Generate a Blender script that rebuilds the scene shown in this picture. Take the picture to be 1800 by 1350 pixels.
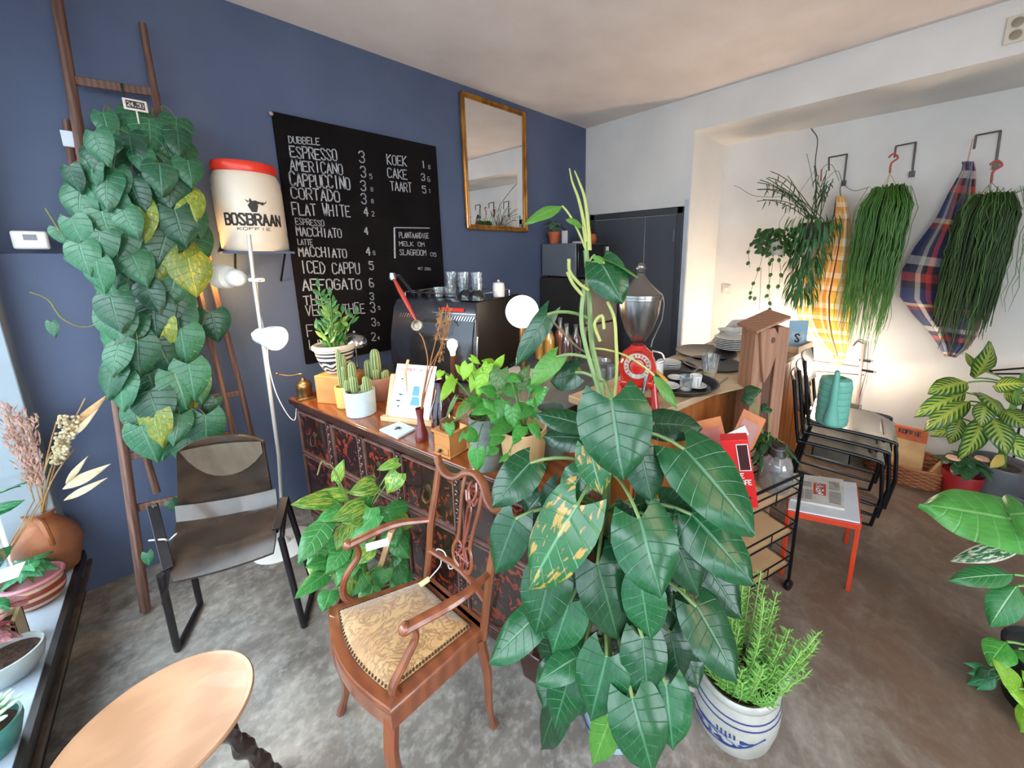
import bpy, bmesh, math, random
from mathutils import Vector as V, Matrix
from math import sin, cos, pi, radians as R, atan, atan2, sqrt
for o in list(bpy.data.objects): bpy.data.objects.remove(o)
random.seed(7)
rnd = random.uniform
SC = bpy.context.scene
COL = SC.collection

# ------------------------------------------------------------------ camera
FL, CX, CY, H = 662.0, 1000.0, 575.0, 1.55
PITCH, YAW = atan(128/662), R(43.95)
HD = V((cos(YAW), sin(YAW), 0)); RT = V((sin(YAW), -cos(YAW), 0)); UP = V((0, 0, 1))
FW = HD*cos(PITCH) - UP*sin(PITCH); UU = HD*sin(PITCH) + UP*cos(PITCH)
CAM = V((0, 0, H))
cd = bpy.data.cameras.new('camera'); cam = bpy.data.objects.new('camera', cd); COL.objects.link(cam)
cam.matrix_world = Matrix(((RT.x, UU.x, -FW.x, 0), (RT.y, UU.y, -FW.y, 0), (RT.z, UU.z, -FW.z, H), (0, 0, 0, 1)))
cd.sensor_fit = 'HORIZONTAL'; cd.sensor_width = 36; cd.lens = FL/1800*36
cd.shift_x = (900-CX)/1800; cd.shift_y = (CY-675)/1800; cd.clip_start = .02
SC.camera = cam
# measurement helpers: a sight line through a photo pixel, met with a plane of the room
def ray(x, y): return RT*(x-CX) + UU*(CY-y) + FW*FL
def oz(x, y, z): d = ray(x, y); return CAM + d*((z-H)/d.z)
def oy(x, y, Y): d = ray(x, y); return CAM + d*(Y/d.y)
def ox(x, y, X): d = ray(x, y); return CAM + d*(X/d.x)
def od(x, y, h): d = ray(x, y); return CAM + d*(h/sqrt(d.x*d.x+d.y*d.y))

# ------------------------------------------------------------------ world, light, exposure
w = bpy.data.worlds.new('overcast_sky'); SC.world = w; w.use_nodes = True
nt = w.node_tree; bg = nt.nodes['Background']
tc = nt.nodes.new('ShaderNodeTexCoord'); sp = nt.nodes.new('ShaderNodeSeparateXYZ'); cr = nt.nodes.new('ShaderNodeValToRGB')
nt.links.new(tc.outputs['Generated'], sp.inputs[0]); nt.links.new(sp.outputs['Z'], cr.inputs[0]); nt.links.new(cr.outputs[0], bg.inputs[0])
cr.color_ramp.elements[0].color = (.86, .93, 1, 1); cr.color_ramp.elements[1].color = (.72, .85, 1, 1)
bg.inputs[1].default_value = 7.0
def area(name, loc, rot, sx, sy, power=0, col=(1, 1, 1), portal=False):
    l = bpy.data.lights.new(name, 'AREA'); l.shape = 'RECTANGLE'; l.size = sx; l.size_y = sy; l.energy = power; l.color = col
    l.cycles.is_portal = portal
    o = bpy.data.objects.new(name, l); COL.objects.link(o); o.location = loc; o.rotation_euler = rot; return o
area('window_portal', (-.79, .15, 1.32), (0, R(-90), 0), 2.3, 4.9, portal=True)
area('shopfront_portal', (.5, -2.57, 1.3), (R(90), 0, 0), 1.7, 2.1, portal=True)
def point(name, loc, power, col, r=.05):
    l = bpy.data.lights.new(name, 'POINT'); l.energy = power; l.color = col; l.shadow_soft_size = r
    o = bpy.data.objects.new(name, l); COL.objects.link(o); o.location = loc; return o
WARM = (1, .72, .42)
point('counter_wall_lamp', (3.36, .78, .62), 41, (1, .80, .58), .07)
point('recess_wall_lamp', (3.30, .42, .75), 6, (1, .84, .66), .07)
point('warm_fill_light', (.3, -1.1, 2.3), 24, (1, .76, .56), .45)  # unseen warm fill, added to brighten the ceiling and interior
SC.view_settings.view_transform = 'Standard'; SC.view_settings.look = 'None'
SC.view_settings.gamma = 1; SC.view_settings.use_curve_mapping = False; SC.view_settings.exposure = .95

# ------------------------------------------------------------------ materials
def srgb(c):
    return tuple(((x/12.92) if x <= .04045 else ((x+.055)/1.055)**2.4) for x in c)
def hexc(h): return srgb(tuple(int(h[i:i+2], 16)/255 for i in (0, 2, 4)))
def N(nt, t, **k):
    n = nt.nodes.new('ShaderNode'+t)
    for a, b in k.items(): setattr(n, a, b)
    return n
def mth(nt, op, a, b=None, c=None):
    n = nt.nodes.new('ShaderNodeMath'); n.operation = op
    for i, q in enumerate((a, b, c)):
        if q is None: continue
        if isinstance(q, (int, float)): n.inputs[i].default_value = q
        else: nt.links.new(q, n.inputs[i])
    return n.outputs[0]
def mixc(nt, fac, a, b):
    n = nt.nodes.new('ShaderNodeMix'); n.data_type = 'RGBA'
    for i, q in ((0, fac), (6, a), (7, b)):
        if isinstance(q, (int, float)): n.inputs[i].default_value = q
        elif isinstance(q, tuple): n.inputs[i].default_value = (*q[:3], 1)
        else: nt.links.new(q, n.inputs[i])
    return n.outputs[2]
def smap(nt, x, a, b, c=0., d=1.):
    n = nt.nodes.new('ShaderNodeMapRange'); nt.links.new(x, n.inputs[0])
    for i, q in enumerate((a, b, c, d)): n.inputs[i+1].default_value = q
    return n.outputs[0]
def coords(nt, sc=(1, 1, 1), kind='Object'):
    t = N(nt, 'TexCoord'); m = N(nt, 'Mapping'); m.inputs['Scale'].default_value = sc
    nt.links.new(t.outputs[kind], m.inputs[0]); return m.outputs[0]
def newmat(name):
    m = bpy.data.materials.new(name); m.use_nodes = True
    return m, m.node_tree, m.node_tree.nodes['Principled BSDF']
def bumpit(nt, p, h, s, dist=.01):
    b = N(nt, 'Bump'); b.inputs['Strength'].default_value = s; b.inputs['Distance'].default_value = dist
    nt.links.new(h, b.inputs['Height']); nt.links.new(b.outputs[0], p.inputs['Normal'])
def mat(name, c, r=.5, m=0., c2=None, ns=6., sc=(1, 1, 1), bump=0., bs=60., emit=None, es=0., spec=.5, coat=0., contrast=.5, sheen=0., detail=5):
    M_, nt, p = newmat(name)
    c = hexc(c) if isinstance(c, str) else c
    p.inputs['Roughness'].default_value = r; p.inputs['Metallic'].default_value = m
    p.inputs['Specular IOR Level'].default_value = spec; p.inputs['Coat Weight'].default_value = coat
    if sheen: p.inputs['Sheen Weight'].default_value = sheen
    co = coords(nt, sc)
    n = N(nt, 'TexNoise'); n.inputs['Scale'].default_value = ns; n.inputs['Detail'].default_value = detail
    nt.links.new(co, n.inputs[0])
    if c2 is None: c2 = tuple(x*.86 for x in c)
    else: c2 = hexc(c2) if isinstance(c2, str) else c2
    f = smap(nt, n.outputs[0], .5-contrast*.3, .5+contrast*.3)
    nt.links.new(mixc(nt, f, c, c2), p.inputs['Base Color'])
    if bump:
        n2 = N(nt, 'TexNoise'); n2.inputs['Scale'].default_value = bs; nt.links.new(co, n2.inputs[0]); bumpit(nt, p, n2.outputs[0], bump)
    if emit:
        p.inputs['Emission Color'].default_value = (*emit, 1); p.inputs['Emission Strength'].default_value = es
    return M_
def wood(name, c, c2, r=.45, sc=(1, 1, 1), ws=12., coat=0., bump=.15, dist=4.):
    M_, nt, p = newmat(name)
    p.inputs['Roughness'].default_value = r; p.inputs['Coat Weight'].default_value = coat
    co = coords(nt, sc)
    wv = N(nt, 'TexWave'); wv.inputs['Scale'].default_value = ws; wv.inputs['Distortion'].default_value = dist
    wv.inputs['Detail'].default_value = 4; wv.inputs['Detail Scale'].default_value = 1.5
    nt.links.new(co, wv.inputs[0])
    n = N(nt, 'TexNoise'); n.inputs['Scale'].default_value = 3; n.inputs['Detail'].default_value = 8; nt.links.new(co, n.inputs[0])
    f = mth(nt, 'ADD', mth(nt, 'MULTIPLY', wv.outputs['Fac'], .45), mth(nt, 'MULTIPLY', n.outputs[0], .55))
    nt.links.new(mixc(nt, f, hexc(c), hexc(c2)), p.inputs['Base Color'])
    if bump: bumpit(nt, p, f, bump, .004)
    return M_
def glassm(name, tint=(1, 1, 1), rough=.02, refl=.5, body=0.):
    M_, nt, p = newmat(name); nt.nodes.remove(p)
    out = nt.nodes['Material Output']
    t = N(nt, 'BsdfTransparent'); t.inputs[0].default_value = (*tint, 1)
    g = N(nt, 'BsdfGlossy'); g.inputs['Roughness'].default_value = rough; g.inputs[0].default_value = (.95, .97, 1, 1)
    lw = N(nt, 'LayerWeight'); lw.inputs[0].default_value = .35
    f = mth(nt, 'MULTIPLY', lw.outputs['Facing'], refl); f = mth(nt, 'ADD', f, .05)
    x = N(nt, 'MixShader'); nt.links.new(f, x.inputs[0]); nt.links.new(t.outputs[0], x.inputs[1]); nt.links.new(g.outputs[0], x.inputs[2])
    if body:
        d = N(nt, 'BsdfDiffuse'); d.inputs[0].default_value = (*tint, 1)
        y = N(nt, 'MixShader'); y.inputs[0].default_value = body
        nt.links.new(x.outputs[0], y.inputs[1]); nt.links.new(d.outputs[0], y.inputs[2]); x = y
    nt.links.new(x.outputs[0], out.inputs[0]); return M_
def leafmat(name, c, c2, vein, n=7., k=1.6, var=0., vcol=None, vns=(3, 9, 1), rough=.33, veinw=.09, veins=.6, edge=None, translu=.18, stripes=0.):
    M_, nt, p = newmat(name); out = nt.nodes['Material Output']
    c, c2, vein = hexc(c), hexc(c2), hexc(vein)
    p.inputs['Roughness'].default_value = rough
    uv = N(nt, 'UVMap'); s = N(nt, 'SeparateXYZ'); nt.links.new(uv.outputs[0], s.inputs[0])
    a = mth(nt, 'MULTIPLY', mth(nt, 'ABSOLUTE', mth(nt, 'SUBTRACT', s.outputs[1], .5)), 2)
    mid = smap(nt, a, .02, .07, 1, 0)
    ph = mth(nt, 'FRACT', mth(nt, 'SUBTRACT', mth(nt, 'MULTIPLY', s.outputs[0], n), mth(nt, 'MULTIPLY', a, k)))
    tri = mth(nt, 'ABSOLUTE', mth(nt, 'SUBTRACT', ph, .5))
    lat = smap(nt, tri, .5-veinw, .5, 0, 1)
    oi = N(nt, 'ObjectInfo')
    no = N(nt, 'TexNoise'); no.inputs['Scale'].default_value = 2.5; no.inputs['Detail'].default_value = 4
    m = N(nt, 'Mapping'); nt.links.new(uv.outputs[0], m.inputs[0]); m.inputs['Scale'].default_value = vns
    cmb = N(nt, 'CombineXYZ'); nt.links.new(mth(nt, 'MULTIPLY', oi.outputs['Random'], 50), cmb.inputs[0]); nt.links.new(mth(nt, 'MULTIPLY', oi.outputs['Random'], 31), cmb.inputs[2])
    nt.links.new(cmb.outputs[0], m.inputs['Location']); nt.links.new(m.outputs[0], no.inputs[0])
    col = mixc(nt, smap(nt, no.outputs[0], .35, .65), c, c2)
    if var:
        if stripes:
            vf = mth(nt, 'MULTIPLY', smap(nt, tri, .12, .30, 1, 0), smap(nt, a, .95, .62, 0, 1))
            vf = mth(nt, 'MAXIMUM', vf, smap(nt, a, .30, .05, 0, 1))
            vf = mth(nt, 'MULTIPLY', vf, stripes)
        else: vf = smap(nt, no.outputs[0], .5+.16*(1-var*2), .56+.16*(1-var*2))
        col = mixc(nt, vf, col, hexc(vcol))
    if edge: col = mixc(nt, smap(nt, mth(nt, 'ADD', a, mth(nt, 'MULTIPLY', no.outputs[0], .5)), 1.02, 1.12), col, hexc(edge))
    vm = mth(nt, 'MULTIPLY', mth(nt, 'MAXIMUM', mid, mth(nt, 'MULTIPLY', lat, .55)), veins)
    col = mixc(nt, vm, col, vein)
    hs = N(nt, 'HueSaturation'); nt.links.new(col, hs.inputs['Color'])
    nt.links.new(mth(nt, 'ADD', mth(nt, 'MULTIPLY', oi.outputs['Random'], .35), .60), hs.inputs['Value'])
    nt.links.new(hs.outputs[0], p.inputs['Base Color'])
    hgt = mth(nt, 'SUBTRACT', 1, mth(nt, 'MAXIMUM', mid, lat))
    bumpit(nt, p, hgt, .45, .004)
    tr = N(nt, 'BsdfTranslucent'); nt.links.new(hs.outputs[0], tr.inputs[0])
    mx = N(nt, 'MixShader'); mx.inputs[0].default_value = translu
    nt.links.new(p.outputs[0], mx.inputs[1]); nt.links.new(tr.outputs[0], mx.inputs[2]); nt.links.new(mx.outputs[0], out.inputs[0])
    return M_

# ------------------------------------------------------------------ geometry
ORG = {}
class B:
    def __init__(s, T=None): s.v, s.f, s.uv, s.T, s.hasuv = [], [], [], T, False
    def add(s, p):
        p = V(p)
        if s.T is not None: p = s.T @ p
        s.v.append(p); return len(s.v)-1
    def face(s, idx, uv=None): s.f.append(tuple(idx)); s.uv.append(uv); s.hasuv = s.hasuv or uv is not None
    def quad(s, a, b, c, d, uv=((0, 0), (1, 0), (1, 1), (0, 1))): s.face([s.add(q) for q in (a, b, c, d)], uv)
    def hexa(s, p):   # 8 corners: bottom ring 4, top ring 4
        i = [s.add(q) for q in p]
        for q in ((3, 2, 1, 0), (4, 5, 6, 7), (0, 1, 5, 4), (1, 2, 6, 5), (2, 3, 7, 6), (3, 0, 4, 7)): s.face([i[k] for k in q])
        return s
    def box(s, x0, y0, z0, x1, y1, z1):
        return s.hexa([(x0, y0, z0), (x1, y0, z0), (x1, y1, z0), (x0, y1, z0), (x0, y0, z1), (x1, y0, z1), (x1, y1, z1), (x0, y1, z1)])
    def beam(s, a, b, w, h, up=(0, 0, 1)):
        a, b = V(a), V(b); d = (b-a).normalized(); x = d.cross(V(up))
        if x.length < 1e-4: x = d.cross(V((1, 0, 0)))
        x.normalize(); y = x.cross(d).normalized(); x *= w/2; y *= h/2
        return s.hexa([a-x-y, a+x-y, a+x+y, a-x+y, b-x-y, b+x-y, b+x+y, b-x+y])
    def ring(s, pts): return [s.add(p) for p in pts]
    def bridge(s, r0, r1, closed=True, uv=None):
        n = len(r0); m = n if closed else n-1
        for i in range(m):
            j = (i+1) % n
            s.face((r0[i], r0[j], r1[j], r1[i]), uv and uv(i, m))
    def tube(s, pts, r, n=8, cap=True, closed=False, flat=1.):
        pts = [V(p) for p in pts]; k = len(pts); rr = r if isinstance(r, (list, tuple)) else [r]*k
        rings = []; prev = None
        for i, p in enumerate(pts):
            if closed: t = pts[(i+1) % k]-pts[i-1]
            else: t = pts[min(i+1, k-1)]-pts[max(i-1, 0)]
            if t.length < 1e-9: t = V((0, 0, 1))
            t.normalize()
            if prev is None:
                a = V((0, 0, 1)) if abs(t.z) < .9 else V((1, 0, 0)); x = t.cross(a).normalized()
            else:
                x = prev - t*prev.dot(t); x = x.normalized() if x.length > 1e-6 else t.cross(V((0, 0, 1))).normalized()
            prev = x; y = t.cross(x)
            rings.append(s.ring([p + x*cos(2*pi*q/n)*rr[i] + y*sin(2*pi*q/n)*rr[i]*flat for q in range(n)]))
        for i in range(k-1): s.bridge(rings[i], rings[i+1])
        if closed: s.bridge(rings[-1], rings[0])
        elif cap: s.face(rings[0][::-1]); s.face(rings[-1])
        return s
    def lathe(s, c, prof, n=24, axis=None, a0=0., squash=1.):
        c = V(c); ax = V(axis or (0, 0, 1)).normalized()
        t = V((1, 0, 0)) if abs(ax.x) < .9 else V((0, 1, 0)); x = (t-ax*t.dot(ax)).normalized(); y = ax.cross(x)
        rings = []
        for r, z in prof: rings.append(s.ring([c+ax*z+(x*cos(a0+2*pi*i/n)+y*sin(a0+2*pi*i/n)*squash)*max(r, 1e-4) for i in range(n)]))
        L = len(prof)-1
        for k in range(L):
            s.bridge(rings[k], rings[k+1], True, lambda i, m, k=k: ((i/m, k/L), ((i+1)/m, k/L), ((i+1)/m, (k+1)/L), (i/m, (k+1)/L)))
        return s
    def grid(s, P, uv=True, cl=False):
        r = [s.ring(row) for row in P]; a = len(P)-1
        for k in range(a):
            s.bridge(r[k], r[k+1], cl, (lambda i, m, k=k: ((k/a, i/m), (k/a, (i+1)/m), ((k+1)/a, (i+1)/m), ((k+1)/a, i/m))) if uv else None)
        return s
    def prism(s, pts, d):   # outline pts extruded along vector d
        d = V(d); a = s.ring(pts); b = s.ring([V(p)+d for p in pts])
        s.face(a[::-1]); s.face(b); s.bridge(a, b); return s
    def ball(s, c, r, n=12, m=8, sz=1.):
        return s.lathe(c, [(r*sin(pi*i/m), -r*sz*cos(pi*i/m)) for i in range(m+1)], n)
    def leaf(s, base, tip, w, nrm, shape='heart', fold=.22, droop=.18, wave=.03, nu=9, nv=6, lobe=.22):
        base, tip, nrm = V(base), V(tip), V(nrm); y = tip-base; L = y.length; y.normalize()
        z = nrm-y*nrm.dot(y); z = z.normalized() if z.length > 1e-5 else y.orthogonal().normalized(); x = y.cross(z)
        W = {'heart': ((0, .62), (.12, .88), (.28, 1), (.45, .93), (.62, .72), (.78, .46), (.9, .2), (.97, .07), (1, .012)),
             'broad': ((0, .60), (.12, .86), (.28, 1), (.45, .97), (.62, .83), (.78, .60), (.9, .33), (.97, .13), (1, .015)),
             'oval': ((0, .06), (.1, .5), (.25, .86), (.42, 1), (.6, .92), (.78, .62), (.9, .32), (.97, .1), (1, .015)),
             'lance': ((0, .15), (.2, .8), (.4, 1), (.6, .8), (.8, .42), (1, .02)),
             'round': ((0, .5), (.15, .9), (.35, 1), (.6, .95), (.8, .7), (.93, .38), (1, .02))}[shape]
        def wd(t):
            for i in range(len(W)-1):
                if t <= W[i+1][0]: q = (t-W[i][0])/(W[i+1][0]-W[i][0]); return W[i][1]*(1-q)+W[i+1][1]*q
            return W[-1][1]
        ph = rnd(0, 6); rows = []
        lb = lobe if shape in ('heart', 'broad') else 0
        for i in range(nu+1):
            t = i/nu; row = []; hw = w/2*wd(t)
            for j in range(nv+1):
                v = -1+2*j/nv; a = abs(v)
                yy = t*L - lb*L*(a**1.3)*(1-t)**2.5
                zz = fold*a*hw*(1-.5*t) - droop*L*t*t - (a**2)*w*.12 + wave*w*sin(t*11+ph+v*2)*a
                row.append(base+x*(v*hw*(1-.06*lb*(1-t)))+y*yy+z*zz)
            rows.append(row)
        return s.grid(rows)
    def build(s, name, m, parent=None, smooth=True, bev=0., ang=40, rec=True, org=None):
        me = bpy.data.meshes.new(name)
        if parent is not None and org is None: org = ORG[parent.name]
        if org is None:
            n = max(1, len(s.v)); org = V((sum(p.x for p in s.v)/n, sum(p.y for p in s.v)/n, min(p.z for p in s.v)))
        org = V(org)
        me.from_pydata([p-org for p in s.v], [], s.f)
        if s.hasuv:
            ul = me.uv_layers.new(name='UVMap'); k = 0
            for f, u in zip(s.f, s.uv):
                for q in range(len(f)):
                    if u: ul.data[k].uv = u[q % len(u)]
                    k += 1
        if rec or bev:
            bm = bmesh.new(); bm.from_mesh(me)
            bmesh.ops.remove_doubles(bm, verts=bm.verts, dist=1e-5)
            if rec: bmesh.ops.recalc_face_normals(bm, faces=bm.faces)
            bm.to_mesh(me); bm.free()
        me.materials.append(m)
        if smooth:
            me.shade_smooth()
            if not hasattr(s, 'nosharp'): me.set_sharp_from_angle(angle=R(ang))
        o = bpy.data.objects.new(name, me); COL.objects.link(o)
        if bev:
            b = o.modifiers.new('bevel', 'BEVEL'); b.width = bev; b.segments = 2; b.limit_method = 'ANGLE'; b.angle_limit = R(35)
        if parent is not None: o.parent = parent
        else: o.location = org
        ORG[o.name] = org
        return o
def thing(name, label, cat, loc, group=None):
    o = bpy.data.objects.new(name, None); COL.objects.link(o); o.location = V(loc); o.empty_display_size = .05
    o['label'] = label; o['category'] = cat
    if group: o['group'] = group
    ORG[o.name] = V(loc); return o
def tag(o, label, cat, group=None):
    o['label'] = label; o['category'] = cat
    if group: o['group'] = group
    return o
def struct(o): o['kind'] = 'structure'; return o
def stuff(o): o['kind'] = 'stuff'; return o
def bez(p0, p1, p2, n=8):
    p0, p1, p2 = V(p0), V(p1), V(p2)
    return [p0*(1-t)**2+p1*2*t*(1-t)+p2*t*t for t in [i/n for i in range(n+1)]]
def spl(pts, n=6):   # Catmull-Rom through pts
    pts = [V(p) for p in pts]; out = []
    for i in range(len(pts)-1):
        a = pts[i-1] if i else pts[0]*2-pts[1]; b = pts[i]; c = pts[i+1]; d = pts[i+2] if i+2 < len(pts) else c*2-b
        for k in range(n):
            t = k/n; out.append(.5*((2*b)+(c-a)*t+(2*a-5*b+4*c-d)*t*t+(3*b-a-3*c+d)*t**3))
    out.append(pts[-1]); return out
def frame(loc, xd, z=None):   # local frame: x along xd (horizontal), z up
    x = V((xd[0], xd[1], 0)).normalized(); y = V((-x.y, x.x, 0)); loc = V(loc)
    return Matrix(((x.x, y.x, 0, loc.x), (x.y, y.y, 0, loc.y), (0, 0, 1, loc.z), (0, 0, 0, 1)))
GL = dict(A="00 26 40,12 32", B="00 06 36 45 44 33 03,33 42 41 30 00", C="45 36 16 05 01 10 30 41", D="00 06 26 44 42 20 00", E="46 06 00 40,03 33",
 F="46 06 00,03 33", G="45 36 16 05 01 10 30 41 43 23", H="06 00,46 40,03 43", I="26 20", K="06 00,46 03 40", L="06 00 40", M="00 06 23 46 40", N="00 06 40 46",
 O="16 05 01 10 30 41 45 36 16", P="00 06 36 45 44 33 03", R="00 06 36 45 44 33 03,23 40", S="45 36 16 05 14 32 41 30 10 01", T="06 46,26 20", U="06 01 10 30 41 46",
 V="06 20 46", W="06 10 24 30 46", Z="06 46 00 40", Y="06 23 46,23 20", J="36 31 20 10 01")
GL.update({'0': "16 05 01 10 30 41 45 36 16", '1': "15 26 20", '2': "05 16 36 45 44 00 40", '3': "05 16 36 45 44 33 23,33 42 41 30 10 01", '4': "30 36 02 42",
 '5': "46 06 04 34 43 41 30 10 01", '6': "36 16 05 01 10 30 41 42 33 03", '8': "16 05 04 13 33 44 45 36 16,13 02 01 10 30 41 42 33", '9': "43 13 04 05 16 36 45 41 30", '-': "13 33", '.': "20 21", ',': "21 10", '/': "00 46", '"': "16 15,36 35"})
def write(b, text, P0, Rv, Uv, w, h, th, fn=None, jit=0., pr=.0008):
    """stroke lettering: text fills width w and height h from P0 along Rv, Uv"""
    Rv, Uv = V(Rv).normalized(), V(Uv).normalized(); Nn = Rv.cross(Uv); P0 = V(P0) if P0 else None
    n = len(text); adv = w/max(1, n-.22)
    for i, ch in enumerate(text):
        g = GL.get(ch.upper())
        if not g: continue
        x0 = i*adv; cw = adv*.74; ch_h = h*(1+rnd(-jit, jit)); yo = rnd(-jit, jit)*h*.5; sl = rnd(-jit, jit)*.4
        for line in g.split(','):
            q = [(x0+int(c[0])/4*cw+sl*int(c[1])/6*cw, yo+int(c[1])/6*ch_h) for c in line.split()]
            for (ax, ay), (bx, by) in zip(q, q[1:]):
                d = sqrt((bx-ax)**2+(by-ay)**2) or 1; ux, uy = (bx-ax)/d*th*.35, (by-ay)/d*th*.35; nx, ny = -(by-ay)/d*th/2, (bx-ax)/d*th/2
                c4 = [(ax-ux+nx, ay-uy+ny), (ax-ux-nx, ay-uy-ny), (bx+ux-nx, by+uy-ny), (bx+ux+nx, by+uy+ny)]
                if fn: b.face([b.add(fn(px, py)) for px, py in c4])
                else: b.face([b.add(P0+Rv*px+Uv*py+Nn*pr) for px, py in c4])
    return b

# ------------------------------------------------------------------ the setting
YB, XR, XB, ZC, ZS = 2.72, 3.07, 3.66, 2.79, 2.53
m_blue = mat('blue_wall_paint', '515a71', .6, c2='4b546b', ns=2.5, bump=.06, bs=90, spec=.2)
m_white = mat('white_wall_paint', 'd6d1cb', .7, c2='ccc7c2', ns=2, bump=.05, bs=70)
m_ceil = mat('ceiling_paint', 'dfd1c9', .8, c2='d6c7be', ns=3, bump=.12, bs=120)
m_dark = mat('charcoal_paint', '3b3c42', .45, c2='36373c', ns=3)
m_grey = mat('grey_frame_paint', '8d979f', .45, c2='828c95', ns=4)
m_sill = mat('grey_sill_stone', 'a9b4c0', .35, c2='98a3b0', ns=10, bump=.05)
m_soil = mat('potting_soil', '2a1a12', .95, c2='4a3120', ns=60, bump=.8, bs=90)
M_, nt, p = newmat('stained_concrete'); m_floor = M_
co = coords(nt, (1, 1, 1))
def nz(s, d, r=.55, dist=0):
    n = N(nt, 'TexNoise'); n.inputs['Scale'].default_value = s; n.inputs['Detail'].default_value = d; n.inputs['Roughness'].default_value = r; n.inputs['Distortion'].default_value = dist
    nt.links.new(co, n.inputs[0]); return n.outputs[0]
n1, n2, n3 = nz(1.3, 6, .6, .6), nz(4.5, 9, .68, .4), nz(38, 6)
c = mixc(nt, smap(nt, n1, .36, .64), hexc('a69f96'), hexc('746a61'))
c = mixc(nt, smap(nt, n2, .36, .66), c, hexc('5f5852'))
c = mixc(nt, mth(nt, 'MULTIPLY', smap(nt, n3, .46, .74), .28), c, hexc('d8d2c8'))
sx = N(nt, 'SeparateXYZ'); nt.links.new(co, sx.inputs[0])
# brown tint, stronger with x and weaker with y, broken up by noise
gr = smap(nt, mth(nt, 'ADD', mth(nt, 'SUBTRACT', sx.outputs[0], mth(nt, 'MULTIPLY', sx.outputs[1], .75)), mth(nt, 'MULTIPLY', n1, .9)), -.6, .7)
c = mixc(nt, mth(nt, 'MULTIPLY', mth(nt, 'MULTIPLY', gr, .95), smap(nt, n2, .38, .62, .72, 1.)), c, hexc('5e4737'))
nt.links.new(mixc(nt, mth(nt, 'MULTIPLY', smap(nt, nz(1.9, 6, .6, 1.6), .52, .68), .55), c, hexc('4c433d')), p.inputs['Base Color'])
nt.links.new(smap(nt, n2, .3, .7, .32, .6), p.inputs['Roughness']); bumpit(nt, p, n2, .12, .01)

struct(B().box(-1.3, -2.7, -.12, 4.2, 2.9, 0).build('floor', m_floor, smooth=False))
struct(B().box(-1.0, -2.7, ZC, 4.2, 2.9, ZC+.12).build('ceiling', m_ceil, smooth=False))
b = B().box(-.62, YB, 0, XR, YB+.15, ZC)
b.box(-.49, YB-.06, 0, .0, YB, 1.553)
struct(b.build('wall_back', m_blue, smooth=False))
b = B().box(XR, 1.55, 0, XB+.2, YB+.15, ZC).box(XR, -2.7, ZS, XB+.2, 1.55, ZC).box(XB, -2.7, 0, XB+.2, 1.55, ZS)
struct(b.build('wall_right', m_white, smooth=False))
b = B().box(-.49, -2.7, 0, 4.0, -2.58, .25).box(-.49, -2.7, 2.5, 4.0, -2.58, ZC).box(1.35, -2.7, .25, 4, -2.58, 2.5).box(-.62, -2.7, 0, -.3, -2.58, ZC)
struct(b.build('wall_front', m_white, smooth=False))
b = B().box(-.62, -2.3, 2.46, -.49, YB, ZC).box(-.9, -2.7, 0, -.49, -2.3, ZC).box(-.9, -2.3, 2.46, -.62, YB, 2.6)
struct(b.build('wall_left', m_grey, smooth=False))
struct(B().box(-.62, 2.56, .21, -.49, YB+.1, 2.46).build('trim_1', m_grey, bev=.004))
# window by the sill
t = B().box(-.88, -2.3, .17, -.80, -2.24, 2.46).box(-.88, .1, .17, -.80, .16, 2.46).box(-.88, 2.62, .17, -.80, 2.70, 2.46).box(-.88, -2.3, 2.40, -.80, 2.7, 2.46).box(-.88, -2.3, .17, -.80, 2.7, .22).box(-.80, 2.64, .17, -.62, 2.70, .22)
wf = struct(t.build('window_1', m_grey, smooth=False))
m_pane = glassm('window_glass', (.97, 1, 1), refl=.35)
B().box(-.85, -2.24, .22, -.842, .1, 2.4).build('pane', m_pane, wf)
B().box(-.85, .16, .22, -.842, 2.62, 2.4).build('pane', m_pane, wf)
B().box(-.80, 2.665, .22, -.62, 2.672, 2.4).build('pane', m_pane, wf)
t = B().box(-.3, -2.68, .25, 1.4, -2.60, .31).box(-.3, -2.68, 2.44, 1.4, -2.60, 2.5)
for x in (-.3, .5, 1.34): t.box(x, -2.68, .25, x+.06, -2.60, 2.5)
wf = struct(t.build('window_2', m_grey, smooth=False))
for a, c_ in ((-.24, .5), (.56, 1.34)): B().box(a, -2.645, .31, c_, -2.637, 2.44).build('pane', m_pane, wf)
# sill with plinth and edge strip
b = B().box(-.9, -2.3, .17, -.478, YB-.06, .21)
sl = struct(b.build('trim_2', m_sill, bev=.003))
m_blackw = mat('black_brown_board', '1b1614', .4, c2='2a211d', ns=12)
B().box(-.9, -2.3, 0, -.49, YB-.06, .17).build('plinth', m_blackw, sl, smooth=False)
B().box(-.478, -2.3, .172, -.462, YB-.06, .212).build('edge_strip', m_blackw, sl)
B().box(-.462, -2.3, .14, -.45, YB-.06, .158).build('edge_lath', mat('worn_lath', '5c4a3c', .5, c2='3a2e26', ns=20), sl)
struct(B().box(-12, -14, -.2, 14, 16, -.13).build('ground', mat('pavement', '8a8f94', .8, c2='757a80', ns=20)))
struct(B().box(-11, -14, -.13, -10, 16, 5).build('wall_opposite', mat('street_wall', 'aeb4b8', .8, c2='8f989e', ns=3)))

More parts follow.
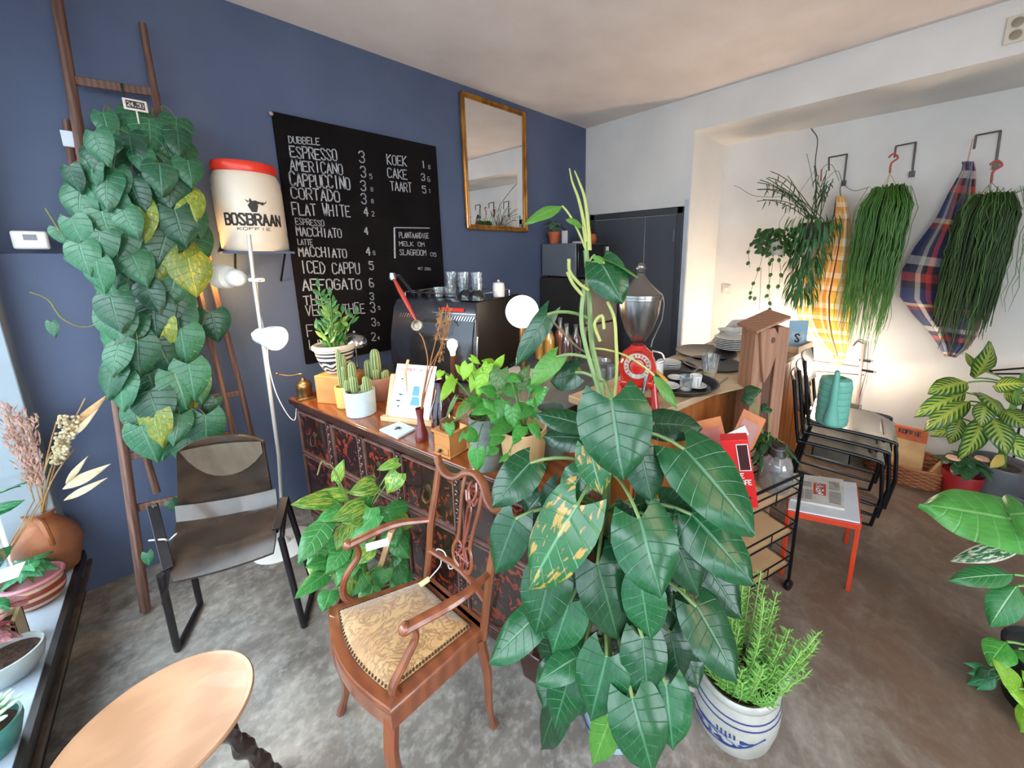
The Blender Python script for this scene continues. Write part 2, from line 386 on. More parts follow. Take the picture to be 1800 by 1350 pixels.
# dark double doors in the white wall
dd = []
m_door = mat('charcoal_door', '4a4b52', .42, c2='44454b', ns=2)
fr = B().box(XR-.02, 1.60, 0, XR+.0, 1.655, 1.945).box(XR-.02, 2.58, 0, XR+.0, 2.635, 1.945).box(XR-.02, 1.60, 1.89, XR+.0, 2.635, 1.945)
d = struct(fr.build('door_1', m_dark, bev=.003))
for y0, y1 in ((1.66, 1.975), (1.985, 2.578)):
    lf = B().box(XR-.012, y0, .01, XR-.002, y1, 1.885).build('door_leaf', m_door, d, bev=.002)
B().box(XR-.022, 1.668, 1.66, XR-.010, 1.682, 1.76).build('hinge', mat('steel', 'a8aaad', .3, 1), d)
B().box(XR-.022, 1.668, .3, XR-.010, 1.682, .4).build('hinge', bpy.data.materials['steel'], d)
struct(B().box(XR-.012, 1.555, 0, XR+.0, 1.595, 2.0).build('trim_3', mat('light_wall_trim', 'b9bcc2', .6)))
m_wplast = mat('white_plastic', 'd9d4ce', .4)
# wall socket on the beam, switch in the recess, thermostat
c0 = ox(1785, 52, XR)
s = thing('wall_socket', 'cream double wall socket on the beam at the top right corner', 'socket', (XR, c0.y, c0.z-.06))
B().box(XR-.012, c0.y-.042, c0.z-.062, XR, c0.y+.036, c0.z+.062).build('face_plate', mat('cream_plastic', 'cfc5b4', .4), s, bev=.004)
for dz in (.028, -.028): B().lathe((XR-.012, c0.y-.003, c0.z+dz), [(.0, .003), (.016, .003), (.022, .0), (.022, -.004), (.025, -.004), (.025, .002)], 20, axis=(-1, 0, 0)).build('outlet', mat('socket_tan', '8a7d6a', .5), s)  # outlets in a darker tan than the plate
c0 = oy(57, 424, YB-.06); c0 = V((-.385, YB, 1.606))
s = thing('thermostat', 'small white thermostat above the blue ledge at far left', 'thermostat', (c0.x, YB, c0.z-.05))
B().box(c0.x-.045, YB-.085, c0.z-.036, c0.x+.045, YB-.06, c0.z+.036).build('body', m_wplast, s, bev=.008)
B().box(c0.x-.015, YB-.087, c0.z+.0, c0.x+.017, YB-.085, c0.z+.022).build('display', mat('grey_display', '6d6a70', .3), s)
c0 = ox(1226, 551, XB); c0 = V((XB, 1.42, 1.22))
s = thing('light_switch', 'small cream light switch on the warmly lit wall beside the dark doors', 'switch', (XB, 1.42, 1.18))
B().box(XB-.01, 1.38, 1.18, XB, 1.46, 1.26).build('plate', bpy.data.materials['cream_plastic'], s, bev=.003)
B().box(XB-.015, 1.40, 1.20, XB-.01, 1.44, 1.24).build('rocker', m_wplast, s, bev=.002)

# ------------------------------------------------------------------ chalkboard
YC = YB-.022
cb = thing('chalkboard', 'big black menu chalkboard with white hand lettering on the blue wall', 'chalkboard', (.95, YB, .888))
q = [oy(477, 198, YC), oy(763, 258, YC), oy(782, 520, YC), oy(534, 640, YC)]
x0, x1, z1, z0 = .483, 1.425, 2.31, .888
B().box(x0, YC, z0, x1, YB-.002, z1).build('board', mat('chalkboard_black', '0e0b0c', .85, c2='171314', ns=4, spec=.08), cb, bev=.002)
m_chalk = mat('white_chalk', 'b4b4b8', .9, c2='85858c', ns=90, contrast=1.)
def chalk(text, ax, ay, bx, by, hpx, th=.0075, jit=.07):
    th *= .82
    P, Q = oy(ax, ay, YC), oy(bx, by, YC); T_ = oy(ax, ay-hpx, YC)
    b = B(); write(b, text, P-V((0, .0012, 0)), Q-P, (0, 0, 1), (Q-P).length, (T_.z-P.z)*.86, th, jit=jit, pr=0); return b
for a in (('DUBBELE', 508, 251, 562, 255, 14, .006), ('ESPRESSO', 511, 276, 593, 283, 23, .0085), ('AMERICANO', 511, 299, 603, 307, 22), ('CAPPUCCINO', 511, 326, 616, 333, 27, .009),
          ('CORTADO', 513, 348, 598, 355, 23, .0085), ('FLAT WHITE', 515, 377, 616, 381, 25, .008), ('ESPRESSO', 520, 394, 570, 398, 12, .005), ('MACCHIATO', 522, 414, 601, 418, 18, .0075),
          ('LATTE', 524, 430, 550, 431, 11, .005), ('MACCHIATO', 526, 450, 610, 453, 19, .0075), ('ICED CAPPU', 530, 480, 633, 481, 24), ('AFFOGATO', 533, 511, 636, 508, 22, .009),
          ('THEE', 535, 536, 582, 533, 19), ('VERSE THEE', 539, 556, 642, 550, 22, .006), ('F', 541, 592, 556, 591, 24, .006), ('LI', 545, 615, 565, 613, 20, .006),
          ('KOEK', 681, 289, 715, 292, 20), ('CAKE', 682, 312, 716, 315, 20), ('TAART', 687, 334, 724, 338, 19),
          ('PLANTAARDIGE', 702, 418, 754, 419, 11, .005), ('MELK OM', 702, 432, 746, 433, 9, .005), ('SLAGROOM', 703, 448, 749, 449, 11, .0055), ('05', 757, 450, 767, 451, 7, .005),
          ('MET ZORG', 735, 474, 757, 475, 5, .003)):
    chalk(*a).build('lettering', m_chalk, cb, smooth=False)
for t_, x, y, h in (('3', 632, 285, 22), ('3', 635, 311, 20), ('3', 635, 335, 20), ('3', 636, 358, 20), ('4', 640, 379, 18), ('4', 641, 412, 15), ('4', 644, 448, 17), ('5', 650, 474, 16), ('6', 650, 504, 17),
                    ('3', 651, 527, 15), ('3', 652, 549, 19), ('3', 654, 573, 16), ('2', 654, 598, 16), ('5', 650, 314, 9), ('8', 652, 336, 8), ('8', 653, 357, 8), ('2', 654, 380, 9), ('8', 656, 448, 8), ('5', 665, 544, 7), ('5', 664, 572, 7), ('4', 664, 597, 7),
                    ('1', 742, 295, 13), ('8', 753, 297, 7), ('3', 741, 317, 14), ('6', 752, 319, 9), ('5', 743, 339, 14), ('1', 754, 339, 8)):
    wpx = h*.55 if h > 10 else h*.6
    chalk(t_, x, y, x+wpx, y+wpx*.06, h, .0085 if h > 10 else .005).build('price_figure', m_chalk, cb, smooth=False)
b = B(); P1, P2, P3 = oy(694, 454, YC), oy(693, 400, YC), oy(755, 401, YC)
b.beam(P1-V((0, .001, 0)), P2-V((0, .001, 0)), .010, .002, (0, 1, 0)); b.beam(P2-V((0, .001, 0)), P3-V((0, .001, 0)), .006, .002, (0, 1, 0))
b.build('chalk_line', m_chalk, cb, smooth=False)
for px, py in ((477, 200), (488, 327)):
    P = oy(px, py, YC); B().ball((P.x-.002, YC-.004, P.z), .011, 8, 6).build('putty_blob', mat('putty', 'a9968c', .7), cb)

# ------------------------------------------------------------------ mirror
mi = thing('mirror', 'tall mirror in a thin gilded bamboo style frame on the blue wall', 'mirror', (1.94, YB, 1.74))
m_gold = mat('gilt_bamboo', 'b07a30', .28, .55, c2='7a4a18', ns=22, sc=(1, 1, .25), coat=.3)
mx0, mx1, mz0, mz1 = 1.645, 2.245, 1.755, 2.722
for nm, a, c_ in (('frame_rail', (mx0, 0, mz1), (mx1, 0, mz1)), ('frame_rail', (mx0, 0, mz0), (mx1, 0, mz0)), ('frame_stile', (mx0, 0, mz0), (mx0, 0, mz1)), ('frame_stile', (mx1, 0, mz0), (mx1, 0, mz1))):
    b = B(); a, c_ = V(a), V(c_); nn = V((0, 1, 0)); dd_ = (c_-a).normalized(); out = dd_.cross(nn)
    mid = V(((mx0+mx1)/2, 0, (mz0+mz1)/2)); sgn = 1 if ((a+c_)/2-mid).dot(out) > 0 else -1
    for off, rr, yy in ((.0, .014, YB-.030), (-.020, .009, YB-.026)):
        k = 14; A_ = a+out*sgn*off; C_ = c_+out*sgn*off
        A_ = A_-dd_*(off if 0 else 0); pts = []; rad = []
        for i in range(k+1):
            P = A_.lerp(C_, i/k); P.y = yy; pts.append(P); rad.append(rr*(1.1 if i % 3 == 1 else .98))
        b.tube(pts, rad, 8)
    b.build(nm, m_gold, mi)
m_mir = newmat('mirror_silver'); m_mir[2].inputs['Metallic'].default_value = 1; m_mir[2].inputs['Roughness'].default_value = .01; m_mir[2].inputs['Base Color'].default_value = (.86, .87, .87, 1)
# glass leans out a little at the top, as hung from one nail
B().hexa([(mx0+.01, YB-.02, mz0+.01), (mx1-.01, YB-.02, mz0+.01), (mx1-.01, YB-.006, mz0+.01), (mx0+.01, YB-.006, mz0+.01), (mx0+.01, YB-.030, mz1-.01), (mx1-.01, YB-.030, mz1-.01), (mx1-.01, YB-.016, mz1-.01), (mx0+.01, YB-.016, mz1-.01)]).build('mirror_glass', m_mir[0], mi, smooth=False)

# ------------------------------------------------------------------ wooden ladders against the blue wall
m_lad = wood('weathered_ladder_wood', '7a5648', '3f2a24', .7, (6, 6, 1), 3)
def at_lad(px, py, dy=0.):   # plane of the leaning ladder: y from 2.34 at the floor to 2.66 at 2.6 m
    d = ray(px, py); k = .32/2.6      # y = 2.34+dy + k*z
    t = (2.34+dy+k*H)/(d.y-k*d.z); return CAM+d*t
la = thing('wooden_ladder', 'tall weathered wooden ladder leaning on the blue wall, longest rails', 'ladder', (0, 2.35, 0))
def rail(px, r, dy=0):
    P = [at_lad(*q, dy) for q in px]; return B().tube(spl(P, 4), r, 10, flat=.7)
A0 = oz(256, 1072, .015)
L1 = [at_lad(90, -60), at_lad(118, 110), at_lad(165, 400), at_lad(205, 700), A0]
B().tube(spl(L1, 5), .021, 10, flat=.8).build('rail', m_lad, la)
rail([(250, 42), (262, 110), (277, 190), (300, 300), (330, 430), (375, 620), (408, 755), (450, 930)], .019).build('rail', m_lad, la)
for a, c_ in (((122, 140), (280, 164)), ((165, 330), (300, 340)), ((180, 480), (350, 470)), ((205, 625), (372, 600)), ((225, 803), (415, 762)), ((240, 893), (440, 850))):
    P, Q = at_lad(*a), at_lad(*c_); B().beam(P, Q, .018, .034).build('rung', m_lad, la, bev=.004)
lb = thing('wooden_ladder', 'shorter wooden ladder behind the tall one, its left rail ending above the floor', 'ladder', (0, 2.5, .6))
rail([(118, 212), (128, 290), (165, 430), (215, 650), (250, 780), (276, 866)], .018, .07).build('rail', m_lad, lb)
rail([(335, 330), (375, 500), (412, 640), (440, 756), (470, 870)], .018, .07).build('rail', m_lad, lb)
for a, c_ in (((125, 232), (330, 250)), ((178, 460), (372, 452)), ((215, 610), (390, 560)), ((238, 720), (430, 690))):
    P, Q = at_lad(*a, .07), at_lad(*c_, .07); B().beam(P, Q, .016, .03).build('rung', m_lad, lb, bev=.004)
P = at_lad(123, 245, .04); tag(B().box(P.x-.02, P.y-.012, P.z-.03, P.x+.022, P.y+.008, P.z+.03).build('cloth_rag', mat('white_cloth', 'c9cdd2', .9)), 'small white scrap of cloth tied to the shorter ladder rail', 'rag')

# ------------------------------------------------------------------ heart leaf climber on the ladder
hp = thing('climbing_heartleaf_plant', 'big trailing plant of heart shaped leaves hung over the ladder', 'plant', at_lad(250, 190, -.08))
lm_h1 = leafmat('heartleaf_green', '3f7a52', '2c6440', '86b596', 6, 1.3, rough=.38, veins=.35)
lm_h2 = leafmat('heartleaf_yellow_lamplit', '7f8f30', '55782c', 'b9bc58', 6, 1.3, var=.4, vcol='b5a42c', rough=.4, veins=.3)
lm_h3 = leafmat('heartleaf_dark', '2b5e3c', '1f4a30', '6fa080', 6, 1.3, rough=.36, veins=.3)
m_vine = mat('vine_stem', '7a6a3a', .6, c2='59682f', ns=30)
prof = [(185, 170, 300), (230, 150, 320), (290, 122, 345), (360, 125, 352), (430, 130, 352), (480, 165, 345), (540, 185, 350), (600, 182, 335), (650, 200, 345), (700, 208, 370), (750, 215, 372), (775, 285, 350)]
def span(y):
    for (a, l, r), (b_, l2, r2) in zip(prof, prof[1:]):
        if a <= y <= b_: q = (y-a)/(b_-a); return l+(l2-l)*q, r+(r2-r)*q
    return prof[-1][1:]
vines = []
for k, fx in enumerate((.12, .3, .5, .68, .88)):
    pts = []
    for y in range(190, 770, 48):
        l, r = span(y); pts.append(at_lad(l+(r-l)*fx+rnd(-12, 12), y+rnd(-5, 5), -.07+rnd(-.015, .015)))
    vines.append(pts); B().tube(spl(pts, 4), .0032, 6).build('vine', m_vine, hp)
cand = []
y = 200
while y < 775:
    l, r = span(y); x = l+rnd(0, 28)
    while x < r:
        cand.append((x+rnd(-8, 8), y+rnd(-10, 10))); x += rnd(34, 48)
    y += 29
random.shuffle(cand)
for k, (x, y) in enumerate(cand):
    dy = -.08-rnd(0, .11); P = at_lad(x, y, dy); Lp = rnd(52, 74) if y > 300 else rnd(44, 60)
    ang = rnd(-.45, .45); T_ = at_lad(x+sin(ang)*Lp*.9+4, y+cos(ang)*Lp, dy-rnd(-.01, .05))
    side = (x-sum(span(min(max(y, 186), 770)))/2)/100
    n_ = V((side*.5+rnd(-.35, .25)-.25, -1, .35+rnd(-.25, .3)))
    yel = x > 230 and rnd(0, 1) < (.30 if 230 < y < 560 else .08)  # yellow clusters by the lamp: its glow put into leaf colour, plus variegation
    m_ = lm_h2 if yel else (lm_h3 if rnd(0, 1) < .35 else lm_h1)
    w_ = (T_-P).length*rnd(.74, .9)
    B().leaf(P, T_, w_, n_, 'heart', .16, .12, .02, 8, 6, .2).build('leaf', m_, hp, rec=False, ang=180)
    if k % 2 == 0:
        v_ = min((q for vn in vines for q in vn), key=lambda q: (q-P).length); B().tube(bez(v_, (v_+P)/2+V((0, -.02, .03)), P, 4), .0016, 5).build('petiole', m_vine, hp)
for (x, y), (tx, ty), wpx, m_ in (((372, 548), (384, 602), 50, lm_h3), ((102, 400), (115, 430), 30, lm_h1), ((128, 448), (133, 468), 22, lm_h1), ((90, 566), (95, 594), 17, lm_h1), ((378, 700), (362, 738), 26, lm_h3), ((350, 585), (345, 560), 10, lm_h3), ((300, 880), (308, 900), 18, lm_h3), ((258, 972), (262, 996), 16, lm_h1)):
    P, T_ = at_lad(x, y, -.07), at_lad(tx, ty, -.08); B().leaf(P, T_, (T_-P).length*wpx/max(1, sqrt((tx-x)**2+(ty-y)**2)), (rnd(-.3, .1), -1, .3), 'heart', .15, .1, .02, 8, 6, .2).build('leaf', m_, hp, rec=False, ang=180)
for pts in ([(190, 560), (150, 575), (110, 560), (85, 527), (52, 513)], [(165, 445), (140, 436), (118, 425), (100, 398), (80, 366)], [(352, 580), (362, 556), (372, 548)]):
    B().tube(spl([at_lad(*q, -.07) for q in pts], 5), .0026, 6).build('vine', m_vine, hp)
P = at_lad(238, 185, -.14)
pt = thing('price_tag', 'small white price tag on a stick above the climbing plant', 'price tag', P-V((0, 0, .05)))
B().box(P.x-.034, P.y-.002, P.z-.022, P.x+.034, P.y+.002, P.z+.022).build('card', mat('tag_card', 'd8c4bc', .6), pt, bev=.002)
B().box(P.x-.026, P.y-.0035, P.z-.014, P.x+.026, P.y-.002, P.z+.014).build('black_field', mat('tag_black', '15120f', .6), pt)
b = B(); write(b, '24.50', (P.x-.022, P.y-.0042, P.z-.008), (1, 0, 0), (0, 0, 1), .044, .016, .003); b.build('lettering', bpy.data.materials['tag_card'], pt, smooth=False)
B().tube([P-V((0, 0, .022)), P-V((0, 0, .07))], .003, 6).build('stick', bpy.data.materials['tag_card'], pt)
P = at_lad(217, 165, -.02)
hk = tag(B().tube(spl([P+V((-.0, .03, .0)), P+V((0, .01, .035)), P+V((0, -.02, .03)), P+V((0, -.03, -.02)), P+V((.0, -.05, -.12))], 5), .004, 6).build('hanging_hook', mat('dark_green_wire', '182a22', .5)), 'dark green hook over the top rung of the tall ladder', 'hook')

# ------------------------------------------------------------------ white drum with red lid on a shelf
dr = thing('coffee_drum', 'large white plastic drum with a red screw lid and dark lettering', 'drum', (.31, 2.55, 1.565))
DC = V((.312, 2.545, 1.565)); dR = .137
m_drum = mat('white_drum_plastic', 'd8c8b4', .35, c2='cfbda8', ns=5)
B().lathe(DC, [(0, 0), (dR*.9, 0), (dR*.99, .015), (dR, .05), (dR*.985, .09), (dR, .095), (dR, .30), (dR*.985, .305), (dR*.98, .34), (dR*.9, .372), (dR*.86, .38), (0, .38)], 40).build('body', m_drum, dr, bev=0)
B().lathe(DC+V((0, 0, .375)), [(0, 0), (dR*.92, 0), (dR*.94, .008), (dR*.94, .035), (dR*.90, .048), (0, .05)], 40).build('screw_lid', mat('red_lid_plastic', 'd9331c', .35, c2='c92c18', ns=6), dr, bev=.002)
vd = atan2(-DC.y, -DC.x)
def drumf(a0, z0):
    def f(px, py): a = a0+px/dR; r_ = dR*1.006; return V((DC.x+cos(a)*r_, DC.y+sin(a)*r_, DC.z+z0+py))
    return f
m_ink = mat('dark_print', '2a2320', .7)
b = B(); write(b, 'BOSBRAAN', 0, (1, 0, 0), (0, 0, 1), .235, .05, .010, fn=drumf(vd-.80, .125)); b.build('lettering', m_ink, dr, smooth=False)
b = B(); write(b, 'KOFFIE', 0, (1, 0, 0), (0, 0, 1), .13, .012, .0025, fn=drumf(vd-.45, .10)); b.build('lettering', m_ink, dr, smooth=False)
b = B(); f = drumf(vd+.02, .185)
for ol in ([(0, 0), (.02, 0), (.028, .03), (.02, .055), (.0, .05), (-.012, .03)], [(.018, .04), (.05, .035), (.052, .05), (.046, .048), (.03, .05), (.02, .055)], [(-.012, .045), (-.02, .058), (-.005, .05), (.0, .066), (.008, .05)], [(.04, .03), (.06, .045), (.066, .058), (.058, .05)]):
    b.face([b.add(f(*q)) for q in ol])
b.build('stag_emblem', m_ink, dr, smooth=False)
ws = thing('wall_shelf', 'thin shelf on the blue wall carrying the white drum', 'shelf', (.31, YB, 1.54))
B().box(.17, 2.43, 1.553, .452, YB, 1.565).build('board', m_blue, ws, bev=.002)
B().tube([(.22, YB-.01, 1.40), (.22, 2.50, 1.552)], .005, 6).build('bracket', mat('black_wire', '101010', .4, .5), ws)
B().tube([(.42, YB-.01, 1.40), (.42, 2.50, 1.552)], .005, 6).build('bracket', bpy.data.materials['black_wire'], ws)

# ------------------------------------------------------------------ white floor lamp with two spot heads
fb = oz(500, 955, .01); 
def onp(px, py): # points in the vertical plane of the pole, facing the camera
    d = ray(px, py); k = (V((fb.x, fb.y, 0)).length)/sqrt(d.x**2+d.y**2); return CAM+d*k
fl = thing('floor_lamp', 'white floor lamp pole with two adjustable spot heads beside the chair', 'lamp', (fb.x, fb.y, 0))
m_lw = mat('white_lacquer', 'd9d7d4', .3, c2='cfcdca', ns=5)
B().lathe((fb.x, fb.y, 0), [(0, 0), (.135, 0), (.138, .006), (.12, .014), (.03, .02), (.013, .05), (.0, .05)], 32).build('base', m_lw, fl)
B().tube([(fb.x, fb.y, .02), onp(490, 800), onp(465, 620), onp(447, 500), onp(437, 412)], .0085, 10).build('pole', mat('pale_steel_pole', 'c9c5bf', .3, .3), fl)
j1, j2 = onp(452, 492), onp(463, 588)
def spot(C_, ax, lit, dist):
    ax = V(ax).normalized()
    B().tube([C_, C_+ax*.0+V((0, 0, 0))-ax*.01, C_+ax*.03], .006, 8).build('joint_arm', m_lw, fl)
    h = B().lathe(C_+ax*dist, [(0, -.05), (.018, -.048), (.036, -.032), (.042, -.01), (.036, .012), (.034, .02), (.052, .028), (.058, .05), (.058, .075), (.054, .075), (.054, .05), (.0, .035)], 28, axis=ax).build('spot_head', m_lw, fl)
    bl = B().ball(C_+ax*(dist+.066), .034, 16, 10).build('bulb', mat('lamp_glow_%d' % lit, 'fff0d0', .4, emit=WARM if lit < 2 else (1, .85, .6), es=(4, 9)[lit-1]), h, org=ORG[fl.name])
    return C_+ax*(dist+.11)
rt2 = V((RT.x, RT.y, 0))
a1 = onp(385, 490)-j1
p1_ = spot(j1-V((0, .03, 0)), rt2*-1+V((0, .15, .10)), 1, .12)
p2_ = spot(j2+V((0, -.03, -.004)), rt2*1+V((-.1, -.25, -.12)), 2, .0)
B().tube([j1+rt2*.03, j1-rt2*.035], .010, 10).build('clamp_screw', m_lw, fl)
B().tube([j2+rt2*-.03, j2-rt2*.05], .014, 10).build('clamp_screw', m_lw, fl)
B().tube(spl([j2+V((.01, 0, -.03)), onp(472, 640), onp(485, 690), onp(505, 728), onp(518, 738), (.36, 2.40, .74)], 6), .0026, 6).build('power_cord', m_lw, fl)
B().tube(spl([j1+V((.0, .012, .0)), onp(455, 540), onp(463, 575)], 6), .0026, 6).build('power_cord', m_lw, fl)
point('floor_lamp_left_bulb', p1_, 5, (1, .62, .20), .03)
point('floor_lamp_right_bulb', p2_+V((.03, -.03, -.03)), 3.2, (1, .74, .42), .04)

# ------------------------------------------------------------------ black school chair
sc = thing('school_chair', 'worn black plywood school chair with sled legs beside the ladder', 'chair', (.0, 1.95, 0))
m_ply = mat('worn_black_plywood', '120e0e', .27, c2='4a382b', ns=7, sc=(1, 1, 1), contrast=.9, coat=.1, spec=.45)
m_tube = mat('black_steel_tube', '1d191a', .35, .4, c2='2b2526', ns=9)
FLs, FRs, BRs, BLs = oz(291, 1003, .45), oz(484, 950, .44), oz(488, 880, .46), oz(312, 912, .455)
rows = []
for i in range(11):
    t = i/10; row = []
    for j in range(9):
        s_ = j/8; P = BLs.lerp(BRs, s_).lerp(FLs.lerp(FRs, s_), t)
        e = abs(s_-.5)*2
        P.z += -.010*(1-e*e)-(.05*((t-.82)/.18)**2 if t > .82 else 0)+(.06*((.14-t)/.14)**2 if t < .14 else 0)
        P -= (BRs-BLs)*(s_-.5)*(.08*max(0, (t-.85)/.15)**2); row.append(P)
    rows.append(row)
def shell(rows, th, nm, mt, par, flip=1):
    n_ = (rows[0][-1]-rows[0][0]).cross(rows[-1][0]-rows[0][0]).normalized()*th
    k, m = len(rows), len(rows[0]); b = B(); a = [b.ring(r) for r in rows]; c = [b.ring([P+n_ for P in r]) for r in rows]
    for i in range(k-1):
        for j in range(m-1): b.face((a[i][j], a[i+1][j], a[i+1][j+1], a[i][j+1])); b.face((c[i][j], c[i][j+1], c[i+1][j+1], c[i+1][j]))
    for i in range(k-1):
        for j in (0, m-1): b.face((a[i][j], a[i+1][j], c[i+1][j], c[i][j]))
    for j in range(m-1):
        for i in (0, k-1): b.face((a[i][j], a[i][j+1], c[i][j+1], c[i][j]))
    return b.build(nm, mt, par, ang=50)
shell(rows, .011, 'seat', m_ply, sc)
TL, TR = oz(310, 790, .80), oz(462, 772, .80); BL2, BR2 = oz(313, 900, .475), oz(478, 868, .475)
rows = []
for i in range(11):
    t = i/10; row = []
    for j in range(11):
        s_ = j/10; P = TL.lerp(TR, s_).lerp(BL2.lerp(BR2, s_), t)
        e = abs(s_-.5)*2; P.y += .035*(1-e*e)*(1-t*.5)
        if i == 0: P.z += .018-.03*e**3
        if i == 1: P.z += .012-.008*e**3
        P.y += .02*(1-t)*0
        row.append(P)
    rows.append(row)
bk = shell(rows, .011, 'backrest', m_ply, sc)
m_cut = mat('rubbed_backrest_pad', '57493c', .3, c2='6f6252', ns=8, sc=(3, 3, .6), contrast=.9, coat=.4)
rows2 = []
for i in range(8):
    t = i/7; row = []
    for j in range(11):
        s_ = j/10; e = (s_-.5)*2; s2 = .03+.94*s_; tt = .04+t*(.10+.42*(1-abs((s_-.55)*2)**2.2)*1.0)
        P = TL.lerp(TR, s2).lerp(BL2.lerp(BR2, s2), tt); e2 = abs(s2-.5)*2; P.y += .035*(1-e2*e2)*(1-tt*.5)-.0055; P.z += .002; row.append(P)
    rows2.append(row)
B().grid(rows2).build('rubbed_patch', m_cut, bk, rec=False, org=ORG[sc.name], ang=180)
dz = V((0, 0, .0))
fo = {}
for nm, top1, ft, bt, top2 in (('left_frame', FLs+V((-.015, .02, -.02)), oz(312, 1142, .012), oz(352, 1062, .012), BLs+V((.01, .02, -.02))), ('right_frame', FRs+V((.02, .02, -.01)), oz(534, 1100, .012), oz(552, 1030, .012), BRs+V((.03, .0, .0)))):
    B().tube([top1, top1.lerp(ft, .9), ft, ft.lerp(bt, .5), bt, bt.lerp(top2, .12), top2], .0115, 10).build('sled_frame', m_tube, sc)
    B().tube([top1+V((0, .0, -.012)), top2+V((0, 0, -.012))], .009, 10).build('seat_rail', m_tube, sc)
B().tube([FLs.lerp(BLs, .45)+V((.0, 0, -.045)), FRs.lerp(BRs, .45)+V((.0, 0, -.045))], .009, 8).build('cross_rail', m_tube, sc)
P1, P2 = at_lad(262, 890, -.12), BLs+V((-.01, .0, -.01))
B().beam(oz(268, 888, .60), oz(296, 1000, .44), .012, .030, (1, 0, 0)).build('back_strut', m_tube, sc, bev=.002)
B().beam(oz(288, 1060, .30)+V((0, 0, 0)), oz(296, 1000, .44), .008, .012, (1, 0, 0)).build('strut_tail', m_tube, sc)
B().beam(oz(500, 875, .50), oz(486, 930, .45), .012, .03, (1, 0, 0)).build('back_strut', m_tube, sc, bev=.002)
B().tube([oz(268, 891, .60), oz(274, 888, .60)], .007, 8).build('bolt', bpy.data.materials['steel'], sc)
m_str = mat('pale_string', 'b9b2a6', .8)
tag(B().tube(spl([oz(262, 950, .50), oz(288, 948, .52), oz(296, 950, .50), oz(310, 938, .53)], 5), .003, 6).build('string_tie', m_str), 'pale string knotted round the left frame of the black school chair', 'string')

# ------------------------------------------------------------------ small side table, bottom left
zt = .5; tcx, tcy, tr = -.166, 1.135, .168
st = thing('side_table', 'small round pale wooden side table with dark twisted legs', 'table', (tcx, tcy, 0))
m_tt = wood('pale_table_wood', 'b58a68', '93694a', .42, (1, 3, 1), 2.2, coat=.2, bump=.05, dist=7)
tb = B(); prf = [(0, -.02), (.93, -.02), (.975, -.016), (1, -.008), (1, -.003), (.985, .0), (.955, -.0015), (.94, -.003), (0, -.003)]
tb.lathe((tcx, tcy, zt), [(r_*tr, z_) for r_, z_ in prf], 56); tb.build('table_top', m_tt, st, ang=60)
m_tl = mat('dark_turned_wood', '2a1713', .35, c2='1a0e0b', ns=12, coat=.4)
for k in range(3):
    a = R(28+120*k); A_ = V((tcx+cos(a)*.06, tcy+sin(a)*.06, zt-.02)); F_ = V((tcx+cos(a)*.19, tcy+sin(a)*.19, .02)); n_ = 44
    b = B(); rings = []; dvec = (F_-A_).normalized(); x = dvec.cross(V((0, 0, 1))).normalized(); y = dvec.cross(x)
    for i in range(n_+1):
        t = i/n_; tw = t*14; c_ = A_.lerp(F_, t); r_ = .017
        rings.append(b.ring([c_+x*cos(2*pi*q/10)*r_*(1+.42*cos(2*(2*pi*q/10)-tw*2))+y*sin(2*pi*q/10)*r_*(1+.42*cos(2*(2*pi*q/10)-tw*2)) for q in range(10)]))
    for i in range(n_): b.bridge(rings[i], rings[i+1])
    b.face(rings[0][::-1]); b.face(rings[-1]); lg = b.build('leg', m_tl, st)
    B().ball(F_+V((0, 0, 0)), .02, 10, 6).build('foot', m_tl, lg, org=ORG[st.name])
B().lathe((tcx, tcy, zt-.045), [(0, 0), (.08, 0), (.085, .025), (0, .025)], 20).build('leg_block', m_tl, st)

# ------------------------------------------------------------------ things on the window sill
ZW = .212
def pot(name, label, cat, C_, prof, m, n=28, group=None, soil=None, **k):
    t = thing(name, label, cat, C_, group); B().lathe(C_, prof, n, **k).build('pot', m, t, ang=50)
    if soil: B().lathe(V(C_)+V((0, 0, soil[1])), [(0, .004), (soil[0]*.6, .008), (soil[0], 0)], 20).build('soil', m_soil, t)
    return t
# terracotta jug
jg = thing('terracotta_jug', 'round brown terracotta jug with a handle on the sill by the wall', 'jug', (-.525, 2.535, ZW))
JC = V((-.530, 2.56, ZW)); m_terra = mat('orange_terracotta', '9c5a30', .5, c2='6f4a36', ns=6, bump=.15)
B().lathe(JC, [(0, 0), (.055, 0), (.068, .01), (.080, .06), (.093, .12), (.088, .17), (.068, .21), (.045, .24), (.036, .262), (.044, .285), (.038, .285), (.03, .262), (.035, .24), (0, .23)], 36).build('body', m_terra, jg, ang=60)
B().tube(spl([JC+V((.0, -.04, .265)), JC+V((.02, -.095, .265)), JC+V((.03, -.118, .22)), JC+V((.03, -.105, .17))], 6), .010, 8).build('handle', m_terra, jg)
m_dry = mat('dried_straw', 'b08a5c', .8, c2='8f6a42', ns=30); m_dry2 = mat('dried_cream', 'cfc0a0', .8, c2='b7a37c', ns=20); m_pink = mat('dusty_pink_pampas', 'b08a7c', .9, c2='94705f', ns=40)
def jp(px, py, Y=2.50): return oy(px, py, Y)
top = JC+V((0, 0, .262))
dbq = thing('dried_bouquet', 'dried sorghum heads and pale pods standing in the terracotta jug', 'dried flowers', top)
for px, py in ((100, 740), (118, 760), (150, 700), (90, 795), (130, 790)):
    B().tube(bez(top+V((rnd(-.01, .01), rnd(-.01, .01), -.1)), top+V((0, 0, .1)), jp(px, py)), .0025, 5).build('stem', m_dry, dbq)
b = B()
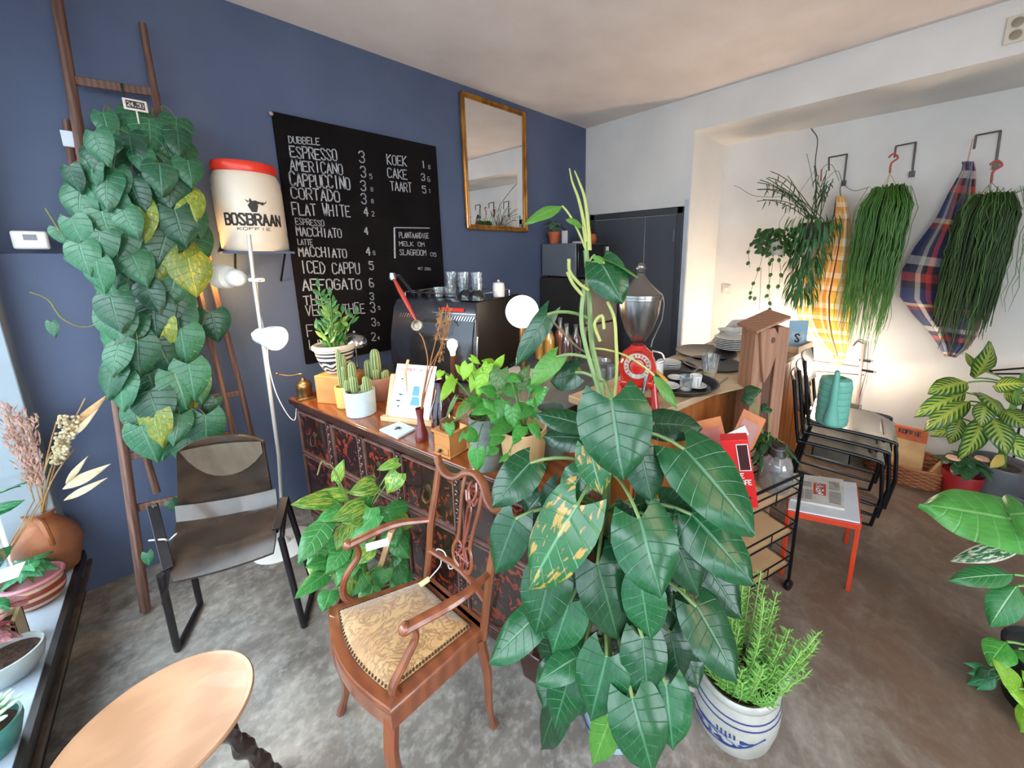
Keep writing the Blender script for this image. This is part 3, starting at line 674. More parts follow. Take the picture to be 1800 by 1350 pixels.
for i in range(210):
    t = rnd(0, 1); px = 112+(t-.5)*-24+rnd(-18, 18)*(1.1-t*.5); py = 730+t*85; b.ball(jp(px, py, 2.50+rnd(-.03, .03)), rnd(.0045, .0075), 6, 4)
stuff(b.build('sorghum_head', m_dry2, dbq))
for a, c_, w_, m_ in (((122, 760), (186, 694), .035, m_dry), ((125, 770), (168, 722), .022, m_dry2), ((110, 860), (188, 818), .045, m_dry2), ((115, 850), (150, 805), .022, m_dry2), ((112, 880), (184, 842), .03, m_dry2)):
    B().leaf(jp(*a), jp(*c_, 2.45), w_, (0, -1, .4), 'lance', .2, .1, .02, 7, 4).build('dry_leaf', m_, dbq, rec=False, ang=180)
pam = thing('pampas_bunch', 'dusty pink pampas plumes leaning by the window frame', 'dried flowers', (-.70, 2.54, ZW))
for bx, tx, ty in ((60, 8, 715), (70, 30, 728), (75, 50, 735)):
    a, c_ = oy(bx, 880, 2.42), oy(tx, ty, 2.42); B().tube([(-.70, 2.54, ZW+.02), a, c_], .002, 5).build('stem', m_dry, pam)
    b = B()
    for i in range(150):
        t = rnd(0, 1); P = c_.lerp(a, t*.85)+V((rnd(-.02, .02), rnd(-.02, .02), 0))*(1.1-t*.5); b.leaf(P, P+V((rnd(-.015, .015), rnd(-.015, .015), rnd(.015, .04))), .006, (0, -1, 0), 'lance', 0, 0, 0, 2, 2)
    b.nosharp = 1; stuff(b.build('plume', m_pink, pam, rec=False))
# striped pot
SP = V((-.545, 2.36, ZW))
M_, nt, p = newmat('red_cream_stripes'); uv = N(nt, 'UVMap'); s = N(nt, 'SeparateXYZ'); nt.links.new(uv.outputs[0], s.inputs[0])
f = mth(nt, 'GREATER_THAN', mth(nt, 'FRACT', mth(nt, 'ADD', mth(nt, 'MULTIPLY', s.outputs[1], 4.2), .3)), .55); nt.links.new(mixc(nt, f, hexc('7d3626'), hexc('c9a489')), p.inputs[0]); p.inputs['Roughness'].default_value = .35
rp = thing('striped_pot_plant', 'round red and cream striped pot with a leafy plant on the sill', 'potted plant', SP)
B().lathe(SP, [(0, 0), (.047, 0), (.06, .013), (.074, .045), (.075, .065), (.069, .092), (.064, .10)], 32).build('pot', M_, rp)
B().lathe(SP+V((0, 0, .098)), [(.064, 0), (.078, .003), (.08, .011), (.076, .017), (.064, .014), (.058, -.008), (0, -.010)], 32).build('rim', mat('pink_glaze', 'b8727a', .3), rp)
lm_ivy = leafmat('bright_window_leaf', '3f9a5a', '2a7a48', '9fdcae', 5, 1.2, rough=.4)
def tuft(par, C_, n, r, h, w, m_, shape='heart', up=.5, nm='leaf', stemm=None, lean=(0, 0), seed=0, hz=.3, droop=.2):
    random.seed(seed)
    for i in range(n):
        a = i*2.4+rnd(-.3, .3); q = ((i+.5)/n); rr = r*sqrt(q); hh = h*(hz+(1-hz)*(1-q*up)*rnd(.8, 1.1))
        b0 = V(C_)+V((cos(a)*rr*.45+lean[0]*hh, sin(a)*rr*.45+lean[1]*hh, hh)); tp = V(C_)+V((cos(a)*rr*1.15+lean[0]*hh, sin(a)*rr*1.15+lean[1]*hh, hh*(1-.35*q)+rnd(-.1, .1)*h))
        if (tp-b0).length < w*.9: tp = b0+(tp-b0).normalized()*w*1.15
        B().leaf(b0, tp, w*rnd(.8, 1.15), (cos(a)*.3, sin(a)*.3, 1), shape, .15, droop, .03, 6, 4).build(nm, random.choice(m_) if isinstance(m_, list) else m_, par, rec=False, ang=180)
        if stemm: B().tube(bez(C_, V(C_)+V((cos(a)*rr*.2, sin(a)*rr*.2, hh*.8)), b0, 4), .0018, 5).build('stem', stemm, par)
m_gst = mat('green_stem', '5f8a3a', .5, c2='4a7030', ns=20)
tuft(rp, SP+V((0, 0, .09)), 14, .06, .10, .05, lm_ivy, stemm=m_gst, seed=3)
# big glass jar with cuttings and lettering
GJ = V((-.655, 2.40, ZW)); gj = thing('glass_vase_plant', 'clear glass vase of lobed green leaves with white letters beside the window', 'potted plant', GJ)
m_gl = glassm('clear_glass', (.93, .98, .98), refl=.7)
B().lathe(GJ, [(0, .004), (.06, .004), (.064, .03), (.064, .30), (.062, .30), (.061, .03), (0, .012)], 32).build('vase', m_gl, gj)
random.seed(11)
for i in range(26):
    a = rnd(0, 6.28); z_ = rnd(.06, .46); rr = .02 if z_ < .28 else rnd(.03, .06); P = GJ+V((cos(a)*rr, sin(a)*rr, z_)); T_ = P+V((cos(a)*rnd(.02, .06) if z_ < .28 else cos(a)*.09, sin(a)*.05, rnd(.0, .06)))
    B().leaf(P, T_, .055, (cos(a), sin(a), .8), 'oval', .2, .2, .05, 6, 4).build('leaf', lm_ivy, gj, rec=False, ang=180)
B().tube([GJ+V((0, 0, .02)), GJ+V((.005, 0, .42))], .004, 6).build('stem', m_gst, gj)
va = atan2(-GJ.y, -GJ.x)
def jf(px, py): a = va+.25-py/.0665; return V((GJ.x+cos(a)*.0665, GJ.y+sin(a)*.0665, GJ.z+.26-px))
b = B(); write(b, 'BIOLOGICAL', 0, (1, 0, 0), (0, 1, 0), .2, .014, .003, fn=jf); b.build('lettering', m_lw, gj, smooth=False)
# wooden box pot, sloping card
wb = thing('wooden_planter_box', 'pale wooden box planter with a variegated plant in front of the striped pot', 'planter', (-.60, 2.12, ZW))
m_pine = wood('pale_pine', 'c9b58a', 'b09a6c', .5, (1, 1, 4), 3)
for a in ((-.655, 2.07, -.645, 2.17), (-.545, 2.07, -.535, 2.17), (-.655, 2.07, -.535, 2.08), (-.655, 2.16, -.535, 2.17)): B().box(a[0], a[1], ZW, a[2], a[3], ZW+.125).build('panel', m_pine, wb, bev=.001)
B().box(-.645, 2.08, ZW+.01, -.545, 2.16, ZW+.105).build('soil', m_soil, wb)
lm_pinkl = leafmat('pink_spotted_leaf', 'd8b8b8', 'b85a68', '7fa070', 5, 1.2, var=.5, vcol='c85a70', rough=.5, veins=.5)
lm_pinkr = leafmat('pink_leaf', 'c8566a', 'd88890', 'e8b8bc', 5, 1.2, rough=.5, veins=.5)
tuft(wb, (-.595, 2.12, ZW+.1), 14, .08, .12, .055, [lm_ivy, lm_pinkl], stemm=m_gst, seed=4)
cdp = V((-.565, 2.18, ZW+.24)); tag(B().hexa([cdp+V(q) for q in ((-.06, -.03, 0), (.05, -.05, .01), (.06, .0, .03), (-.05, .02, .02), (-.06, -.03, .003), (.05, -.05, .013), (.06, .0, .033), (-.05, .02, .023))]).build('plant_label_card', mat('label_card', 'd6dcd8', .6)), 'white plant label card resting on leaves above the wooden box planter', 'label')
# pink plant in white bowl
BW = V((-.545, 1.97, ZW)); bw = thing('white_bowl_plant', 'round white bowl with dark soil and a pink spotted plant on the sill', 'potted plant', BW)
B().lathe(BW, [(0, 0), (.035, 0), (.053, .01), (.073, .04), (.08, .07), (.079, .09), (.074, .091), (.072, .07), (0, .05)], 36).build('bowl', mat('grey_white_glaze', 'aab0ae', .4, c2='9aa09e', ns=20), bw, ang=60)
B().lathe(BW+V((0, 0, .072)), [(0, .006), (.04, .008), (.073, 0)], 20).build('soil', m_soil, bw)
tuft(bw, BW+V((-.03, .02, .075)), 26, .075, .13, .042, [lm_pinkl, lm_pinkr, lm_pinkl], stemm=mat('pink_stem', '8a5a50', .6), seed=5)
# succulent
SU = V((-.535, 1.68, ZW)); su = thing('succulent_pot', 'pale green rosette succulent in a small teal pot at the bottom left corner', 'potted plant', SU)
B().lathe(SU, [(0, 0), (.05, 0), (.06, .02), (.072, .07), (.072, .09), (.066, .09), (.064, .07), (0, .065)], 28).build('pot', mat('teal_glaze', '4f8f86', .3, c2='3a6e68', ns=9), su, ang=60)
B().lathe(SU+V((0, 0, .07)), [(0, .006), (.064, 0)], 20).build('soil', m_soil, su)
m_suc = mat('succulent_green', '9fc8ae', .5, c2='bfe0c4', ns=14)
random.seed(5)
for i in range(44):
    a = i*2.4; q = sqrt((i+.5)/44); el = 1.3-q*1.0; d_ = V((cos(a)*cos(el), sin(a)*cos(el), sin(el))); c0 = SU+V((0, .0, .095)); P = c0+d_*.015; T_ = c0+d_*(.05+.035*q)
    B().tube([P, P.lerp(T_, .5), P.lerp(T_, .85), T_], [.006, .011, .008, .001], 6, flat=.55).build('leaf', m_suc, su)

# ------------------------------------------------------------------ antique armchair
m_mah = wood('mahogany_frame', '84482a', '5a2c18', .3, (3, 3, 1.2), 2.5, coat=.4, bump=.04)
M_, nt, p = newmat('gold_brocade'); m_broc = M_
co = coords(nt, (1, 1, 1)); n = N(nt, 'TexNoise'); n.inputs['Scale'].default_value = 14; n.inputs['Detail'].default_value = 5; n.inputs['Distortion'].default_value = 3.2; nt.links.new(co, n.inputs[0])
rg = mth(nt, 'ABSOLUTE', mth(nt, 'SUBTRACT', n.outputs[0], .5)); n2 = N(nt, 'TexNoise'); n2.inputs['Scale'].default_value = 9; nt.links.new(co, n2.inputs[0])
c = mixc(nt, smap(nt, rg, .0, .07), hexc('744c24'), hexc('a57e4c')); c = mixc(nt, smap(nt, n2.outputs[0], .5, .68, 0, .8), c, hexc('8a5e30'))
nt.links.new(c, p.inputs[0]); p.inputs['Roughness'].default_value = .6; p.inputs['Sheen Weight'].default_value = .5; bumpit(nt, p, rg, .4, .01)
ac = thing('antique_armchair', 'antique mahogany armchair with pierced back splat and gold brocade seat', 'armchair', (.34, 1.0, 0))
zs = .45
fl_, fr_, br_, bl_ = V((.196, 1.228, zs)), V((.222, .825, zs)), V((.492, .836, zs)), V((.452, 1.122, zs))
def quadp(u, v, z=zs):   # u: left-right, v: front-back
    P = fl_.lerp(fr_, u).lerp(bl_.lerp(br_, u), v); P.z = z
    P.x -= .035*math.sin(pi*u)**1*(1-v)*(1 if True else 0) - .018*abs(math.sin(2*pi*u))*(1-v)*0
    return P
def loop(i0, n=10):
    L_ = [quadp(i0+(1-2*i0)*k/n, i0*1.0) for k in range(n)] + [quadp(1-i0, i0+(1-2*i0)*k/n) for k in range(n)] + [quadp(1-i0-(1-2*i0)*k/n, 1-i0) for k in range(n)] + [quadp(i0, 1-i0-(1-2*i0)*k/n) for k in range(n)]
    return L_
b = B(); prof_ = [(-.02, -.058), (-.012, -.012), (-.03, -.008), (-.03, .004), (-.015, .010), (.07, .010), (.07, -.058)]
rings = [b.ring([P+V((0, 0, z_)) for P in loop(i_)]) for i_, z_ in prof_]
for r0, r1 in zip(rings, rings[1:]): b.bridge(r0, r1)
b.bridge(rings[-1], rings[0]); b.build('seat_frame', m_mah, ac, bev=0, ang=50)
b = B(); rings = [b.ring([P+V((0, 0, z_)) for P in loop(i_)]) for i_, z_ in ((.075, .004), (.08, .018), (.12, .03), (.25, .040), (.40, .044))]
for r0, r1 in zip(rings, rings[1:]): b.bridge(r0, r1)
b.face(rings[-1]); b.build('seat_cushion', m_broc, ac, ang=80)
b = B()
L_ = loop(.082, 26)
for P in L_: b.ball(P+V((0, 0, .018)), .0042, 6, 4)
stuff(b.build('nail_trim', mat('dark_brass_nails', '5c4630', .35, .7), ac))
# back
LP = [V((.455, 1.125, .42)), V((.475, 1.122, .55)), V((.488, 1.118, .66)), V((.508, 1.113, .76)), V((.528, 1.108, .865))]
RP = [V((.495, .835, .42)), V((.498, .812, .55)), V((.503, .795, .66)), V((.520, .784, .76)), V((.540, .774, .865))]
B().tube(spl(LP, 5), [.015]*21, 8, flat=.75).build('back_post', m_mah, ac); B().tube(spl(RP, 5), [.015]*21, 8, flat=.75).build('back_post', m_mah, ac)
def bp(s_, z_):
    def at(Ls):
        for a, c_ in zip(Ls, Ls[1:]):
            if z_ <= c_.z or c_ is Ls[-1]: return a.lerp(c_, (z_-a.z)/(c_.z-a.z))
    P = at(LP).lerp(at(RP), s_); P.x += .022*sin(pi*s_); return P
def bt(nm, pts, r, k=5, flat=.7): return B().tube(spl([bp(*q) for q in pts], k), r, 8, flat=flat).build(nm, m_mah, ac)
bt('crest_rail', [(-.05, .885), (.0, .862), (.10, .838), (.24, .842), (.36, .872), (.5, .885), (.64, .872), (.76, .842), (.90, .838), (1.0, .862), (1.06, .885)], .0135, 5, .8)
bt('lower_rail', [(0, .56), (.5, .555), (1, .56)], .011, 4, .8)
B().beam(bp(0, .445), bp(1, .445), .02, .03).build('rear_rail', m_mah, ac)
m_spl = mat('polished_carved_splat', '8a4434', .25, c2='6b3026', ns=18, coat=.5)
sp_ = bt('splat_strip', [(.36, .865), (.355, .80), (.385, .72), (.40, .66), (.36, .635), (.34, .605), (.37, .575), (.45, .56)], .0075)
bt('splat_strip', [(.64, .865), (.645, .80), (.615, .72), (.60, .66), (.64, .635), (.66, .605), (.63, .575), (.55, .56)], .0075)
for pts, r_ in (([(.47, .86), (.44, .83), (.47, .80), (.50, .79), (.47, .765), (.48, .70), (.49, .66)], .005), ([(.53, .86), (.56, .83), (.53, .80), (.50, .79), (.53, .765), (.52, .70), (.51, .66)], .005),
                ([(.40, .82), (.44, .79), (.48, .80)], .004), ([(.60, .82), (.56, .79), (.52, .80)], .004),
                ([(.40, .655), (.47, .64), (.43, .61), (.40, .59)], .004), ([(.60, .655), (.53, .64), (.57, .61), (.60, .59)], .004), ([(.50, .66), (.50, .62), (.46, .60), (.50, .575), (.54, .60), (.50, .62)], .004), ([(.38, .605), (.50, .60), (.62, .605)], .004), ([(.5, .59), (.5, .56)], .009)):
    B().tube(spl([bp(*q) for q in pts], 5), r_, 6).build('fretwork', m_spl, ac)
B().lathe(bp(.5, .787), [(0, -.006), (.010, -.004), (.010, .004), (0, .006)], 12, axis=(1, 0, 0)).build('rosette', m_spl, ac)
# arms
def arm(rear, mid, front, sup, foot, nm):
    pts = spl([rear, mid, front], 8); b = B(); b.tube(pts, [.010+.006*min(1, i/10) for i in range(len(pts))], 8, flat=.75)
    b.ball(front, .0165, 10, 8); b.build('arm_rest', m_mah, ac)
    b = B().tube(spl([front+V((.02, 0, -.008)), sup[0], sup[1], sup[2], foot], 6), [.010+.005*(i/24) for i in range(25)], 8, flat=.8); b.build('arm_support', m_mah, ac)
arm(bp(0, .668), V((.39, 1.185, .668)), V((.262, 1.218, .652)), (V((.285, 1.212, .60)), V((.245, 1.225, .54)), V((.235, 1.225, .48))), V((.262, 1.205, .44)), 'l')
arm(bp(1, .668), V((.40, .782, .668)), V((.272, .818, .652)), (V((.295, .822, .60)), V((.262, .830, .54)), V((.235, .835, .49))), V((.255, .845, .44)), 'r')
# cabriole legs
def leg(a, k1, k2, f, r0=.021):
    pts = spl([a, k1, k2, f], 6); n = len(pts); B().tube(pts, [r0*(1-.45*min(1, i/n*1.25))+(.004 if i > n-3 else 0) for i in range(n)], 8).build('leg', m_mah, ac)
leg(V((.212, 1.205, .42)), V((.196, 1.235, .30)), V((.212, 1.24, .14)), V((.192, 1.275, .0)))
leg(V((.232, .848, .42)), V((.214, .825, .30)), V((.232, .828, .14)), V((.214, .80, .0)))
leg(V((.486, .842, .42)), V((.502, .835, .28)), V((.512, .85, .13)), V((.535, .865, .0)), .018)
leg(V((.45, 1.115, .42)), V((.47, 1.13, .28)), V((.478, 1.12, .13)), V((.505, 1.14, .0)), .018)
P = oz(752, 1025, .50); tgp = thing('chair_price_tag', 'cream paper tag tied to the back of the antique armchair', 'price tag', P)
q0 = oz(728, 1036, .475); B().hexa([q0+V(q) for q in ((-.0, -.012, 0), (.045, -.02, .012), (.05, .0, .012), (.004, .01, 0), (-.0, -.012, .003), (.045, -.02, .015), (.05, .0, .015), (.004, .01, .003))]).build('card', mat('cream_card', 'd9c08a', .7), tgp)
B().tube(spl([q0+V((.045, -.01, .012)), bp(.18, .53), bp(.10, .57), bp(.22, .575), bp(.30, .53), bp(.38, .545)], 5), .0022, 5).build('string', m_str, tgp)
P = oz(664, 957, .640); tag(B().hexa([P+V(q) for q in ((-.032, .01, -.012), (.028, -.014, -.012), (.030, -.010, -.0), (-.030, .014, .0), (-.032, .01, .006), (.028, -.014, .006), (.030, -.010, .012), (-.030, .014, .012))]).build('paper_label', mat('white_label', 'd8d4cc', .6)), 'small white paper label under the far armrest of the antique armchair', 'label')

# ------------------------------------------------------------------ dark antique dresser
ZD = .80
PL_ = V((.330, 2.385, 0)); DX = V((.227, -.974, 0)).normalized(); DT = frame(PL_, DX); DL, DDp = 1.62, .50
M_, nt, p = newmat('tortoise_panel'); m_tort = M_
co = coords(nt); v_ = N(nt, 'TexVoronoi'); v_.inputs['Scale'].default_value = 22; v_.inputs['Randomness'].default_value = .8; nt.links.new(co, v_.inputs[0])
n_ = N(nt, 'TexNoise'); n_.inputs['Scale'].default_value = 40; n_.inputs['Detail'].default_value = 4; nt.links.new(co, n_.inputs[0])
n_.inputs['Scale'].default_value = 24; n_.inputs['Distortion'].default_value = 1.4; f = smap(nt, mth(nt, 'ADD', n_.outputs[0], mth(nt, 'MULTIPLY', v_.outputs['Distance'], -.22)), .43, .50)
n3_ = N(nt, 'TexNoise'); n3_.inputs['Scale'].default_value = 5; nt.links.new(co, n3_.inputs[0])
f = mth(nt, 'MULTIPLY', f, smap(nt, n3_.outputs[0], .30, .45))
nt.links.new(mixc(nt, f, hexc('24120e'), hexc('7f2e18')), p.inputs[0]); p.inputs['Roughness'].default_value = .25; p.inputs['Coat Weight'].default_value = .5
m_dk = mat('dark_stained_oak', '2e1710', .3, c2='3f2014', ns=12, sc=(1, 4, 1), coat=.4)
m_top = wood('polished_orange_top', '9a5222', '5f2d12', .22, (3, 1, 1), 2.5, coat=.5, bump=.03)
dw = thing('antique_dresser', 'long dark antique dresser with mottled red panels and polished top', 'dresser', DT @ V((DL/2, DDp/2, 0)))
def dbx(nm, m, x0, y0, z0, x1, y1, z1, par=dw, bev=.002, **k): return B(DT).box(x0, y0, z0, x1, y1, z1).build(nm, m, par, bev=bev, org=ORG[dw.name], **k)
dbx('end_panel', m_tort, DL-.032, .07, .16, DL-.026, DDp-.05, .73); dbx('carcass', m_dk, .03, .03, .10, DL-.03, DDp-.01, .755)
B(DT).hexa([(-.0, -.0, .765), (DL, 0, .765), (DL, DDp, .765), (0, DDp, .765), (0, 0, ZD), (DL, 0, ZD), (DL, DDp, ZD), (0, DDp, ZD)]).build('top_board', m_top, dw, bev=.005)
dbx('top_moulding', m_dk, .012, .012, .742, DL-.012, DDp, .766, bev=.006); dbx('edge_band', m_dk, -.003, -.004, .768, DL+.003, .006, .794, bev=.004)
dbx('plinth', m_dk, .02, .015, .09, DL-.02, DDp-.01, .135, bev=.006)
xs = [.045, .335, .375, .60, .64, .87, .91, 1.22, 1.26, DL-.045]
m_line = mat('inlay_line', '7a5a50', .35, c2='5f4038', ns=20)
for i in range(0, 10, 2):
    a, c_ = xs[i], xs[i+1]
    for z0, z1 in ((.50, .735), (.15, .49)):
        pn = dbx('panel', m_tort, a, .018, z0, c_, .035, z1)
        b = B(DT)
        for q in ((a, z1-.008, c_, z1), (a, z0, c_, z0+.008)): b.box(q[0], .010, q[1], q[2], .022, q[3])
        for q in ((a, a+.007), (c_-.007, c_)): b.box(q[0], .010, z0, q[1], .022, z1)
        b.build('panel_moulding', m_line, pn, org=ORG[dw.name], smooth=False)
for i in range(1, 9, 2):
    a, c_ = xs[i], xs[i+1]; pl = dbx('pilaster', m_dk, a+.002, .008, .14, c_-.002, .03, .738)
    b = B(DT)
    for k in range(15): b.lathe(((a+c_)/2, .008, .17+k*.039), [(.010, -.002), (.012, .003), (.009, .006), (.005, .003), (.005, -.002)], 10, axis=(0, -1, 0))
    stuff(b.build('carved_guilloche', mat('carved_red_oak', '55241a', .3, c2='2e1510', ns=40, coat=.4) if i == 1 else bpy.data.materials['carved_red_oak'], pl, org=ORG[dw.name]))
for xx in (.19, .19+.55, 1.07):
    b = B(DT).lathe((xx, .016, .63), [(0, .004), (.010, .004), (.018, .001), (.018, -.002)], 12, axis=(0, -1, 0)).tube(spl([(xx-.02, .008, .625), (xx-.022, .002, .59), (xx, -.002, .575), (xx+.022, .002, .59), (xx+.02, .008, .625)], 4), .003, 6)
    b.build('drop_handle', mat('tarnished_brass', '5f4a34', .4, .6) if xx < .2 else bpy.data.materials['tarnished_brass'], dw)
for xx in (0.0, DL-.14):
    for yy in (0.0, DDp-.14):
        b = B(DT)
        for dx, dy, ax in (((0 if xx == 0 else .11), 0, 'x'), (0, (0 if yy == 0 else .11), 'y')): pass
        x0, x1, y0, y1 = (.02, .13, .02, .13) if 0 else (xx+.02, xx+.12, yy+.02, yy+.12)
        b.hexa([(x0+.02, y0+.005, 0), (x1-.01, y0+.005, 0), (x1-.01, y1-.02, 0), (x0+.02, y1-.02, 0), (x0, y0, .10), (x1, y0, .10), (x1, y1, .10), (x0, y1, .10)])
        b.build('bracket_foot', m_dk, dw, bev=.006)

# ------------------------------------------------------------------ things on the dresser
def dp(px, py, z=ZD): return oz(px, py, z)
m_brass = mat('aged_brass', '8f6f45', .3, .8, c2='6b5236', ns=20)
# brass hand mill
C_ = dp(537, 700); cg = thing('brass_coffee_mill', 'small old brass hand mill with a bent crank at the left end of the dresser', 'coffee mill', C_)
B().box(C_.x-.038, C_.y-.036, ZD, C_.x+.038, C_.y+.036, ZD+.012).build('base', m_brass, cg, bev=.003)
B().lathe(C_, [(0, .012), (.034, .012), (.034, .055), (.036, .058), (.036, .075), (.03, .09), (.012, .10), (.008, .115), (0, .115)], 20).build('body', m_brass, cg)
B().tube(spl([C_+V((0, 0, .115)), C_+V((-.004, .0, .135)), C_+V((-.05, .02, .132)), C_+V((-.095, .04, .145))], 4), .0035, 6).build('crank', m_brass, cg)
B().ball(C_+V((-.098, .04, .15)), .008, 8, 6).build('crank_knob', m_brass, cg)
# wooden box
A_, Bq = dp(558, 708), dp(622, 714); bx_ = Bq-A_; L_ = bx_.length
T_ = frame(A_, (bx_.x, bx_.y)); bxh = .145
m_obox = wood('orange_plywood', 'c98a50', 'a86a36', .4, (1, 1, 4), 2.5, bump=.05)
o = B(T_).box(0, 0, 0, .20, .15, bxh).build('wooden_box', m_obox, bev=.003)
tag(o, 'plain orange wooden box on the dresser under the striped bowl pot', 'box')
# striped pot with zz plant
C_ = oz(583, 664, ZD+bxh); C_ = T_ @ V((.075, .07, bxh)); zz = thing('zamioculcas_plant', 'upright glossy zamioculcas in a black and cream striped bowl pot', 'potted plant', C_)
M_, nt, p = newmat('striped_glaze'); uv = N(nt, 'UVMap'); s = N(nt, 'SeparateXYZ'); nt.links.new(uv.outputs[0], s.inputs[0])
wv = mth(nt, 'MULTIPLY', mth(nt, 'SINE', mth(nt, 'MULTIPLY', s.outputs[0], 50)), mth(nt, 'MULTIPLY', smap(nt, s.outputs[1], .42, .5), smap(nt, s.outputs[1], .72, .6, 0, .035)))
f = mth(nt, 'GREATER_THAN', mth(nt, 'FRACT', mth(nt, 'ADD', mth(nt, 'MULTIPLY', s.outputs[1], 9), mth(nt, 'MULTIPLY', wv, 9))), .5)
nt.links.new(mixc(nt, f, hexc('2f2e3a'), hexc('cfc4b6')), p.inputs[0]); p.inputs['Roughness'].default_value = .35
B().lathe(C_, [(0, 0), (.04, 0), (.05, .012), (.07, .05), (.084, .10), (.088, .13)], 32).build('pot', M_, zz)
B().lathe(C_, [(.088, .13), (.097, .135), (.098, .15), (.092, .156), (.08, .15), (.078, .12), (0, .118)], 32).build('rim', mat('cream_glaze', 'cdbba8', .35), zz)
lm_zz = leafmat('zz_green', '3f7f2a', '2c5f22', '8fb850', 4, 1, rough=.28, veins=.25); lm_zy = leafmat('zz_yellow_green', '8fa838', '5f8a2a', 'c0cc60', 4, 1, rough=.3, veins=.25)
random.seed(21)
for k, (dx, dy, h) in enumerate(((-.02, .02, .33), (.0, -.02, .29), (.03, -.02, .20), (.05, .0, .17), (-.045, -.02, .14), (.02, .03, .24), (.065, -.04, .19), (-.01, -.03, .21))):
    a0 = C_+V((dx*.3, dy*.3, .12)); tp = C_+V((dx*1.6, dy*1.6, .12+h)); P_ = bez(a0, a0.lerp(tp, .5)+V((-dx*.2, 0, .02)), tp, 12); B().tube(P_, [.006-.0004*i for i in range(13)], 6).build('stem', m_gst, zz)
    nl = int(h*38)
    for i in range(nl):
        t = .12+.86*i/nl; q = P_[min(12, int(t*12))]; sd = 1 if i % 2 else -1
        T2 = q+(RT*sd*(.8+rnd(-.2, .2))+V((-.35*rnd(0, 1), -.35*rnd(0, 1), .95)))*.052*(1.1-t*.4)
        B().leaf(q, T2, .024, V((-.5, -.6, .6)), 'oval', .15, .1, .0, 5, 4).build('leaflet', lm_zy if rnd(0, 1) < .3 else lm_zz, zz, rec=False, ang=180)
    B().leaf(tp-V((0, 0, .01)), tp+V((0, 0, .04)), .02, V((-.5, -.6, .3)), 'oval', .15, .1, 0, 5, 4).build('leaflet', lm_zz, zz, rec=False, ang=180)
# cacti
M_, nt, p = newmat('ribbed_cactus'); m_cac = M_
uv = N(nt, 'UVMap'); s = N(nt, 'SeparateXYZ'); nt.links.new(uv.outputs[0], s.inputs[0]); fr_c = mth(nt, 'ABSOLUTE', mth(nt, 'SUBTRACT', mth(nt, 'FRACT', mth(nt, 'MULTIPLY', s.outputs[0], 9)), .5))
nt.links.new(mixc(nt, smap(nt, fr_c, .34, .46, 1, 0), hexc('c9b878'), hexc('5f7a4a')), p.inputs[0]); p.inputs['Roughness'].default_value = .6
def cactus(par, base, r, h, lean=(0, 0)):
    b = B(); n = 54; prf = [(.75, 0), (.95, .15), (1, .4), (.97, .7), (.85, .88), (.55, .97), (.05, 1)]; rg = []; base = V(base)
    for k, (q, z_) in enumerate(prf):
        c_ = base+V((lean[0]*z_*h, lean[1]*z_*h, z_*h)); rg.append(b.ring([c_+V((cos(2*pi*i/n), sin(2*pi*i/n), 0))*r*q*(1-.13*(1+cos(9*2*pi*i/n+pi))/1) for i in range(n)]))
    for k in range(6): b.bridge(rg[k], rg[k+1], True, lambda i, m, k=k: ((i/m, k/6), ((i+1)/m, k/6), ((i+1)/m, (k+1)/6), (i/m, (k+1)/6)))
    b.face(rg[-1]); return b.build('column', m_cac, par, ang=80)
def cpot(name, label, C_, r, h, m, taper=.92, gr=None):
    t = thing(name, label, 'potted plant', C_, gr); B().lathe(C_, [(0, 0), (r*taper-.004, 0), (r*taper, .004), (r, h-.003), (r-.002, h), (r-.008, h), (r-.010, h-.015), (0, h-.016)], 32).build('pot', m, t)
    B().lathe(V(C_)+V((0, 0, h-.016)), [(r*.5, .004), (r-.009, .001)], 16).build('soil', m_soil, t); return t
C_ = dp(632, 732); C_.z = ZD
t = cpot('cactus_pot', 'cluster of ribbed cacti in a pale blue grey cylinder pot, nearest of the cacti', C_+V((.02, .03, 0)), .066, .12, mat('blue_grey_pot', 'b4c0c4', .5, c2='a6b4b9', ns=20), .96); C_ = C_+V((.02, .03, 0))
for q in ((-.015, .015, .018, .15), (.022, -.02, .017, .085), (-.035, -.02, .017, .085), (.005, -.03, .015, .05), (.045, .0, .015, .075), (-.048, .01, .014, .06)): cactus(t, C_+V((q[0]*RT.x-q[1]*.3, q[0]*RT.y+q[1], .105)), q[2], q[3])
C_ = dp(604, 718)+V((.02, .02, 0)); t = cpot('cactus_pot', 'tall thin yellowish cacti in a yellow pot beside the wooden box', C_, .045, .11, mat('yellow_pot', 'd0a85a', .5)); 
for q in ((-.012, 0, .014, .20), (.014, .012, .013, .17), (.0, -.018, .012, .12)): cactus(t, C_+V((q[0]*RT.x, q[0]*RT.y+q[1], .095)), q[2], q[3])
C_ = dp(668, 700); t = cpot('cactus_pot', 'round topped cacti in a brown terracotta pot, rearmost of the cacti', C_, .074, .125, mat('brown_terracotta', '9a6a52', .6, c2='87594a', ns=10), .85)
for q in ((-.005, 0, .025, .16), (-.04, .01, .022, .10), (.04, -.01, .016, .05), (-.02, -.04, .017, .06), (.022, -.03, .014, .045)): cactus(t, C_+V((q[0]*RT.x, q[0]*RT.y+q[1], .11)), q[2], q[3])
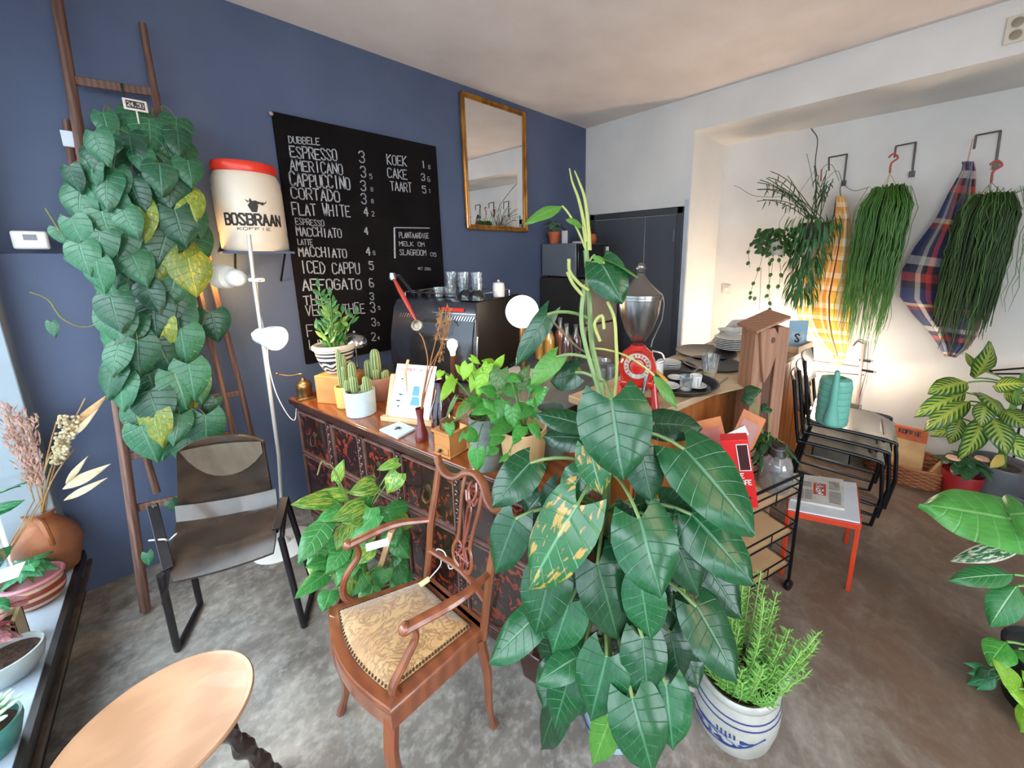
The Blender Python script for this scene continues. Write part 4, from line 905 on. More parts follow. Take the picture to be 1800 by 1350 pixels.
# chrome dome lamp behind
C_ = dp(650, 672)+V((.05, .10, 0)); C_ = V((.62, 2.19, ZD)); m_chr = mat('brushed_chrome', 'b9b9bd', .18, 1)
t = thing('chrome_dome_stand', 'small chrome dome on a thin stand behind the cacti', 'ornament', C_)
B().lathe(C_, [(0, 0), (.04, 0), (.04, .008), (.006, .012), (.005, .28), (0, .28)], 20).build('stand', m_chr, t)
B().lathe(C_+V((0, 0, .265)), [(.058, 0), (.06, .006), (.058, .03), (.045, .058), (.022, .072), (.006, .075), (.006, .085), (0, .087)], 28).build('dome', m_chr, t)
# menu easel
A_, Bq = dp(678, 737), dp(762, 747); d_ = Bq-A_; T_ = frame(A_, (d_.x, d_.y)); W_ = d_.length
ez = thing('menu_easel', 'pale wooden easel with a white printed drinks sheet on the dresser', 'menu stand', T_ @ V((W_/2, .04, 0)))
m_eas = wood('pale_beech', 'd9b48a', 'c79a70', .45, (2, 2, 2), 2)
B(T_).box(-.012, -.02, .0, W_+.012, .005, .022).build('ledge', m_eas, ez, bev=.002)
hE = .245; bk_ = .09
for x_ in (-.008, W_-.014): B(T_).hexa([(x_, .005, 0), (x_+.022, .005, 0), (x_+.022, .017, 0), (x_, .017, 0), (x_, .005+bk_*.7, hE*.8), (x_+.022, .005+bk_*.7, hE*.8), (x_+.022, .017+bk_*.7, hE*.8), (x_, .017+bk_*.7, hE*.8)]).build('upright', m_eas, ez, bev=.001)
B(T_).beam((W_/2, .16, .0), (W_/2, .075, hE*.75), .02, .01).build('rear_leg', m_eas, ez)
m_paper = mat('white_paper', 'd5dce0', .5)
x0, x1 = .022, W_-.02; yb, yt = -.003, .083
B(T_).hexa([(x0, yb, .022), (x1, yb, .022), (x1, yb+.004, .022), (x0, yb+.004, .022), (x0, yt, hE), (x1, yt, hE), (x1, yt+.004, hE), (x0, yt+.004, hE)]).build('drinks_sheet', m_paper, ez, smooth=False)
def es(u, v): return V((x0+(x1-x0)*u, yb+(yt-yb)*v-.0012, .022+(hE-.022)*v))
def esw(px, py): return T_ @ es(px, py)
m_blp = mat('blue_print', '5f93b8', .6); m_pinkp = mat('coral_print', 'c98a80', .6)
b = B(T_); b.face([b.add(es(*q)) for q in ((.5, .42), (.68, .42), (.66, .60), (.52, .60))]); b.face([b.add(es(*q)) for q in ((.48, .24), (.72, .24), (.68, .40), (.52, .40))]); b.build('cup_drawing', m_blp, ez, smooth=False)
b = B(T_)
for q in ((.22, .42, .09), (.2, .2, .06), (.2, .72, .05), (.18, .3, .1)): b.face([b.add(es(q[0]-q[2]/2, q[1]-.012)), b.add(es(q[0]+q[2]/2, q[1]-.012)), b.add(es(q[0]+q[2]/2, q[1]+.012)), b.add(es(q[0]-q[2]/2, q[1]+.012))])
b.build('small_print', m_ink, ez, smooth=False)
b = B(); write(b, 'SUMMER DRINKS', None, (1, 0, 0), (0, 0, 1), .8, .05, .012, fn=lambda px, py: esw(.12+px, .88+py)); b.build('lettering', m_pinkp, ez, smooth=False)
# long wooden pen
tag(B().tube([esw(.44, .52)+V((-.02, -.01, 0)), esw(.42, .8)+V((-.03, .0, .02)), esw(.40, 1.12)+V((-.025, .0, .0))], [.004, .008, .006], 8).build('wooden_spatula', m_eas), 'thin pale wooden spatula leaning on the drinks sheet', 'spatula')
q = [dp(*q_) for q_ in ((667, 758), (699, 773), (731, 756), (703, 744))]
fl2 = thing('flyer_stack', 'square stack of white flyers with a dark emblem on the dresser edge', 'flyers', (q[0]+q[2])/2)
B().hexa([Q+V((0, 0, .001)) for Q in q]+[Q+V((0, 0, .010)) for Q in q]).build('stack', mat('flyer_paper', 'cdd3d6', .5), fl2, bev=.001)
c_ = (q[0]+q[2])/2+V((0, 0, .011)); b = B(); u_ = (q[1]-q[0])*.14; w_ = (q[3]-q[0])*.14
for a in ((-1, 0, 1, .4), (-.3, -1, .3, 1), (-1, .7, .8, 1)): b.face([b.add(c_+u_*a[0]+w_*a[1]), b.add(c_+u_*a[2]+w_*a[1]), b.add(c_+u_*a[2]+w_*a[3]), b.add(c_+u_*a[0]+w_*a[3])])
b.build('emblem', m_ink, fl2, smooth=False)
# red bud vase with dried stalks
C_ = dp(742, 774); bv = thing('red_bud_vase', 'slim dark red glass bud vase at the front edge of the dresser', 'vase', C_)
B().lathe(C_, [(0, .0), (.022, 0), (.026, .006), (.025, .03), (.014, .075), (.012, .10), (.017, .14), (.0155, .14), (.010, .10), (.008, .05), (0, .02)], 24).build('body', mat('red_glass', '5c1a1c', .08, c2='6e2424', ns=6, spec=.8, coat=.6), bv)
def vb(px, py, Y): return oy(px, py, Y)
ds = thing('dried_stalks', 'tall dried stalks and a round seed pod standing in the red bud vase', 'dried flowers', C_+V((0, 0, .1)))
m_stalk = mat('orange_dried_stalk', 'b07038', .7, c2='8f5526', ns=30)
for pts in ([(742, 700), (752, 640), (745, 600), (737, 585)], [(744, 700), (756, 640), (768, 590), (780, 540)], [(746, 700), (760, 650), (778, 600), (786, 560)], [(745, 700), (752, 655), (770, 620)]):
    B().tube(spl([C_+V((0, 0, .08))]+[vb(x_, y_, C_.y+.02*i) for i, (x_, y_) in enumerate(pts)], 5), .0022, 6).build('stalk', m_stalk, ds)
P = vb(733, 572, C_.y+.06); B().lathe(P-FW*.0, [(0, -.008), (.019, -.006), (.023, 0), (.021, .007), (.015, .004), (.013, -.002), (0, -.002)], 20, axis=-FW).build('seed_pod', mat('pale_pod', 'b9a890', .6, c2='5c4a3a', ns=30), ds)
for x_, y0_, y1_ in ((776, 545, 600), (790, 538, 600), (783, 560, 640)):
    b = B()
    for i in range(70):
        t_ = rnd(0, 1); P = vb(x_+rnd(-5, 5)-t_*8, y0_+(y1_-y0_)*t_, C_.y+.06+rnd(-.01, .01)); b.leaf(P, P+V((rnd(-.008, .008), 0, rnd(.01, .022))), .005, (0, -1, 0), 'lance', 0, 0, 0, 2, 2)
    b.nosharp = 1; stuff(b.build('grass_plume', mat('tan_plume', 'b98a5c', .85, c2='9c6c40', ns=20) if x_ == 776 else bpy.data.materials['tan_plume'], ds, rec=False))
# wooden hand mill with drawer
q0, q1 = dp(762, 797), dp(800, 812); d_ = q1-q0; T_ = frame(q0, (d_.x, d_.y)); s_ = .092
wm = thing('wooden_coffee_mill', 'small orange wooden coffee mill with a drawer, right of the red vase', 'coffee mill', T_ @ V((s_/2, s_/2, 0)))
B(T_).box(0, 0, .0, s_, s_, .008).build('base', m_obox, wm, bev=.002); B(T_).box(.004, .004, .008, s_-.004, s_-.004, .092).build('body', m_obox, wm, bev=.002); B(T_).box(-.003, -.003, .092, s_+.003, s_+.003, .10).build('top', m_obox, wm, bev=.002)
dr_ = B(T_).box(.010, .0, .012, s_-.010, .006, .04).build('drawer', m_obox, wm, bev=.002); B(T_).ball((s_/2, -.007, .027), .007, 8, 6).build('knob', m_blackw, dr_, org=ORG[wm.name])
B(T_).lathe((s_/2, s_/2, .10), [(.036, 0), (.038, .006), (.032, .03), (.015, .042), (.005, .045), (.004, .06), (0, .06)], 20).build('hopper', m_brass, wm)
B(T_).tube([(s_/2, s_/2, .158), (s_/2+.05, s_/2-.04, .165)], .003, 6).build('crank', m_brass, wm)
# plum glass carafe behind
C_ = V((.80, 1.38, ZD)); C_ = oz(778, 768, ZD)+V((.05, .09, 0)); t = thing('plum_glass_carafe', 'dark plum tinted glass carafe behind the wooden coffee mill', 'carafe', C_)
B().lathe(C_, [(0, 0), (.045, 0), (.05, .01), (.048, .08), (.03, .13), (.02, .17), (.024, .21), (.022, .21), (.018, .17), (.028, .13), (0, .12)], 24).build('body', mat('plum_glass', '33181c', .07, spec=.8, coat=.6), t)
# galvanised can with lime plant
M_, nt, p = newmat('ribbed_zinc'); m_zinc = M_
n = N(nt, 'TexNoise'); n.inputs['Scale'].default_value = 9; n.inputs['Detail'].default_value = 6; nt.links.new(coords(nt, (1, 1, 3)), n.inputs[0]); nt.links.new(mixc(nt, smap(nt, n.outputs[0], .35, .65), hexc('868c86'), hexc('6b726c')), p.inputs[0]); p.inputs['Roughness'].default_value = .5; p.inputs['Metallic'].default_value = .35
C_ = dp(856, 822)+V((.015, .02, 0)); prf = [(0, 0), (.058, 0)]
for i in range(14): prf += [(.059, .004+i*.0135), (.0575, .0105+i*.0135)]
prf += [(.060, .193), (.056, .193), (.055, .175), (0, .174)]
zc = thing('zinc_can_plant', 'ribbed zinc can holding a lime green leafy plant on the dresser', 'potted plant', C_); B().lathe(C_, prf, 32).build('pot', m_zinc, zc); B().lathe(C_+V((0, 0, .174)), [(.02, .005), (.054, .002)], 16).build('soil', m_soil, zc)
lm_lime = leafmat('lime_leaf', '9fd03a', '7fb82c', 'c8e070', 5, 1.2, rough=.42, translu=.3, veins=.3); lm_fresh = leafmat('fresh_green_leaf', '4fa03a', '3a8a38', '8fcc60', 5, 1.2, rough=.35, translu=.25, veins=.3); lm_ol = leafmat('olive_leaf', '5f8a3a', '4a7030', '9ab060', 5, 1.2, rough=.4, veins=.3)
def leaves(par, lst, hub, stemm, rs=.0018, seed=1, nrm=None, shape='heart', fold=.18, droop=.15, wave=.03, nm='leaf', hubs=None, lobe=.2, nu=9, nv=6):
    """lst: (base px, tip px, width px, horizontal distance of base, of tip, material)"""
    random.seed(seed); out = []
    for q in lst:
        (x, y), (tx, ty), wpx, h1, h2, m_ = q[:6]; P, T2 = od(x, y, h1), od(tx, ty, h2)
        dep = (P-CAM).dot(FW); w_ = wpx*dep/FL
        nn = V(nrm) if nrm else (CAM-P).normalized()*.9+V((0, 0, .55))+V((rnd(-.25, .25), rnd(-.25, .25), 0))
        if len(q) > 6: nn = V(q[6])
        B().leaf(P, T2, w_, nn, shape, fold, droop, wave, nu, nv, lobe).build(nm, m_, par, rec=False, ang=180)
        if hub is not None or hubs:
            hb = min(hubs, key=lambda k: (V(k)-P).length+max(0, k[2]-P.z)*1.5) if hubs else V(hub)
            hb = V(hb); mid = hb.lerp(P, .55)+V((0, 0, (P-hb).length*.22)); B().tube(bez(hb, mid, P, 6), rs, 6).build('petiole', stemm, par)
h = sqrt(C_.x**2+C_.y**2)
Lm, Fr, Ol = lm_lime, lm_fresh, lm_ol
leaves(zc, [((822, 640), (812, 668), 24, h-.02, h-.04, Lm), ((838, 650), (826, 690), 22, h, h-.03, Lm), ((850, 655), (838, 700), 24, h-.02, h-.05, Lm), ((868, 640), (850, 632), 18, h+.02, h, Lm), ((872, 645), (885, 625), 16, h, h-.02, Lm), ((795, 668), (774, 705), 20, h-.05, h-.10, Lm), ((790, 662), (800, 690), 16, h-.04, h-.06, Lm), ((776, 652), (768, 664), 14, h, h-.02, Lm),
            ((870, 672), (875, 700), 34, h-.04, h-.07, Ol), ((880, 650), (868, 695), 34, h-.03, h-.07, Ol), ((840, 700), (806, 722), 22, h-.05, h-.10, Fr), ((822, 708), (800, 735), 20, h-.08, h-.12, Ol), ((868, 712), (832, 722), 30, h-.06, h-.12, Fr), ((858, 640), (846, 664), 22, h-.01, h-.03, Lm), ((828, 628), (846, 640), 12, h, h, Lm), ((812, 655), (802, 640), 12, h, h, Lm),
            ((800, 700), (782, 736), 8, h-.1, h-.12, Ol), ((790, 745), (792, 768), 18, h-.12, h-.14, Fr), ((815, 760), (806, 778), 8, h-.12, h-.14, Fr), ((838, 790), (838, 832), 32, h-.18, h-.20, Fr), ((822, 760), (845, 775), 26, h-.14, h-.14, Fr), ((870, 785), (855, 800), 24, h-.12, h-.14, Fr)], C_+V((0, 0, .17)), m_gst)
# wooden pot with pothos
C_ = dp(922, 836)+V((.02, .025, 0)); wp = thing('pothos_in_wooden_pot', 'green pothos in a pale turned wooden pot at the right end of the dresser', 'potted plant', C_)
B().lathe(C_, [(0, 0), (.062, 0), (.066, .004), (.082, .165), (.080, .168), (.074, .166), (.072, .14), (0, .138)], 36).build('pot', wood('striped_wood_pot', 'd0a878', 'b98c5c', .5, (1, 1, .15), 5), wp); B().lathe(C_+V((0, 0, .138)), [(.02, .006), (.071, .002)], 16).build('soil', m_soil, wp)
h = sqrt(C_.x**2+C_.y**2)
leaves(wp, [((885, 705), (862, 745), 30, h, h-.04, Fr), ((905, 690), (875, 672), 24, h+.04, h+.03, Fr), ((893, 748), (858, 762), 26, h-.05, h-.09, Fr), ((900, 715), (905, 758), 30, h-.02, h-.06, Fr), ((925, 712), (912, 735), 34, h, h-.05, Fr), ((940, 700), (958, 680), 34, h+.02, h, Fr), ((928, 730), (938, 700), 30, h, h, Fr), ((918, 750), (902, 778), 26, h-.05, h-.10, Fr), ((935, 745), (952, 772), 20, h-.05, h-.08, Fr), ((880, 765), (862, 782), 22, h-.08, h-.12, Fr), ((882, 740), (852, 700), 30, h-.02, h-.02, Fr), ((910, 680), (930, 640), 26, h+.05, h+.06, Ol), ((895, 660), (915, 668), 22, h+.03, h, Fr), ((870, 690), (845, 680), 26, h, h-.02, Fr),
            ((935, 668), (932, 690), 30, h+.06, h+.03, Fr), ((892, 800), (876, 812), 10, h-.1, h-.12, Fr)], C_+V((0, 0, .14)), m_gst, seed=4)
B().tube(spl([C_+V((-.03, -.02, .15)), od(902, 775, h-.1), od(896, 800, h-.1), od(890, 815, h-.1), od(880, 802, h-.1)], 5), .0015, 5).build('stem', m_gst, wp)
C_ = dp(975, 812)+V((.03, .05, 0)); t = thing('dark_green_can', 'dark grey green can behind the wooden pothos pot', 'pot', C_); B().lathe(C_, [(0, 0), (.05, 0), (.055, .19), (.05, .19), (.046, .02), (0, .015)], 28).build('body', mat('grey_green_can', '5c6a5e', .5, c2='4a564c', ns=9), t)

# ------------------------------------------------------------------ bar behind the dresser
ZC1 = .80
m_bar = mat('dark_bar_front', '26211e', .5, c2='302925', ns=6); m_steel = mat('worktop_steel', '8f8f8c', .3, .7, c2='7c7c7a', ns=6)
wt = thing('bar_cabinet', 'dark bar cabinet with a grey worktop behind the antique dresser', 'cabinet', (1.3, 1.7, 0))
pA, pB = DT @ V((.0, DDp+.004, 0)), DT @ V((DL-.18, DDp+.004, 0))
def poly(b, pts, z0, z1): return b.prism([(x, y, z0) for x, y in pts], (0, 0, z1-z0))
plan = [(pA.x+.0, pA.y), (1.12, 1.225), (2.06, 1.225), (2.06, 2.62), (.9, 2.62)]
poly(B(), [(x+.01, y+(.0)) for x, y in plan], .0, .765).build('carcass', m_bar, wt, smooth=False)
poly(B(), plan, .765, ZC1).build('worktop', m_steel, wt, bev=.002)
# ------------------------------------------------------------------ espresso machine
EM = frame(V((.872, 2.375, ZC1)), V((.255, -.57, 0))); EW = .625; ED = .50
em = thing('espresso_machine', 'large black espresso machine with a glossy rear panel and chrome trim', 'espresso machine', EM @ V((EW/2, ED/2, 0)))
m_eb = mat('machine_black', '2a2b33', .25, c2='24252c', ns=3, coat=.4); m_ebs = mat('machine_side_brown_black', '140e0c', .45, spec=.25); m_gloss = mat('machine_mirror_panel', '4a4c50', .12, .75, c2='5c5854', ns=3); m_satin = mat('satin_dark_panel', '3e4049', .3, .3)
side = [(.0, .05), (-.012, .10), (.0, .26), (.045, .43), (.075, .475), (.10, .485), (ED, .485), (ED, .05)]
b = B(EM); a = b.ring([(0, y, z) for y, z in side]); c_ = b.ring([(EW, y, z) for y, z in side]); b.face(a); b.face(c_[::-1]); b.bridge(a, c_); b.build('body', m_eb, em, bev=.006, ang=25)
def rear(u, z):    # point on the curved rear panel
    for (y0, z0), (y1, z1) in zip(side, side[1:]):
        if z0 <= z <= z1: return V((u, y0+(y1-y0)*(z-z0)/(z1-z0)-.004, z))
    return V((u, .08, z))
def rpanel(nm, m, u0, u1, z0, z1, n=8, d=0):
    rows = [[rear(u, z0+(z1-z0)*i/n)-V((0, d, 0)) for u in (u0, u1)] for i in range(n+1)]; B(EM).grid(rows).build(nm, m, em, rec=False)
B(EM).box(EW-.0, -.004, .04, EW+.012, ED, .49).build('side_panel', m_ebs, em, bev=.004)
B(EM).tube([V((EW+.006, p_.y-.004, p_.z)) for p_ in [rear(0, z) for z in (.06, .15, .26, .35, .43, .47)]], .006, 8).build('chrome_edge', m_chr, em)
rows = []
for i in range(13):
    z = .075+.30*i/12; lft = .16+.22*(abs((z-.20)/.20))**2.6*.6; rows.append([rear(u, z)-V((0, .003, 0)) for u in [lft+(EW-.03-lft)*j/8 for j in range(9)]])
B(EM).grid(rows).build('gloss_panel', m_gloss, em, rec=False, ang=180)
b = B(EM)
for i in range(30):
    u0 = .06+i*(EW-.09)/30
    if .16 < u0 < .40: continue
    p0, p1 = rear(u0, .375), rear(u0+.012, .40); b.hexa([p0+V((0, -.003, 0)), p0+V((.009, -.003, 0)), p0+V((.009, .003, 0)), p0+V((0, .003, 0)), p1+V((0, -.003, 0)), p1+V((.009, -.003, 0)), p1+V((.009, .003, 0)), p1+V((0, .003, 0))])
stuff(b.build('ribbed_band', m_chr, em))
rpanel('red_badge', mat('red_enamel', 'b0281c', .3), .36, .52, .425, .445, 2, .003); rpanel('chrome_line', m_chr, .30, EW-.02, .412, .416, 2, .003); rpanel('chrome_line', m_chr, .0, EW, .072, .078, 2, .003)
rpanel('brand_field', m_satin, .20, .46, .29, .355, 3, .0045)
B(EM).box(.01, .0, .02, EW-.01, ED-.01, .055).build('drip_base', mat('dark_copper', '4a2c20', .3, .4), em, bev=.004)  # drip base in dark copper brown
for x_ in (.04, EW-.04):
    for y_ in (.05, ED-.05): B(EM).lathe((x_, y_, 0), [(0, 0), (.02, 0), (.016, .02), (0, .02)], 12).build('foot', m_eb, em)
b = B(EM)
for q in (((.06, .09, .52), (EW-.04, .09, .52)), ((.06, ED-.04, .52), (EW-.04, ED-.04, .52)), ((.06, .09, .52), (.06, ED-.04, .52)), ((EW-.04, .09, .52), (EW-.04, ED-.04, .52))): b.tube(q, .004, 6)
for q in ((.06, .09), (EW-.04, .09), (.06, ED-.04), (EW-.04, ED-.04)): b.tube([(*q, .485), (*q, .52)], .004, 6)
b.build('cup_rail', m_chr, em)
m_glass2 = glassm('drinking_glass', (.90, .93, .94), refl=.6, body=.05)
zt_ = .487
def em_thing(nm, lab, cat, x, y, gr=None): return thing(nm, lab, cat, EM @ V((x, y, zt_)), gr)
for k, (x, h_) in enumerate(((.345, .16), (.435, .155), (.53, .15))):
    pos = ('leftmost of the three', 'middle of the three', 'rightmost of the three')[k]
    for j in range(3):
        g = em_thing('drinking_glass', 'clear tumbler, %s in the %s glass stacks on the espresso machine' % (('bottom', 'middle', 'top')[j], ('left', 'centre', 'right')[k]), 'glass', x-.02, .20+.0, 'tumblers stacked on the espresso machine')
        z0 = zt_+.004+j*.032; B(EM).lathe((x-.02, .20, z0), [(0, 0), (.028, 0), (.0275, .05), (.036, .088+(.0 if j < 2 else .0)), (.034, .088), (.026, .05), (.026, .008), (0, .006)], 20).build('tumbler', m_glass2, g)
for k, (x, y) in enumerate(((.285, .22), (.255, .16))):
    g = em_thing('drinking_glass', ('short clear glass left of the tall stacks on the espresso machine', 'short clear glass nearest the rail on the espresso machine')[k], 'glass', x, y); B(EM).lathe((x, y, zt_+.003), [(0, 0), (.025, 0), (.03, .06), (.028, .06), (.023, .008), (0, .006)], 18).build('tumbler', m_glass2, g)
m_bot = glassm('bottle_glass', (.94, .95, .95), refl=.22, body=.02)
m_cup = mat('black_cup_glaze', '17171b', .25, coat=.3)
for k, (x, y) in enumerate(((.50, .10), (.575, .10))):
    g = em_thing('upturned_black_cup', ('black coffee cup upside down on the machine, left of two', 'black coffee cup upside down on the machine, right of two')[k], 'cup', x, y, 'upturned black cups')
    B(EM).lathe((x, y, zt_+.002), [(.044, 0), (.043, .02), (.034, .045), (.018, .056), (.018, .06), (0, .06)], 22).build('bowl', m_cup, g); B(EM).tube(spl([(x-.02, y-.038, zt_+.012), (x-.03, y-.055, zt_+.02), (x-.025, y-.045, zt_+.04)], 4), .004, 6).build('handle', m_cup, g)
for k, (x, y) in enumerate(((.13, .14), (.18, .20), (.22, .12))):
    g = em_thing('espresso_cup', ('small dark cup at the left end of the machine top', 'small dark cup second from the left on the machine', 'small dark cup nearest the rail on the machine')[k], 'cup', x, y); B(EM).lathe((x, y, zt_+.002), [(0, 0), (.018, 0), (.028, .04), (.026, .04), (.016, .006), (0, .005)], 18).build('bowl', m_cup, g)
g = em_thing('white_sugar_jar', 'white lidded sugar jar at the right end of the espresso machine', 'jar', .585, .26); m_cer = mat('white_ceramic', 'cdc8c4', .3)
B(EM).lathe((.60, .30, zt_+.003), [(0, 0), (.035, 0), (.038, .06), (.034, .085), (.02, .09), (0, .09)], 22).build('body', m_cer, g); B(EM).ball((.60, .30, zt_+.10), .009, 10, 6).build('lid_knob', m_cer, g)
# red lever on the left
lv = thing('red_lever', 'red wooden lever handle with a chrome head at the left of the espresso machine', 'lever', EM @ V((.05, -.02, .5)))
P0, P1 = oy(690, 486, 2.20), oy(731, 563, 1.98); m_redw = mat('red_lacquer', 'b23a28', .3, coat=.4)
B().tube([P0.lerp(P1, t) for t in (.08, .35, .7, 1)], [.008, .013, .011, .006], 10).build('handle', m_redw, lv); B().lathe(P0+V((0, 0, -.02)), [(0, 0), (.018, .002), (.02, .02), (.016, .04), (0, .044)], 16).build('chrome_head', m_chr, lv)
B().tube([P0+V((0, 0, 0)), P0+V((.05, .03, .0)), EM @ V((.10, .12, .5))], .01, 8).build('pivot_arm', m_eb, lv)
# ------------------------------------------------------------------ lit bulb lamp, globe lamp
C_ = oz(797, 690, ZC1)+V((0, 0, 0)); C_ = V((.99, 1.70, ZC1)); P = od(795, 608, C_.xy.length)
t = thing('bulb_lamp', 'bare glowing bulb on a dark wooden stand in front of the machine', 'lamp', (P.x, P.y, ZC1)); C_ = V((P.x, P.y, ZC1))
B().lathe(C_, [(0, 0), (.045, 0), (.045, .02), (.02, .03), (.016, P.z-ZC1-.05), (0, P.z-ZC1-.045)], 20).build('stand', m_dk, t)
B().lathe(C_, [(.0, P.z-ZC1-.05), (.012, P.z-ZC1-.045), (.013, P.z-ZC1-.03), (.026, P.z-ZC1+.0), (.024, P.z-ZC1+.022), (.01, P.z-ZC1+.034), (0, P.z-ZC1+.036)], 20).build('bulb', mat('bulb_glow', 'ffe0a0', .4, emit=(1, .72, .35), es=10), t)
point('bulb_lamp_light', P+V((-.03, -.05, .03)), 1.8, (1, .66, .30), .03)
P = od(918, 548, 2.15); t = thing('globe_lamp', 'round white glowing globe lamp on the bar right of the espresso machine', 'lamp', (P.x, P.y, ZC1))
B().lathe((P.x, P.y, ZC1), [(0, 0), (.055, 0), (.055, .012), (.02, .02), (.02, P.z-ZC1-.085), (.03, P.z-ZC1-.08), (0, P.z-ZC1-.08)], 20).build('base', m_brass, t)
B().ball(P, .094, 32, 20).build('globe', mat('globe_glow', 'fff6e8', .4, emit=(1, .90, .74), es=3), t)
point('globe_lamp_light', P+V((-.12, -.12, 0)), 2.0, (1, .80, .56), .08)

# ------------------------------------------------------------------ fridge corner
m_frs = mat('dark_fridge_side', '35322f', .4, c2='2f2c2a', ns=3); m_frf = mat('satin_fridge_front', '8a8079', .35, .4, c2='7c736c', ns=3); m_mws = mat('grey_appliance_side', '6a6e76', .4, c2='62666e', ns=3); m_blkg = mat('black_glass_front', '0d0d10', .12, coat=.4)
fg = thing('fridge', 'tall dark fridge with a satin grey front in the corner by the doors', 'fridge', (2.62, 2.4, 0))
B().box(2.40, 2.15, .02, 2.85, 2.69, 1.34).build('body', m_frs, fg, bev=.01)
B().box(2.40, 2.115, .05, 2.85, 2.15, .935).build('lower_door', m_frf, fg, bev=.008); B().box(2.40, 2.115, .945, 2.85, 2.15, 1.335).build('upper_door', m_frf, fg, bev=.008)
for z0 in (.70, .98): B().box(2.42, 2.10, z0, 2.44, 2.116, z0+.2).build('handle', m_frs, fg, bev=.003)
mw = thing('microwave', 'grey microwave with a black glass front on top of the fridge', 'microwave', (2.6, 2.45, 1.34))
B().box(2.42, 2.25, 1.352, 2.84, 2.69, 1.645).build('body', m_mws, mw, bev=.008); B().box(2.425, 2.225, 1.36, 2.835, 2.25, 1.64).build('door', m_blkg, mw, bev=.004); B().box(2.80, 2.20, 1.40, 2.815, 2.226, 1.62).build('handle', m_lw, mw, bev=.003)
for x_ in (2.46, 2.80):
    for y_ in (2.3, 2.64): B().lathe((x_, y_, 1.34), [(0, 0), (.012, 0), (.012, .014), (0, .014)], 8).build('foot', m_blkg, mw)
m_or = mat('orange_clay_pot', 'b5562c', .6, c2='9c4826', ns=8)
C_ = V((2.50, 2.60, 1.645)); t = thing('clay_pot_plant', 'small leafy plant in an orange clay pot on top of the microwave', 'potted plant', C_)
B().lathe(C_, [(0, 0), (.042, 0), (.055, .085), (.062, .085), (.063, .108), (.055, .108), (.05, .09), (0, .09)], 24).build('pot', m_or, t); B().lathe(C_+V((0, 0, .09)), [(.02, .004), (.05, .001)], 12).build('soil', m_soil, t)
lm_gry = leafmat('grey_green_leaf', '5f7f6a', '3f6048', 'a8bfa8', 5, 1.2, var=.3, vcol='8fae98', rough=.5)
tuft(t, C_+V((0, 0, .09)), 14, .13, .12, .06, lm_gry, 'oval', stemm=m_gst, seed=8)
C_ = V((2.745, 2.36, 1.645)); t = thing('clay_pot_plant', 'dark leaved plant in a round orange pot above the black microwave door', 'potted plant', C_)
B().lathe(C_, [(0, 0), (.035, 0), (.052, .03), (.054, .06), (.042, .09), (.036, .09), (.03, .08), (0, .08)], 24).build('pot', m_or, t); lm_pur = leafmat('purple_dark_leaf', '3a1c28', '2a2a1c', '6a4048', 5, 1.2, rough=.5)
tuft(t, C_+V((0, 0, .08)), 16, .06, .07, .035, lm_pur, 'oval', stemm=m_gst, seed=9)
tag(B().box(2.575, 2.30, 1.6455, 2.67, 2.44, 1.665).build('white_box', m_wplast, bev=.003), 'flat white box lying on the microwave between the two clay pots', 'box')
tag(B().box(2.50, 2.44, 1.6455, 2.515, 2.50, 1.76).build('standing_card', m_wplast, bev=.001), 'thin white card standing on the microwave beside the clay pot', 'card')

# ------------------------------------------------------------------ bottles and cups on the bar
def bottle(nm, lab, C_, m, h=.27, r=.036, fill=.6, gr='drink bottles on the bar', cap=None):
    t = thing(nm, lab, 'bottle', C_, gr); C_ = V(C_)
    B().lathe(C_, [(0, .002), (r, .002), (r, h*.55), (r*.85, h*.65), (r*.36, h*.80), (r*.34, h*.95), (r*.42, h*.95), (r*.42, h), (r*.28, h), (r*.28, h*.8), (r*.75, h*.63), (r*.9, h*.54), (r*.9, .01), (0, .008)], 20).build('bottle_glass', m_bot, t)
    B().lathe(C_, [(0, .012), (r*.87, .012), (r*.89, h*.52), (r*.8, h*.62), (r*.5, h*.7), (0, h*.7)], 18).build('drink', m, t)
    if cap: B().lathe(C_+V((0, 0, h*.96)), [(r*.45, 0), (r*.45, .02), (0, .02)], 12).build('cap', cap, t)
m_oj = mat('yellow_juice', 'e0a416', .2, c2='d08c14', ns=10, coat=.6); m_or2 = mat('orange_juice', 'c96a20', .2, coat=.6); m_rj = mat('dark_red_juice', '4a0a12', .12, coat=.7)
bpos = [((950, 632), m_oj, 'yellow juice bottle, leftmost on the bar', .25, .55), ((966, 636), m_oj, 'tall bottle of yellow juice beside the dark red bottle', .29, .62), ((958, 622), m_or2, 'orange juice bottle behind the yellow ones', .26, .5), ((996, 641), m_rj, 'dark red juice bottle on the bar, nearest of the bottles', .29, .52),
        ((1012, 632), m_rj, 'red juice bottle half hidden right of the nearest dark bottle', .26, .4), ((985, 628), m_or2, 'amber bottle with a clear neck between yellow and red ones', .30, .45)]
for (x, y), m_, lab, h_, f_ in bpos: P = oz(x, y, ZC1); bottle('drink_bottle', lab, (P.x, P.y, ZC1), m_, h_, .042, f_)
tr_ = oz(985, 650, ZC1); tag(B().lathe((tr_.x+.02, tr_.y-.05, ZC1), [(0, .0), (.085, 0), (.092, .006), (.08, .006), (0, .004)], 28).build('green_saucer', mat('olive_dish', '8a8a3a', .5)), 'olive green round dish in front of the juice bottles', 'dish')
m_kr = mat('brown_paper_cup', '5c4a40', .6, c2='4e3f36', ns=8)
